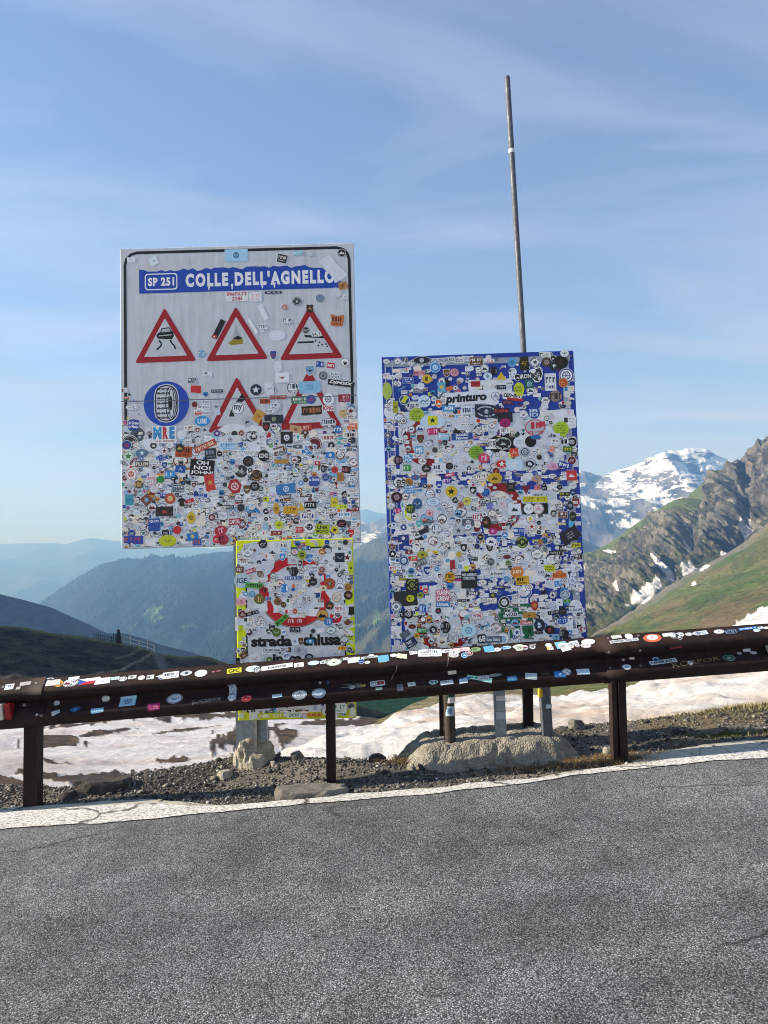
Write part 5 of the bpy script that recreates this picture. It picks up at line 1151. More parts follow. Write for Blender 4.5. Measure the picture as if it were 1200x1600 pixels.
# posts, partly hidden behind the lower board
def post_between(B, name, px_, pyt, pyb, wpx, mat, Y, depth=.06, tube=False, zfoot=None):
    a_, b_ = P(px_[0], pyt, Y), P(px_[1], pyb, Y); hw = wpx * Y / FPX / 2
    if zfoot is not None: b_[2] = zfoot
    la, lb = B.local(a_), B.local(b_); bm = bmesh.new()
    if tube: bm_tube(bm, lb, la, hw, n=20)
    else:
        d_ = depth; t_ = .006                                            # open channel: web and two flanges
        for (x0, x1, y0, y1) in ((-hw, hw, 0, t_), (-hw, -hw + t_, t_, d_), (hw - t_, hw, t_, d_)):
            vs = [bm.verts.new((l[0] + x_, l[1] + y_, l[2])) for l in (lb, la) for x_, y_ in ((x0, y0), (x1, y0), (x1, y1), (x0, y1))]
            for f in ((0, 1, 5, 4), (1, 2, 6, 5), (2, 3, 7, 6), (3, 0, 4, 7), (3, 2, 1, 0), (4, 5, 6, 7)): bm.faces.new([vs[k] for k in f])
    return bm_obj(name, bm, mat, B.root)
post_between(B, 'post', (378, 383), 840, 1215, 27, M['galv'], 5.60)
post_between(B, 'post', (398, 399), 840, 1215, 5, M['bolt'], 5.58, .03)
post_between(B, 'post', (405, 410), 840, 1215, 15, M['galv'], 5.62)
post_between(B, 'post', (512, 520), 840, 1215, 9, M['galv'], 5.56)

# ================================================================== LOWER BOARD: yellow framed closure sign
B = Board('road_closed_sign', (372, 1126, 5.42), (557, 1122, 5.42), (363.5, 845, 5.42)); px = B.px
tag(B.root, 'smaller yellow-edged closed road board below the grey warning board', 'road sign')
B.panel('panel', 0, B.h, M['board_yellow'])
A = Art(); A.rect(B.w - 28 * px, B.h - 24 * px, BK); A.rect(B.w - 33 * px, B.h - 29 * px, lin((206, 209, 214))); me = art_mesh(A.placed(B.w / 2, B.h / 2), 'white_field', B.frame, .0005); link(bpy.data.objects.new('white_field', me), B.root)
A = Art(); A.ring(57 * px, 57 * px, 1 * px, BK, n=48); A.ring(55.5 * px, 55.5 * px, 14 * px, lin((196, 24, 34)), n=48); B.print('prohibition_ring', A, 461, 924, 0, .0008)
B.start()
for _yy, ex, ey in ((1002, 74, 12), (1030, 46, 8)):
    u, v = B.uv(461, _yy); B.cov[B.box(u, v, ex * px, ey * px)] += 9
BASE = B.cov.copy()
for cx, cy, ex, ey in ((461, 974, 26, 8), (512, 930, 8, 24), (430, 886, 12, 10), (420, 956, 10, 10)):
    u, v = B.uv(cx, cy); B.cov[B.box(u, v, ex * px, ey * px)] += 9; BASE[B.box(u, v, ex * px, ey * px)] += 9
fill(B, 40, 14, 26, lambda u, v: 1.0, 1, 30, residue, 6); B.cov = BASE
A = Art(); A.text('strada', 64 * px, 17 * px, BK, -38 * px, 0, bold=.05); A.text('chiusa', 60 * px, 19 * px, BK, 41 * px, 1 * px, bold=.05); u, v = B.uv(462, 1001); B.stick(A, (72 * px, 10 * px), u, v, .0, front=True)
A = Art(); A.text('in ca', 46 * px, 15 * px, BK, 0, 0, bold=.05); u, v = B.uv(449, 1029); B.stick(A, (24 * px, 8 * px), u, v, 0, front=True)
KL = [
 ('o', 378, 907, 25, 24, 0, '#a8c0cc', '#143c4c', 'IGE', .7, .34, .25), ('r', 397, 915, 28, 9, -5, '#58a850', '#1c2c18', '='), ('or', 479, 936, 17, 13, 0, '#d8dadc', '#24262a', 'RUS', .7, .5), ('r', 474, 943, 16, 5, 28, '#d4d8dc', '#404448', 'CYCLO', .9, .8),
 ('r', 440, 969, 24, 8, 40, '#48a83c', '#183014', '='), ('o', 432, 988, 14, 14, 0, '#506c28', '#d0d8c0', '*'), ('hex', 459, 893, 16, 16, 0, '#1c2024', '#687078', '='), ('r', 458, 903, 27, 5, 0, '#34549c', '#d0d8e8', '='), ('r', 458, 876, 17, 11, 0, '#b8bcc2', '#703038', '*'),
 ('o', 472, 867, 15, 15, 0, '#9cac3c', '#3c4420', '*'), ('o', 503, 862, 10, 10, 0, '#c87438', '#f0d0b0', '*'), ('r', 531, 871, 15, 15, 0, '#1c2838', '#a0b0c0', '*'), ('o', 518, 884, 13, 13, 0, '#dcdcdc', '#283c60', '*'), ('o', 387, 863, 18, 18, 0, '#d4d8dc', '#1c1e20', 'arc'), ('o', 411, 850, 14, 14, 0, '#24282c', '#b8c0c8', '*'),
 ('o', 515, 912, 18, 18, 0, '#a85428', '#3c1c10', '*'), ('o', 489, 909, 13, 13, 0, '#1c1e22', '#6c7478', '*'), ('o', 444, 919, 14, 14, 0, '#3c8cd0', '#d0e4f0', '='), ('o', 458, 921, 6, 6, 0, '#2464b0', '#d0e4f0', ''), ('o', 505, 919, 11, 9, 0, '#d8c8b0', '#a84c38', '*'), ('or', 526, 933, 16, 16, 0, '#d4c8bc', '#8c5c44', '*'), ('o', 515, 946, 13, 13, 0, '#3c2c24', '#b87848', '*'), ('o', 544, 930, 14, 14, 0, '#3c2420', '#c88c78', '*'), ('or', 531, 918, 15, 15, 0, '#d4d8dc', '#506880', '*'),
 ('o', 405, 936, 17, 16, 0, '#6c6838', '#d0a868', '='), ('o', 412, 922, 14, 10, 0, '#a02c30', '#201818', '='), ('o', 434, 940, 13, 12, 0, '#8c6040', '#3c2418', '*'), ('o', 443, 945, 9, 9, 0, '#54402c', '#c8a070', '*'), ('o', 394, 928, 10, 10, 0, '#48a0c8', '#e0ecf0', '*'), ('o', 384, 928, 8, 8, 0, '#58a8c8', '#e0ecf0', '*'), ('jag', 377, 940, 15, 11, 0, '#d8a0a8', '#b06c78', '*'), ('r', 394, 958, 21, 6, 14, '#1c1e22', '#a0a4a8', '='),
 ('o', 513, 971, 14, 13, 0, '#3478b4', '#d0e0ec', '='), ('or', 517, 985, 17, 15, 0, '#d0d8d8', '#286858', 'arc'), ('r', 461, 984, 17, 8, 0, '#242c34', '#a8b4bc', '#'), ('r', 529, 952, 14, 12, 0, '#d8d4d4', '#b83c3c', '#'), ('sh', 470, 1002, 10, 13, 0, '#5c4828', '#b89868', '*'), ('o', 485, 1002, 12, 8, 0, '#3484b8', '#d0e4f0', '*'), ('r', 461, 1002, 10, 12, 0, '#c8ced6', '#8894a4', '*'), ('r', 534, 1013, 12, 6, 0, '#e0b020', '#b02c20', '='),
 ('or', 447, 1025, 14, 14, 0, '#d8dce0', '#3058a0', 'VP', .6, .5), ('o', 421, 1031, 10, 10, 0, '#4c7830', '#c8d8c0', '*'), ('r', 398, 1029, 18, 15, 20, '#d4d4d8', '#a0303c', '*'), ('o', 483, 1028, 14, 14, 0, '#24303c', '#a8b8c8', '*'), ('r', 467, 1016, 16, 11, 0, '#a0a8b0', '#505860', '*'), ('r', 451, 1015, 8, 7, 0, '#18181c', '#c0a060', '='), ('r', 430, 1015, 40, 6, 0, '#d0d4da', '#202226', 'On est tous DICI', .95, .8),
 ('o', 461, 955, 8, 8, 0, '#c85030', '#f0d0b0', '*'), ('r', 461, 970, 26, 10, 0, '#b82c34', '#e8d8d8', '='), ('r', 370, 975, 5, 22, 0, '#d8dadc', '#1c1e22', ''), ('o', 548, 887, 9, 16, 0, '#c0d020', '#202414', '*'), ('jag', 549, 954, 9, 13, 0, '#181c14', '#181c14', ''), ('o', 549, 910, 7, 7, 0, '#506878', '#304050', ''), ('r', 478, 856, 15, 7, -5, '#3c6090', '#c0d0e0', '='), ('r', 392, 892, 16, 7, 18, '#a83c40', '#e0c0c0', '='), ('r', 375, 890, 12, 10, 0, '#6c4840', '#d0b8b0', '='),
 ('o', 545, 1030, 12, 10, 0, '#1c1c1c', '#d0d0d0', '*'), ('or', 373, 1017, 9, 9, 0, '#d8d8d8', '#202020', '*'), ('r', 372, 1034, 6, 12, 0, '#202020', '#c0c0c0', '*'), ('jag', 381, 1024, 12, 9, 30, '#6c4838', '#c0a890', '*'),
 ('o', 396, 1117, 12, 9, 0, '#ccd0cc', '#ccd0cc', ''), ('r', 423, 1118, 40, 8, 2, '#c0cc24', '#d8e0d8', '='), ('r', 459, 1117, 22, 8, 0, '#c4d0c8', '#54705c', 'DEKI', .7, .6), ('r', 491, 1117, 24, 7, 0, '#c89c30', '#a83828', '='), ('o', 523, 1117, 13, 10, 0, '#d4d8d8', '#808890', '='), ('r', 492, 1106, 20, 12, 0, '#c4ccd4', '#3c80b8', '*'), ('rr', 528, 1106, 28, 16, -3, '#d4d8dc', '#28a068', '#'), ('o', 377, 1118, 10, 8, 0, '#c0c8b8', '#90a090', ''), ('o', 551, 1112, 9, 14, 0, '#c8ccc4', '#a0a8a0', ''),
]
reserve(B, KL)
fill(B, 90, 8, 14, lambda u, v: 1.0, 1, 90)
fill(B, 190, 8, 14, lambda u, v: 1.0, 2, 60)
fill(B, 150, 5, 9, lambda u, v: 1.0, 3, 40)
known(B, KL)
B.flush(300)
bm = bmesh.new()
for zz_ in (.2, 1.1): bm_box(bm, (-B.w / 2 + .05, .022, zz_ + B.lift), (B.w / 2 - .05, .045, zz_ + .04 + B.lift))
bm_obj('back_brace', bm, M['alu'], B.root)

# ================================================================== RIGHT BOARD: blue sign under stickers
B = Board('speed_limit_sign', (612, 1046, 5.37), (919.5, 1036, 5.36), (599, 558, 5.38)); px = B.px; RBD = B
tag(B.root, 'large blue board almost hidden under stickers, on posts set in concrete', 'road sign')
B.panel('panel', 0, B.h, M['board_blue'])
A = Art(); LG = lin((176, 186, 200))
for (x0, x1) in ((5, 7),): A.rect(2 * px, B.h - 10 * px, LG, -B.w / 2 + 6 * px); A.rect(11 * px, B.h - 14 * px, lin((150, 160, 176)), B.w / 2 - 14 * px); A.rect(B.w - 12 * px, 9 * px, lin((150, 160, 176)), 0, B.h / 2 - 12 * px) ; A.rect(1.6 * px, B.h - 10 * px, LG, -B.w / 2 + 17 * px)
me = art_mesh(A.placed(B.w / 2, B.h / 2), 'border_line', B.frame, .0005); link(bpy.data.objects.new('border_line', me), B.root)
GW = lin((204, 211, 221))
def prt(name, A, x_, y_, off): B.print(name, A, x_, y_, math.radians(.6), off)
prt('white_field', Art().rect(128 * px, 100 * px, GW), 686, 690, .0008); prt('white_field', Art().rect(118 * px, 92 * px, GW), 822, 690, .0008)
prt('white_field', Art().rect(120 * px, 76 * px, GW), 686, 798, .0008); prt('white_field', Art().rect(112 * px, 70 * px, GW), 816, 800, .0008); prt('white_field', Art().rect(104 * px, 50 * px, GW), 680, 884, .0008); prt('white_field', Art().rect(112 * px, 44 * px, GW), 806, 880, .0008); prt('white_field', Art().rect(230 * px, 62 * px, GW), 748, 986, .0008)
def limit(r_): return Art().disc(r_ * px, r_ * px, lin((140, 22, 32)), n=40).disc(r_ * .68 * px, r_ * .68 * px, lin((196, 202, 210)), n=40)
prt('limit_disc', limit(37), 668, 692, .0011); prt('limit_disc', limit(38), 778, 792, .0011); prt('limit_disc', limit(42), 693, 978, .0011)
A = Art().rect(54 * px, 56 * px, lin((18, 100, 66))); [A.rect(w_ * px, h_ * px, lin((186, 194, 202)), x_ * px, y_ * px) for (x_, y_, w_, h_) in ((-4, 10, 30, 4), (4, -4, 44, 4), (8, -16, 3, 24), (-12, -16, 3, 20))]
prt('motorway_symbol', A, 806, 972, .0011)
A = Art().poly([(x_ * px, y_ * px) for x_, y_ in ((-42, -14), (-42, 8), (-30, 14), (-26, 24), (-20, 12), (-4, 20), (0, 8), (14, 22), (22, 12), (34, 16), (40, -14))], BK); prt('town_symbol', A, 806, 692, .0011)
B.start()
yt, ym = B.uv(750, 650)[1], B.uv(750, 760)[1]
BASE = B.cov.copy(); fill(B, 75, 12, 30, lambda u, v: float(np.interp(v, [0, ym, yt, B.h], [.95, .9, .26, .16])), 1, 25, residue, 6); B.cov = BASE
KL = [
 ('r', 737, 623, 84, 24, 2.5, '#ccd2da', '#15171c', '', 0), ('rr', 800, 618, 30, 13, -6, '#d0d4d8', '#1c1c20', 'can-am', .9, .5, .3), ('r', 805, 624, 26, 4, -8, '#b82828', '#b82828', ''), ('bub', 811, 608, 17, 22, 0, '#c0cc24', '#c0cc24', ''), ('r', 809, 608, 13, 9, 0, '#c0cc24', '#24281c', 'THE|LÄND', .95, .95),
 ('r', 690, 563, 44, 8, 2, '#c8ced6', '#303a48', 'R.O.LOS DINOSAURIOS', .94, .7), ('or', 659, 563, 30, 14, 0, '#1a2030', '#c0c8d4', '*'), ('or', 680, 574, 18, 18, 0, '#3c84c8', '#a8d0ec', '*'), ('r', 729, 641, 18, 12, 0, '#ccd4de', '#283c60', 'IBI', .7, .6), ('r', 701, 638, 20, 10, 0, '#4098d0', '#e0ecf4', 'AGM', .7, .6),
 ('bub', 651, 648, 24, 22, 0, '#a4bc34', '#2c3814', ''), ('o', 676, 659, 40, 25, 0, '#b4ccdc', '#5c88a8', ''), ('r', 676, 657, 16, 15, 0, '#d8d428', '#20242a', '*'), ('o', 667, 592, 15, 15, 0, '#d0b428', '#6c5814', '='), ('o', 663, 627, 20, 20, 0, '#b8ccdc', '#3c5c80', '*'), ('or', 632, 625, 18, 18, 0, '#204878', '#c8d4e0', ''), ('jag', 632, 624, 7, 12, -30, '#c8d428', '#c8d428', ''),
 ('o', 605, 611, 15, 28, 0, '#a8bc58', '#3c4c28', ''), ('rr', 618, 636, 8, 20, 0, '#a8a428', '#20240c', '*'), ('r', 743, 600, 15, 9, 0, '#a8242c', '#601018', '='), ('r', 655, 583, 18, 8, 0, '#d09098', '#8c2c38', '='), ('o', 710, 582, 14, 13, 0, '#d090a0', '#302028', '*'), ('jag', 702, 607, 10, 7, 10, '#d86c3c', '#d86c3c', ''), ('jag', 690, 605, 14, 16, 0, '#58a8d0', '#d8c840', '*'),
 ('or', 774, 619, 15, 15, 0, '#c8ced8', '#283870', '*'), ('o', 771, 580, 14, 14, 0, '#181a20', '#606878', '='), ('or', 757, 576, 14, 14, 0, '#c8d4d0', '#2c3c38', '*'), ('o', 762, 588, 14, 12, 0, '#c0d0dc', '#587898', '*'), ('tri', 783, 587, 16, 13, 0, '#d0b828', '#282414', ''), ('o', 800, 566, 14, 16, 0, '#5ca0d4', '#142840', '*'), ('o', 801, 581, 13, 13, 0, '#d0d8e0', '#24344c', '#'), ('jag', 819, 568, 15, 22, 0, '#302c18', '#d8b82c', '*'), ('or', 836, 566, 18, 18, 0, '#ccd2da', '#24282e', 'arc'), ('o', 854, 566, 16, 16, 0, '#483c34', '#a89488', '*'),
 ('o', 876, 566, 24, 22, 0, '#181618', '#302c2c', '*'), ('r', 866, 572, 14, 12, 30, '#203028', '#c8d0cc', '*'), ('o', 882, 552, 14, 12, 0, '#d0d4d8', '#14161a', '*'), ('r', 821, 588, 20, 10, 3, '#20282c', '#d0d4d0', 'IRON', .9, .7), ('r', 827, 600, 14, 14, 0, '#2c5c58', '#a0c8dc', '*'), ('r', 796, 599, 12, 6, 0, '#d4d8dc', '#1c4438', 'LINGA', .8), ('r', 783, 605, 15, 7, 0, '#1c2230', '#a8b0bc', '='), ('r', 860, 597, 18, 28, 0, '#ccd2da', '#3c4858', '#'), ('or', 880, 598, 15, 15, 0, '#c03c30', '#d0c030', '*'), ('o', 868, 619, 20, 18, 0, '#8c7c74', '#3c3430', '='), ('o', 886, 616, 11, 11, 0, '#c4c8cc', '#c4c8cc', ''),
 ('jag', 760, 643, 38, 20, -6, '#243040', '#b0bcc8', 'arc'), ('r', 784, 642, 24, 9, -2, '#301c24', '#b84048', 'FLASHA', .9, .6), ('r', 794, 629, 20, 7, -3, '#283060', '#b84434', '='), ('o', 834, 645, 19, 19, 0, '#244c98', '#b8c8dc', 'IB|ID', .7, .7), ('r', 789, 652, 24, 16, 0, '#181e28', '#283040', ''), ('o', 789, 661, 18, 15, 0, '#a01c68', '#601040', '*'), ('or', 836, 668, 34, 28, 0, '#a8b0b8', '#c03040', '#'), ('r', 846, 663, 12, 8, 10, '#c03448', '#e0d0d4', ''),
 ('bub', 877, 670, 24, 24, 0, '#a8c828', '#38481c', ''), ('r', 722, 682, 34, 11, 2, '#204890', '#d8e0ec', 'ENDURO|Führer', .6, .9, .2), ('bub', 744, 707, 24, 22, 0, '#84ac34', '#2c3c14', ''), ('o', 756, 716, 18, 16, 0, '#c83c60', '#e8b8c4', '='), ('rr', 676, 674, 17, 11, 6, '#c83c74', '#ecc0d0', '='), ('sh', 657, 686, 14, 16, 0, '#6c3428', '#406c3c', '*'), ('r', 655, 703, 13, 12, 0, '#3c9ccc', '#d8e8f0', 'MS', .8, .7), ('r', 693, 682, 18, 11, -8, '#94c4dc', '#d8e8f0', '='), ('or', 786, 693, 28, 22, 0, '#1c2024', '#b0b8b0', 'arc'), ('o', 829, 690, 18, 18, 0, '#101114', '#101114', ''), ('o', 810, 691, 16, 16, 0, '#c8d0da', '#8c98a8', '*'), ('or', 820, 706, 15, 15, 0, '#24344c', '#c8d4e0', '*'), ('jag', 803, 707, 13, 13, 10, '#d84824', '#f0c0a0', '*'), ('o', 837, 683, 16, 8, 0, '#2c6cb0', '#18202c', '*'), ('or', 883, 690, 14, 14, 0, '#d4d8dc', '#24282c', '='), ('r', 887, 702, 15, 9, 0, '#2c6c38', '#d8d040', '='), ('r', 867, 690, 13, 10, 0, '#d8dade', '#4c5858', '#'), ('or', 862, 702, 11, 11, 0, '#d8b0ac', '#c04840', '*'),
 ('r', 862, 680, 26, 6, 0, '#c0c8d2', '#1c242c', '.de', .5, .9), ('o', 622, 719, 15, 15, 0, '#281c24', '#886c78', '='), ('o', 638, 716, 14, 14, 0, '#4098cc', '#d8e8f0', 'FL|FOS', .8, .8), ('or', 660, 721, 13, 13, 0, '#d8d8d8', '#1c1c1e', '*'), ('o', 666, 732, 15, 13, 0, '#1c1e20', '#b0b4b0', '*'), ('r', 636, 731, 12, 10, 0, '#389848', '#d8e8d8', '='), ('r', 686, 732, 21, 17, 0, '#ccd2da', '#3c4858', '#'), ('o', 649, 746, 14, 9, 0, '#3464a0', '#c04840', '*'), ('o', 699, 751, 15, 10, 0, '#4c2c8c', '#d0c4e0', '='), ('r', 640, 761, 18, 5, 4, '#3c94d0', '#d8e8f4', '='), ('r', 640, 768, 18, 5, 2, '#3c94d0', '#d8e8f4', '='), ('r', 703, 742, 15, 6, 8, '#c84860', '#e8c8d0', '='),
 ('o', 773, 747, 24, 17, 0, '#c8a428', '#5c4410', '*'), ('o', 705, 768, 19, 18, 0, '#d4b424', '#241c10', '*'), ('or', 784, 725, 22, 15, 0, '#b82c34', '#e0d8d0', '*'), ('or', 828, 725, 18, 18, 0, '#202838', '#c4ccd8', 'arc'), ('jag', 803, 726, 26, 17, 0, '#b4cce0', '#d8e4ec', '*'), ('o', 864, 729, 18, 12, 0, '#c898b0', '#98385c', '*'), ('jag', 883, 727, 22, 10, -18, '#2c489c', '#d8e0e8', '='), ('r', 893, 743, 16, 16, 0, '#c83840', '#e4dcdc', '*'), ('o', 838, 748, 16, 10, 0, '#b89078', '#5c7c98', '*'), ('r', 798, 761, 13, 14, 0, '#1c201c', '#a0a880', '*'), ('r', 840, 762, 10, 8, 0, '#d88088', '#a83848', '#'), ('r', 851, 763, 8, 7, 0, '#14161a', '#a0a0a0', '='), ('tri', 822, 766, 14, 14, 180, '#7c1c28', '#7c1c28', ''), ('r', 882, 772, 17, 6, 0, '#18181a', '#c8c040', '='), ('o', 895, 769, 10, 10, 0, '#203860', '#90a8c8', '*'), ('r', 845, 773, 28, 6, 0, '#b8c0ca', '#303840', '='),
 ('r', 827, 780, 20, 9, 0, '#d8cc24', '#6c6010', '#'), ('r', 846, 780, 18, 9, 0, '#d8cc24', '#6c6010', '#'), ('r', 836, 795, 41, 17, 0, '#18181a', '#18181a', ''), ('o', 826, 795, 16, 16, 0, '#d4d8dc', '#202428', '*'), ('or', 841, 795, 17, 17, 0, '#d0d8dc', '#c8343c', '*'), ('r', 804, 796, 20, 18, 0, '#ccd4de', '#26343e', '*'), ('r', 786, 788, 10, 10, 0, '#c8c0c4', '#a85c64', '#'), ('r', 765, 791, 9, 9, 0, '#5c78c8', '#c86c90', '*'), ('o', 891, 790, 10, 15, 0, '#24303c', '#a8b4bc', '*'), ('o', 895, 807, 11, 16, 0, '#202c24', '#a0a880', '*'), ('r', 893, 819, 9, 9, 0, '#58b4d8', '#58b4d8', ''),
 ('o', 620, 777, 18, 17, 0, '#381c2c', '#a88898', '*'), ('o', 652, 787, 16, 17, 0, '#345c88', '#a8c8dc', '*'), ('o', 641, 795, 16, 15, 0, '#204c34', '#b0b838', '='), ('or', 677, 784, 24, 16, 0, '#c0d0e4', '#2850a4', '*'), ('o', 730, 783, 13, 14, 0, '#d0cc60', '#1c1c1c', '*'), ('o', 720, 789, 11, 11, 0, '#b07868', '#5c3830', '*'), ('o', 621, 798, 10, 9, 0, '#d04880', '#e8b8cc', '='), ('or', 671, 802, 12, 12, 0, '#d8b8c0', '#b83c50', '*'), ('or', 745, 808, 15, 13, 0, '#d4d4d8', '#a83848', '='), ('or', 682, 827, 17, 17, 0, '#ccd4dc', '#28303c', '#'), ('r', 630, 841, 18, 11, 3, '#2c3c7c', '#d8d8dc', '*'), ('jag', 662, 830, 16, 8, 25, '#242c3c', '#8098b0', ''), ('r', 716, 829, 16, 15, 0, '#a8b0b8', '#4c5864', '*'), ('o', 760, 816, 14, 20, 0, '#38281c', '#b88464', '*'), ('o', 770, 830, 14, 11, 0, '#b02878', '#e8a8cc', '*'), ('or', 831, 823, 14, 14, 0, '#d8d8dc', '#b83c44', '*'), ('jag', 891, 836, 30, 22, 30, '#24262c', '#989ca4', '*'), ('r', 900, 852, 15, 7, 4, '#d0cc30', '#383c14', '='),
 ('o', 816, 847, 19, 19, 0, '#24341c', '#a8c060', 'arc'), ('o', 767, 846, 17, 14, 0, '#d4d8e0', '#202a3c', '*'), ('o', 844, 847, 9, 9, 0, '#b07c3c', '#402810', '*'), ('or', 870, 846, 12, 12, 0, '#d0d4d8', '#303840', '*'), ('r', 868, 864, 21, 7, 0, '#1c2024', '#b8bcc0', '='), ('or', 871, 873, 13, 13, 0, '#c8ccd4', '#3c3438', '#'), ('o', 792, 870, 12, 7, 0, '#6c2c30', '#20282c', '*'), ('or', 794, 880, 10, 10, 0, '#506c38', '#c8d4b8', '*'), ('r', 847, 878, 14, 9, 0, '#ccd4dc', '#20303c', '2', .5, .8), ('o', 660, 867, 17, 12, 0, '#a8a830', '#505010', '*'), ('or', 631, 876, 17, 17, 0, '#34507c', '#b8c8d8', '*'), ('o', 706, 868, 13, 13, 0, '#dcd8cc', '#dcd8cc', ''), ('o', 717, 866, 9, 9, 0, '#c8a82c', '#3c3010', ''), ('r', 707, 882, 8, 14, 0, '#a02430', '#a02430', ''), ('o', 639, 863, 13, 7, 0, '#6c3438', '#d8c8c8', '*'), ('r', 659, 878, 14, 11, 18, '#5c6464', '#a0a8a8', '='),
 ('o', 808, 894, 20, 18, 0, '#cc7c30', '#f0dcc0', 'JUST', .7, .35), ('r', 816, 907, 21, 14, 2, '#d0a428', '#3c3010', '#'), ('r', 859, 888, 18, 10, -3, '#ccd430', '#3c4418', 'VOLLE|POPO', .8, .8), ('r', 874, 899, 22, 8, 0, '#d0702c', '#8c2c14', '='), ('o', 874, 895, 12, 8, 0, '#d0702c', '#d0702c', ''), ('or', 894, 907, 14, 14, 0, '#c8d0dc', '#2c4ca0', '*'), ('r', 776, 896, 19, 9, 0, '#ccd0d4', '#1c2024', 'la Grave', .9, .6), ('r', 846, 894, 12, 6, 0, '#ccd2da', '#30343c', 'DAR', .8, .8), ('r', 733, 906, 25, 27, -1, '#20282e', '#c4ccd0', 'WIR LIEBEN\'S|DRECKIG||', .95, .8), ('o', 703, 902, 17, 17, 0, '#d09c2c', '#3c2810', '#'), ('r', 644, 914, 20, 20, -2, '#1c2016', '#a0ac60', 'arc'), ('r', 629, 905, 12, 4, 0, '#b0a830', '#686014', '='), ('o', 642, 936, 12, 12, 0, '#c8cc2c', '#5c6018', '*'), ('o', 657, 930, 10, 10, 0, '#8c9c28', '#20281a', '*'), ('r', 634, 935, 36, 24, 4, '#282c30', '#484c50', ''), ('o', 641, 935, 13, 11, 0, '#c8cc2c', '#5c6018', '='),
 ('r', 692, 926, 23, 10, 0, '#c06880', '#f0e0e4', 'TIARN', .9, .7), ('r', 692, 935, 23, 9, 0, '#c06880', '#f0e0e4', 'CREW', .85, .8), ('r', 692, 944, 22, 9, 0, '#4484c0', '#e8f0f8', 'Urbana', .8, .6), ('r', 739, 927, 21, 6, -3, '#20282c', '#d8dce0', '7043', .7, .8), ('or', 662, 951, 15, 14, 0, '#2c54a8', '#a8c0e0', '='), ('or', 619, 948, 17, 17, 0, '#c8d0d8', '#202830', 'arc'), ('o', 629, 960, 12, 11, 0, '#1a1c20', '#b0b8c0', '='), ('or', 788, 941, 20, 20, 0, '#1c2426', '#c8d0d4', '*'), ('o', 770, 930, 10, 9, 0, '#303828', '#b0b458', '*'), ('or', 883, 929, 16, 14, 0, '#8090a0', '#c8d4dc', '*'), ('or', 907, 921, 8, 8, 0, '#d4d4d8', '#c04850', ''), ('o', 835, 946, 11, 16, 0, '#a83828', '#d8b050', '*'), ('or', 863, 947, 12, 12, 0, '#c0c8d4', '#24488c', '*'), ('r', 874, 941, 10, 11, 0, '#d4d8dc', '#302c2c', '*'), ('r', 900, 953, 22, 8, 0, '#ccd6e0', '#24406c', 'EUROPE', .9, .55), ('r', 864, 957, 17, 6, 8, '#1c1e20', '#a8acb0', '='), ('o', 879, 955, 13, 13, 0, '#1a1c1c', '#687068', '*'), ('r', 799, 960, 20, 8, 0, '#ccd2d8', '#181c20', 'vi20', .9, .8), ('jag', 827, 961, 20, 9, 0, '#b08838', '#98342c', '*'), ('r', 822, 973, 19, 5, 0, '#b83038', '#e8d8d8', 'ITALIAN', .9, .7),
 ('o', 843, 977, 17, 20, 0, '#1c2c3c', '#a8bccc', '*'), ('o', 841, 988, 15, 6, 0, '#15171a', '#888c90', '='), ('o', 824, 985, 16, 16, 0, '#1c6444', '#0c3c28', '='), ('or', 808, 988, 13, 13, 0, '#d0d8e0', '#2c4c80', '*'), ('o', 859, 984, 17, 14, 0, '#241c20', '#b84450', '*'), ('o', 881, 990, 16, 14, 0, '#202426', '#909498', '='), ('o', 878, 970, 18, 11, 0, '#345ca8', '#c0d0e8', '='), ('rr', 753, 998, 14, 14, 6, '#1a1c1e', '#d4d8dc', '68', .8, .7), ('r', 771, 999, 26, 10, 0, '#58687c', '#ccd8e4', 'Les Gets', .8, .5), ('or', 745, 962, 20, 14, 0, '#c8ccd4', '#b02c38', 'WVM', .6, .4), ('or', 677, 984, 15, 15, 0, '#16181a', '#b8c0c4', '*'), ('o', 696, 980, 16, 19, 0, '#1a1c1e', '#989ca0', '#'), ('r', 691, 1003, 15, 15, 0, '#d0ccc4', '#5c3c2c', '*'), ('o', 660, 985, 18, 8, 0, '#2c8c4c', '#b8d8c0', '='), ('o', 644, 979, 12, 7, 0, '#481c18', '#a84838', '*'), ('o', 651, 993, 9, 9, 0, '#c8a42c', '#402c10', '*'), ('r', 642, 1004, 18, 13, 30, '#1c2850', '#c8d0e4', '#'), ('r', 633, 991, 16, 10, 30, '#546470', '#8898a4', '*'), ('o', 676, 1014, 14, 8, 0, '#202020', '#b8b8b8', '='), ('or', 708, 997, 12, 11, 0, '#d0d8e0', '#242c38', '*'), ('o', 732, 985, 24, 20, 0, '#a8d0e8', '#6098c0', '*'),
]
reserve(B, KL)
fill(B, 420, 7, 16, lambda u, v: float(np.interp(v, [0, ym, yt, B.h], [1, 1, .8, .6])), 1, 90)
fill(B, 620, 7, 15, lambda u, v: float(np.interp(v, [0, ym, yt, B.h], [1, 1, .55, .4])), 2, 60)
fill(B, 480, 5, 9, lambda u, v: float(np.interp(v, [0, ym, yt, B.h], [1, 1, .7, .6])), 3, 40)
known(B, KL)
A = Art(); A.text('printuro', 66 * px, 17 * px, BK, -5 * px, 0, bold=.05, shear=.18); A.ticks(52 * px, 3 * px, lin('#a0a8b4'), 4 * px, -10 * px); u, v = B.uv(733, 623); B.stick(A, (36 * px, 11 * px), u, v, math.radians(2.5), front=True)
B.flush(300)
def foot_z(px_, py_, Y): q = P(px_, py_, Y); return plinth_z(q[0], q[1]) - .02
post_between(B, 'round_post', (697, 703), 1000, 1143, 18, M['dpost'], 5.47, tube=True, zfoot=foot_z(703, 1143, 5.47))
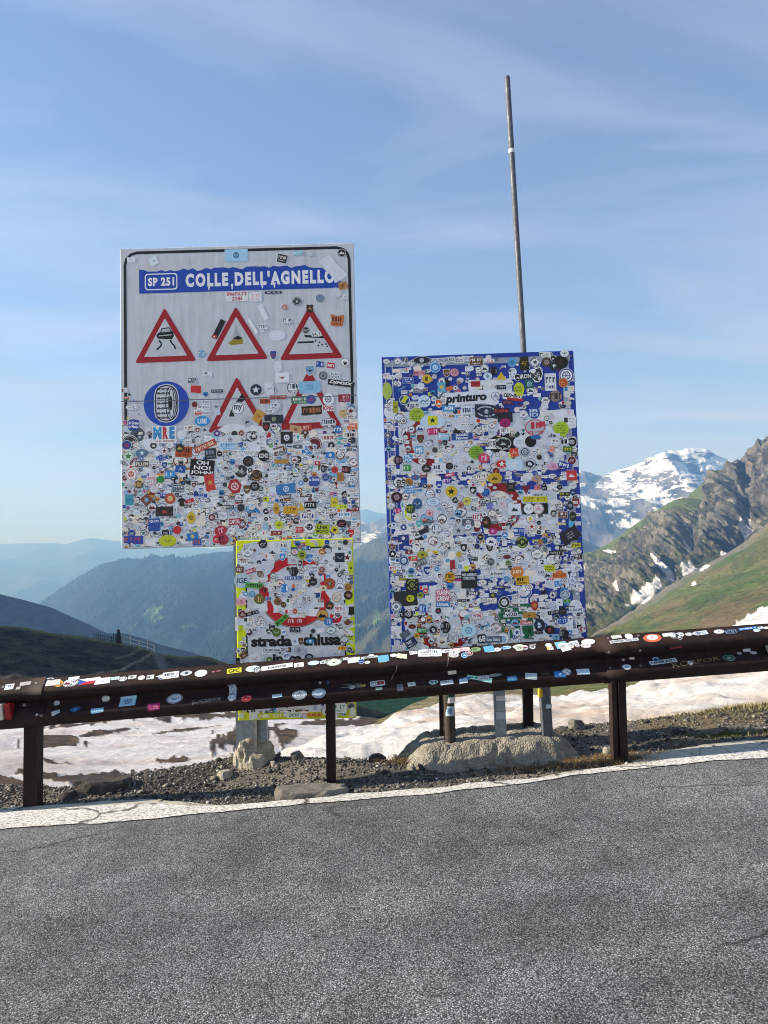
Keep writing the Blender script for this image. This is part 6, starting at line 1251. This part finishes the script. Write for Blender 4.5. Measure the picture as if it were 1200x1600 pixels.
post_between(B, 'round_post', (846, 855), 1000, 1139, 18, M['pole'], 5.47, tube=True, zfoot=foot_z(855, 1139, 5.47))
post_between(B, 'channel_post', (777, 783), 1000, 1141, 17, M['galv'], 5.46, .05, zfoot=foot_z(783, 1141, 5.46))
post_between(B, 'dark_post', (824, 826), 1000, 1126, 15, M['rust'], 5.68, .05, zfoot=foot_z(826, 1126, 5.68))
post_between(B, 'dark_post', (688, 690), 1000, 1133, 6, M['rust'], 5.62, .04, zfoot=foot_z(690, 1133, 5.62))
# bands and stickers round the posts
def band(px_, py0, py1, wpx, Y, c, name='sticker', a0=-2.5, a1=-.6, art=None):
    r_ = wpx * Y / FPX / 2 + .0015; q0, q1 = P(px_, py1, Y), P(px_, py0, Y); vs, fs = [], []
    for k, t in enumerate(np.linspace(a0, a1, 13)):
        for q in (q0, q1): vs.append(B.local(q + np.array([math.cos(t) * r_, math.sin(t) * r_, 0])))
    fs = [(2 * k, 2 * k + 2, 2 * k + 3, 2 * k + 1) for k in range(12)]
    return mesh_obj(name, vs, fs, M['print'], B.root, np.repeat(np.array(c)[None], len(vs), 0))
band(702, 1078, 1097, 18, 5.47, WH, a0=-3.1, a1=0); band(702, 1079, 1088, 18.6, 5.47, lin('#1c4c44'), a0=-2.6, a1=-.5); band(702, 1102, 1117, 18, 5.47, lin('#b8ccd8'), a0=-2.3, a1=-.8); band(702, 1105, 1113, 18.5, 5.47, lin('#5c80a0'), a0=-1.95, a1=-1.2)
band(854, 1099, 1105, 18, 5.47, lin('#c8d4d8'), a0=-2.6, a1=-.7); band(849, 1075, 1088, 18.2, 5.47, lin('#d8b828'), a0=-2.9, a1=-1.9); band(850, 1080, 1085, 18.6, 5.47, lin('#c03828'), a0=-2.7, a1=-2.1)
for (py0, py1, c_) in ((1087, 1095, '#d0d4d8'), (1096, 1111, '#8c98a0'), (1113, 1124, '#a8b4bc')):
    q0, q1 = P(774.7, py1, 5.452), P(788.2, py0, 5.452); vs = [B.local(P(x_, y_, 5.452)) for x_, y_ in ((775.5, py1), (790.3, py1), (789.3, py0), (774.8, py0))]
    mesh_obj('sticker', vs, [(0, 1, 2, 3)], M['print'], B.root, np.repeat(np.array(lin(c_))[None], 4, 0))

# ---- tall snow pole behind the right board
a_, b_ = P(792.5, 122, 5.46), P(818, 546, 5.46); d_ = (a_ - b_) / np.linalg.norm(a_ - b_)
foot = b_ - d_ * ((b_[2] - (plinth_z(1.15, 5.46) - .02)) / d_[2])
root = empty('snow_pole', Matrix.Translation(Vector(foot))); tag(root, 'tall thin grey steel pole rising behind the blue sticker board', 'pole')
rp_ = 9 * 5.46 / FPX / 2; bm = bmesh.new(); bm_tube(bm, (0, 0, 0), a_ - foot, rp_ * 1.02, rp_ * .98, 20); bm_obj('shaft', bm, M['pole'], root, False)
q0, q1 = P(799, 239.5, 5.46), P(798.6, 233.5, 5.46); t0 = (q0 - foot).dot(d_); t1 = (q1 - foot).dot(d_)
bm = bmesh.new(); bm_tube(bm, d_ * t0, d_ * t1, rp_ + .002, n=20); bm_obj('white_band', bm, mat_plain('white_tape', lin((214, 214, 212)), .5), root)
bm = bmesh.new(); bm_tube(bm, a_ - foot - d_ * .004, a_ - foot + d_ * .012, rp_ * 1.06, rp_ * .8, 20); bm_obj('cap', bm, M['pole'], root)
# ================================================================== GUARD RAIL
R0, R1 = P(0, 1066, 5.06), P(1200, 977, 5.25); RD = (R1 - R0) / np.linalg.norm(R1 - R0); RN = np.cross(RD, (0, 0, 1.0)); RN /= np.linalg.norm(RN)
if RN[1] > 0: RN = -RN                                                    # towards the viewer
RU = np.cross(RN, RD); RU = RU if RU[2] > 0 else -RU
ctrl = [(-.012, .318), (.004, .312), (.066, .262), (.080, .250), (.083, .238), (.083, .226), (.078, .214), (.016, .176), (.006, .166), (.004, .152), (.010, .140), (.074, .100), (.082, .088), (.083, .076), (.083, .064), (.078, .052), (.012, .008), (-.004, .004)]
PRF = np.array(ctrl); SEG = np.linalg.norm(np.diff(PRF, axis=0), axis=1); SL = np.concatenate([[0], np.cumsum(SEG)])
Rmid = (R0 + R1) / 2; gz = float(road_z(Rmid[0], Rmid[1])); RORG = np.array([Rmid[0], Rmid[1], gz])
rail = empty('guard_rail', Matrix.Translation(Vector(RORG))); tag(rail, 'rust-brown corrugated steel guard rail dotted with stickers along the road edge', 'guard rail')
TOPOFF = R0 - RU * .312 - RN * .004                                         # so that the upper lip runs through the measured line
def rail_pt(t, s, n=0.0):
    """t metres along, s arc length down the corrugation, n off the surface"""
    t, s = np.asarray(t, float), np.asarray(s, float)
    a_ = np.interp(s, SL, PRF[:, 0]); b_ = np.interp(s, SL, PRF[:, 1])
    a2 = np.interp(s + .004, SL, PRF[:, 0]) - np.interp(s - .004, SL, PRF[:, 0]); b2 = np.interp(s + .004, SL, PRF[:, 1]) - np.interp(s - .004, SL, PRF[:, 1])
    ln = np.hypot(a2, b2) + 1e-9; na, nb_ = -b2 / ln, a2 / ln                # outward (viewer side) normal in profile space
    a_ = a_ + na * n; b_ = b_ + nb_ * n
    return TOPOFF + RD * t[..., None] + RN * a_[..., None] + RU * b_[..., None]
def rail_hit(px, py):
    d = FW + RI * ((px - 600) / FPX) + UPV * ((800 - py) / FPX); best = None
    for k in range(len(PRF) - 1):
        n_ = RN * (PRF[k, 1] - PRF[k + 1, 1]) + RU * (PRF[k + 1, 0] - PRF[k, 0]); p0 = TOPOFF + RN * PRF[k, 0] + RU * PRF[k, 1]
        if abs(d.dot(n_)) < 1e-9: continue
        tt = (p0 - CAM).dot(n_) / d.dot(n_); q = CAM + d * tt - TOPOFF; e_ = np.array([q.dot(RN), q.dot(RU)]) - PRF[k]; f = e_.dot(PRF[k + 1] - PRF[k]) / SEG[k] ** 2
        if -.02 <= f <= 1.02 and tt > 0 and (best is None or tt < best[0]): best = (tt, q.dot(RD), SL[k] + f * SEG[k])
    return (best[1], best[2]) if best else None
TL = np.linalg.norm(R1 - R0)
t_at = lambda px: np.linalg.norm(P(px, np.interp(px, [0, 1200], [1066, 977]), 5.06 + .19 * px / 1200) - R0) * (1 if px >= 0 else -1)
def beam_seg(t0, t1, off):
    nS_ = 40; T_, S_ = np.meshgrid(np.linspace(t0, t1, nS_), SL); F_ = rail_pt(T_, S_, off) - RORG; B_ = rail_pt(T_, S_, off - .004) - RORG; m_ = len(SL)
    i = np.arange(m_ * nS_).reshape(m_, nS_); f = grid_faces(m_, nS_); fb = f[:, ::-1] + m_ * nS_; ed = []
    for row in (0, -1): ed += [(i[row, k], i[row, k + 1], i[row, k + 1] + m_ * nS_, i[row, k] + m_ * nS_) for k in range(nS_ - 1)]
    for col in (0, -1): ed += [(i[k, col], i[k + 1, col], i[k + 1, col] + m_ * nS_, i[k, col] + m_ * nS_) for k in range(m_ - 1)]
    o = np_mesh('rail_beam', np.concatenate([F_.reshape(-1, 3), B_.reshape(-1, 3)]), np.concatenate([f, fb, np.array(ed)]), M['rust'], rail, None, False)
    return o
tj, tl_ = t_at(941), t_at(72)
beam_seg(-4.5, tl_, .0045); beam_seg(tl_ - .30, tj, 0.0); beam_seg(tj - .012, TL + 4.5, .0055)
def rpost(px, pyb, w, wide=.055, gap=None):
    t_ = t_at(px); b_ = TOPOFF + RD * t_ - RN * .012; z = float(verge_h(np.array(b_[0]), np.array(b_[1]))) - .05
    top_ = (TOPOFF + RD * t_ + RU * .29)[2]; bm = bmesh.new(); x_, y_ = b_[0] - RORG[0], b_[1] - RORG[1]; h_ = w / 2; z0, z1 = z - RORG[2], top_ - RORG[2]
    for (x0, x1, y0, y1) in (((-h_, -h_ + .006, 0, .09), (h_ - .006, h_, 0, .09), (-h_ + .006, h_ - .006, 0, .006)) if gap is None else ((-h_, -h_ + gap, .02, .1), (h_ - gap * 1.35, h_, 0, .09), (-h_ + gap * .6, h_ - gap * 1.35, .075, .083))):
        bm_box(bm, (x_ + x0, y_ + y0, z0), (x_ + x1, y_ + y1, z1))
    return bm_obj('post', bm, M['rust'], rail)
rpost(43, 1258, .092); rpost(511, 1222, .060); rpost(962.5, 1178, .092, gap=.034)
# bolts
def bolt(px, py, r=.013, h=.008, mat='bolt'):
    q = rail_hit(px, py)
    if q is None: return
    p0, p1 = rail_pt(*q) - RORG, rail_pt(q[0], q[1], h) - RORG; bm = bmesh.new(); bm_tube(bm, p0 - (p1 - p0) * .4, p1, r, r * .7, 12); bm_obj('bolt', bm, M[mat], rail)
for (x_, y_) in ((5, 1074), (57, 1068), (35, 1104), (58, 1117), (8, 1143), (60, 1138), (950, 998), (997, 994), (951, 1019), (1000, 1016), (953, 1045), (1001, 1041), (956, 1065), (1005, 1062)): bolt(x_, y_, .012, .007)
def plate(px, py, w, h):
    q = rail_hit(px, py); V_ = [rail_pt(q[0] + a_ * w / 2, SL[8:11].mean() + b_ * h / 2, .012 + c_) - RORG for c_ in (-.01, 0) for a_, b_ in ((-1, -1), (1, -1), (1, 1), (-1, 1))]
    mesh_obj('washer_plate', V_, [(0, 1, 5, 4), (1, 2, 6, 5), (2, 3, 7, 6), (3, 0, 4, 7), (4, 5, 6, 7)], M['rust'], rail); bolt2 = rail_pt(q[0], SL[9], .013) - RORG
    bm = bmesh.new(); bm_tube(bm, bolt2, bolt2 + RN * .012, .013, .010, 6); bm_obj('bolt', bm, M['bolt'], rail)
plate(40, 1103, .09, .045); plate(500, 1062, .09, .045); plate(972, 1029, .09, .045)
# reflectors
def reflector(px, py, flip, red):
    q = rail_hit(px, py); t0 = q[0]; o_ = empty('reflector', Matrix.Identity(4)); bpy.data.objects.remove(o_, do_unlink=True)
    for k, (dt, c_, m_) in enumerate(((0, (205, 200, 184), 'white'), (.052, (150, 28, 26), 'red'))):
        if m_ == 'red' and not red: continue
        bm = bmesh.new(); a0 = rail_pt(t0 + dt, SL[7] - .012, .0) - RORG; a1 = rail_pt(t0 + dt + .004, SL[11] + .022, .0) - RORG
        w_ = RD * .017; dpt = RN * .085
        vs = [bm.verts.new(tuple(x_)) for x_ in (a0 - w_ - RU * .0, a0 + w_, a0 + w_ + dpt, a0 - w_ * 1.3 + dpt, a1 - w_, a1 + w_, a1 + w_ + dpt * .25, a1 - w_ * 1.3 + dpt * .25)]
        for f in ((0, 1, 2, 3), (7, 6, 5, 4), (0, 4, 5, 1), (1, 5, 6, 2), (2, 6, 7, 3), (3, 7, 4, 0)): bm.faces.new([vs[i] for i in f])
        bmesh.ops.bevel(bm, geom=bm.edges[:], offset=.004, segments=2, affect='EDGES'); bm_obj('reflector', bm, M.setdefault('refl_' + m_, mat_plain('reflector_' + m_, lin(c_), .35, .5, .15, 20)), rail)
reflector(9, 1108, 1, True); reflector(1196, 1012, 1, False)
# stickers on the rail, bent over the corrugation
def subdiv(v, tris, mx=.016):
    for _ in range(6):
        nv = list(map(tuple, v)); out = []; cache = {}; split = False
        def mid(i, j):
            k = (min(i, j), max(i, j))
            if k not in cache: cache[k] = len(nv); nv.append(((nv[i][0] + nv[j][0]) / 2, (nv[i][1] + nv[j][1]) / 2))
            return cache[k]
        long_ = {(min(i, j), max(i, j)) for t in tris for i, j in ((t[0], t[1]), (t[1], t[2]), (t[2], t[0])) if math.hypot(nv[i][0] - nv[j][0], nv[i][1] - nv[j][1]) > mx}
        if not long_: break
        for a_, b_, c_ in tris:
            m_ = [mid(i, j) if (min(i, j), max(i, j)) in long_ else None for i, j in ((a_, b_), (b_, c_), (c_, a_))]
            k = sum(x_ is not None for x_ in m_)
            if k == 0: out.append((a_, b_, c_))
            elif k == 3: out += [(a_, m_[0], m_[2]), (m_[0], b_, m_[1]), (m_[2], m_[1], c_), (m_[0], m_[1], m_[2])]
            elif k == 1:
                if m_[0] is not None: out += [(a_, m_[0], c_), (m_[0], b_, c_)]
                elif m_[1] is not None: out += [(a_, b_, m_[1]), (a_, m_[1], c_)]
                else: out += [(a_, b_, m_[2]), (m_[2], b_, c_)]
            else:
                if m_[0] is None: out += [(m_[2], m_[1], c_), (a_, b_, m_[1]), (a_, m_[1], m_[2])]
                elif m_[1] is None: out += [(a_, m_[0], m_[2]), (m_[0], b_, c_), (m_[0], c_, m_[2])]
                else: out += [(m_[0], b_, m_[1]), (a_, m_[0], m_[1]), (a_, m_[1], c_)]
        v, tris = nv, out
    return np.array(v, float), tris
class RailB:
    px = 5.15 / FPX
    items = []
    def uv(s, px, py):
        q = rail_hit(px, py); return q if q else (t_at(px), .05)
    def stick(s, A, e, u, v, rot=0.0, front=False, size=None):
        lay = []
        for q, f, c in A.placed(0, 0, rot):
            tr = [(g_[0], g_[k], g_[k + 1]) for g_ in f for k in range(1, len(g_) - 1)]; q, tr = subdiv(q, tr); lay.append((q, tr, c))
        s.items.append(1); off = .0009 + (len(s.items) % 5) * .00025
        fr = lambda a_, b_, n: rail_pt(u + a_, v - b_, n + .006 * (u > tj) + .0048 * (u < tl_)) - RORG
        link(bpy.data.objects.new('sticker', art_mesh(lay, 'sticker', fr, off, .00003)), rail)
RBo = RailB()
known(RBo, [
 ('r', 15, 1074, 13, 11, 4, '#d4d8da', '#6c7c88', '#'), ('jag', 40, 1069, 16, 7, 4, '#a8a4a0', '#a8a4a0', ''), ('jag', 29, 1076, 6, 5, 0, '#a8a4a0', '#a8a4a0', ''), ('jag', 83, 1067, 21, 11, 4, '#c0beb8', '#c0beb8', ''), ('or', 112, 1067, 20, 14, 4, '#d4d4d4', '#2c2c2c', '#'), ('r', 160, 1064, 23, 12, 4, '#d8dce0', '#3c78b0', '*'),
 ('rr', 180, 1060, 13, 6, 4, '#b8d4d4', '#78a0a0', '='), ('o', 192, 1061, 13, 9, 4, '#d0d0d0', '#707880', '='), ('jag', 207, 1058, 12, 7, 4, '#c8ccc8', '#485050', '='), ('o', 221, 1059, 11, 9, 4, '#c8c4c0', '#c8c4c0', ''), ('r', 235, 1058, 11, 8, 4, '#d4d4d4', '#20242a', '='), ('tri', 249, 1057, 9, 11, 90, '#d0d4d8', '#d0d4d8', ''), ('r', 267, 1055, 24, 13, 4, '#d4d8dc', '#303840', '#'), ('o', 291, 1052, 18, 10, 4, '#b0b8bc', '#303c48', '*'), ('o', 314, 1052, 19, 14, 4, '#c4ccd4', '#c4ccd4', ''), ('r', 339, 1049, 16, 5, 4, '#382428', '#d08090', '='),
 ('r', 366, 1048, 22, 10, 4, '#d4cc30', '#20221a', 'GFC', .8, .7), ('o', 395, 1045, 22, 12, 4, '#c8dcec', '#2c64a8', '*'), ('r', 433, 1042, 48, 9, 5, '#d4d4d4', '#34343a', 'DAINESE', .6, .5, .2), ('tri', 415, 1044, 5, 5, 180, '#b03038', '#b03038', ''), ('r', 467, 1039, 15, 9, 4, '#d4d4d0', '#30343a', '*'), ('o', 490, 1036, 18, 9, 4, '#b8ccd4', '#b8ccd4', ''), ('r', 505, 1035, 10, 6, 4, '#c8ccd0', '#30343a', '='), ('or', 522, 1035, 23, 14, 4, '#d0d4cc', '#3c7c4c', '*'), ('o', 522, 1035, 13, 8, 4, '#202824', '#b83c3c', '*'), ('jag', 553, 1031, 19, 11, 4, '#c8dce4', '#c8dce4', ''), ('o', 574, 1035, 9, 6, 4, '#c0ccc8', '#304838', '*'), ('r', 577, 1027, 26, 4, 2, '#b8bcc0', '#48505c', '='),
 ('r', 599, 1029, 17, 13, 3, '#6cb4d8', '#d8d8a8', ''), ('r', 598, 1032, 12, 7, 3, '#d4d4a8', '#2848a0', '*'), ('o', 615, 1024, 11, 7, 4, '#c8d0d8', '#c8d0d8', ''), ('jag', 628, 1025, 16, 9, -14, '#d0d4b8', '#b04034', '*'), ('r', 646, 1020, 12, 7, 3, '#d4d8dc', '#8090a0', '='), ('jag', 672, 1020, 36, 16, -6, '#d4d8dc', '#586878', '#'), ('r', 698, 1017, 18, 7, 3, '#d0d4d8', '#485464', '='), ('o', 709, 1018, 12, 9, 4, '#d4d4d8', '#909098', '*'), ('rr', 721, 1015, 26, 8, 4, '#d8b8bc', '#c84858', '*'), ('o', 743, 1015, 17, 9, 4, '#88a878', '#38583c', '='), ('r', 764, 1014, 16, 12, 6, '#68b0d8', '#d8d8a8', ''), ('o', 764, 1014, 8, 8, 6, '#d8d8b0', '#2448a8', '*'), ('o', 777, 1015, 12, 8, 4, '#d8d4dc', '#a04868', '*'), ('o', 791, 1012, 16, 7, 4, '#a8cce8', '#2c68b0', '='),
 ('shirt', 811, 1012, 20, 13, 3, '#c8ccc0', '#70786c', '*'), ('o', 832, 1008, 14, 6, 4, '#3c3c3c', '#b0b0b0', '='), ('hex', 857, 1008, 11, 9, 4, '#d0d8e0', '#d0d8e0', ''), ('r', 877, 1008, 18, 14, 6, '#88c0d8', '#d8d890', ''), ('o', 878, 1008, 8, 9, 6, '#d8dcc0', '#2850a8', '*'), ('r', 897, 1005, 14, 9, 8, '#c0c8cc', '#404c54', '*'), ('or', 919, 1003, 22, 12, 4, '#d8d8dc', '#d8d8dc', 'arc'),
 ('r', 963, 996, 16, 7, 4, '#c8d0c8', '#607068', '#'), ('r', 975, 1002, 46, 6, 3, '#c0c4c8', '#586068', 'SUPPORTERS PG', .9, .7), ('or', 1019, 998, 29, 17, 4, '#d46c4c', '#d46c4c', ''), ('o', 1019, 997, 18, 11, 4, '#d8d4d4', '#c87060', '*'), ('rr', 1043, 993, 17, 7, 4, '#d0d8dc', '#d0d8dc', ''), ('or', 1061, 992, 12, 7, 4, '#d8dce0', '#30507c', '='), ('or', 1076, 992, 12, 7, 4, '#d8dce0', '#60687c', '='), ('r', 1096, 990, 19, 8, 5, '#c8d4d8', '#404c54', '#'), ('or', 1123, 988, 17, 9, 4, '#dce0e4', '#28406c', '*'), ('or', 1142, 988, 22, 11, 4, '#1c2438', '#7c8ca8', '='), ('r', 1168, 983, 30, 5, 3, '#2c74c8', '#c8dcf0', '='), ('o', 1182, 986, 12, 6, 4, '#c8d8e8', '#4878b0', '='), ('o', 1197, 982, 9, 5, 4, '#d0d8dc', '#d0d8dc', ''),
 ('o', 89, 1099, 9, 9, 0, '#b8b8b4', '#b8b8b4', ''), ('jag', 87, 1113, 12, 7, 20, '#b0b0ac', '#b0b0ac', ''), ('o', 118, 1108, 15, 10, 8, '#2c5c8c', '#98c4dc', '*'), ('jag', 152, 1110, 18, 8, 4, '#98c4dc', '#3870a8', '='), ('r', 200, 1096, 24, 20, 3, '#a0c8dc', '#304890', '*'), ('r', 240, 1104, 18, 11, 5, '#b82870', '#ecc4d8', '#'), ('or', 273, 1092, 24, 20, 4, '#c8d0d8', '#28406c', '*'), ('r', 322, 1095, 44, 9, 4, '#2a1c1c', '#8c8880', 'JUICEBIKE', .98, .8), ('o', 385, 1091, 16, 12, 4, '#b02c34', '#d8b0b0', '='),
 ('r', 364, 1081, 11, 34, 3, '#b8c0cc', '#202a4c', 'B|A|T|E|R', .6, .96), ('r', 433, 1087, 15, 6, 4, '#a8c0cc', '#385868', '='), ('or', 468, 1085, 22, 16, 4, '#d8dadc', '#1c2024', '*'), ('or', 498, 1082, 21, 17, 4, '#c0d0dc', '#485c74', 'arc'), ('o', 510, 1067, 8, 7, 0, '#4878b0', '#a0bcd8', ''), ('rr', 590, 1068, 23, 12, 4, '#d0d4d8', '#383c44', '#'), ('r', 595, 1067, 10, 7, 4, '#b0303c', '#e0d0d0', '*'), ('r', 592, 1076, 10, 4, 4, '#88b4a0', '#507864', '='), ('jag', 625, 1074, 9, 11, 0, '#787880', '#202024', '*'), ('r', 643, 1069, 12, 8, 4, '#c4ccc8', '#404c48', '*'), ('o', 677, 1066, 15, 9, 4, '#b0ccc8', '#305c50', '='), ('r', 698, 1066, 20, 8, 4, '#c8ccd4', '#384458', '='), ('r', 724, 1064, 13, 8, 4, '#c0d0d4', '#4c8c58', '*'), ('r', 749, 1060, 39, 9, -18, '#a8dcc8', '#58a088', '='), ('o', 773, 1055, 22, 6, 4, '#a0a4a4', '#404850', '='), ('r', 800, 1060, 15, 8, 4, '#4890c0', '#d8e4ec', '*'),
 ('r', 830, 1056, 18, 12, -10, '#b0bcc0', '#b0bcc0', ''), ('jag', 852, 1053, 14, 5, 0, '#3c3c34', '#807c58', ''), ('r', 875, 1053, 18, 11, -4, '#3080c0', '#d8e4ec', '*'), ('r', 911, 1049, 20, 11, -3, '#b8d0dc', '#8cacc0', ''), ('o', 979, 1043, 14, 10, 4, '#d0d8e0', '#3868a8', '*'), ('r', 1036, 1035, 44, 9, 5, '#c0ccd0', '#10141c', 'UNIRAID', .88, .66), ('or', 1139, 1029, 20, 14, 0, '#2c5844', '#88b09c', '*'), ('o', 1155, 1022, 8, 6, 0, '#b0b4b4', '#b0b4b4', ''), ('o', 1177, 1021, 11, 8, 0, '#b8b4b0', '#b8b4b0', ''), ('r', 1056, 1011, 20, 4, 4, '#3c1c1c', '#b04040', 'postal', .9, .8), ('r', 28, 1135, .5, .5, 0, '#888888', '#888888', ''),
])
A = Art(); p_ = RBo.px; A.rect(25 * p_, 12 * p_, WH, 0, 0); A.rect(25 * p_, 6 * p_, lin('#c03440'), 0, -3 * p_); A.poly([(-12.5 * p_, -6 * p_), (-1 * p_, 0), (-12.5 * p_, 6 * p_)], lin('#2c58a0')); u, v = RBo.uv(136, 1065); RBo.stick(A, (12 * p_, 6 * p_), u, v, math.radians(4))
for k in range(46):
    x_ = random.uniform(60, 1195); A, e_ = rand_art(random.uniform(8, 15) * p_); u, v = RBo.uv(x_, np.interp(x_, [0, 1200], [1066, 977]) + (random.uniform(2, 12) if k < 34 else random.uniform(34, 52))); RBo.stick(A, e_, u, v, math.radians(random.uniform(-4, 12)))
# scratched lettering and scrawls
A = Art(); A.text('KORPOR 3', 92 * RBo.px, 8 * RBo.px, lin('#8c8050'), 0, 0, bold=-.012, shear=.1); u, v = RBo.uv(1080, 1035); RBo.stick(A, (46 * RBo.px, 4 * RBo.px), u + 0.06, v, math.radians(5))
for (x0, y0, dx_, dy_) in ((620, 1040, -9, 34), (700, 1022, -4, 24)):
    A = Art(); A.line([(0, 0), (dx_ * .2 * RBo.px, -dy_ * .4 * RBo.px), (dx_ * RBo.px, -dy_ * RBo.px)], 1.3 * RBo.px, lin('#8c8478')); u, v = RBo.uv(x0, y0); RBo.stick(A, (.01, .05), u, v)
A = Art()
for k in range(7): A.line([(random.uniform(-18, 18) * RBo.px, random.uniform(-7, 7) * RBo.px) for _ in range(4)], .8 * RBo.px, lin('#7c8c78'))
u, v = RBo.uv(549, 1072); RBo.stick(A, (.08, .04), u, v)

# ================================================================== HAZE over the whole scene
bm = bmesh.new(); bm_box(bm, (-11400, -11400, -700), (11400, 11400, 560))
t = bpy.data.materials.new('valley_haze'); t.use_nodes = True; n_, l_ = t.node_tree.nodes, t.node_tree.links; n_.clear()
out = n_.new('ShaderNodeOutputMaterial'); pv = n_.new('ShaderNodeVolumePrincipled'); l_.new(pv.outputs[0], out.inputs['Volume'])
pv.inputs['Color'].default_value = (0.22, 0.48, 1.0, 1); pv.inputs['Absorption Color'].default_value = (0.55, 0.55, 0.55, 1); pv.inputs['Density'].default_value = 2.9e-4; pv.inputs['Anisotropy'].default_value = 0.2
hz = bm_obj('haze', bm, t); tag(hz, 'thin blue summer haze hanging over the valleys', 'haze', kind='stuff')
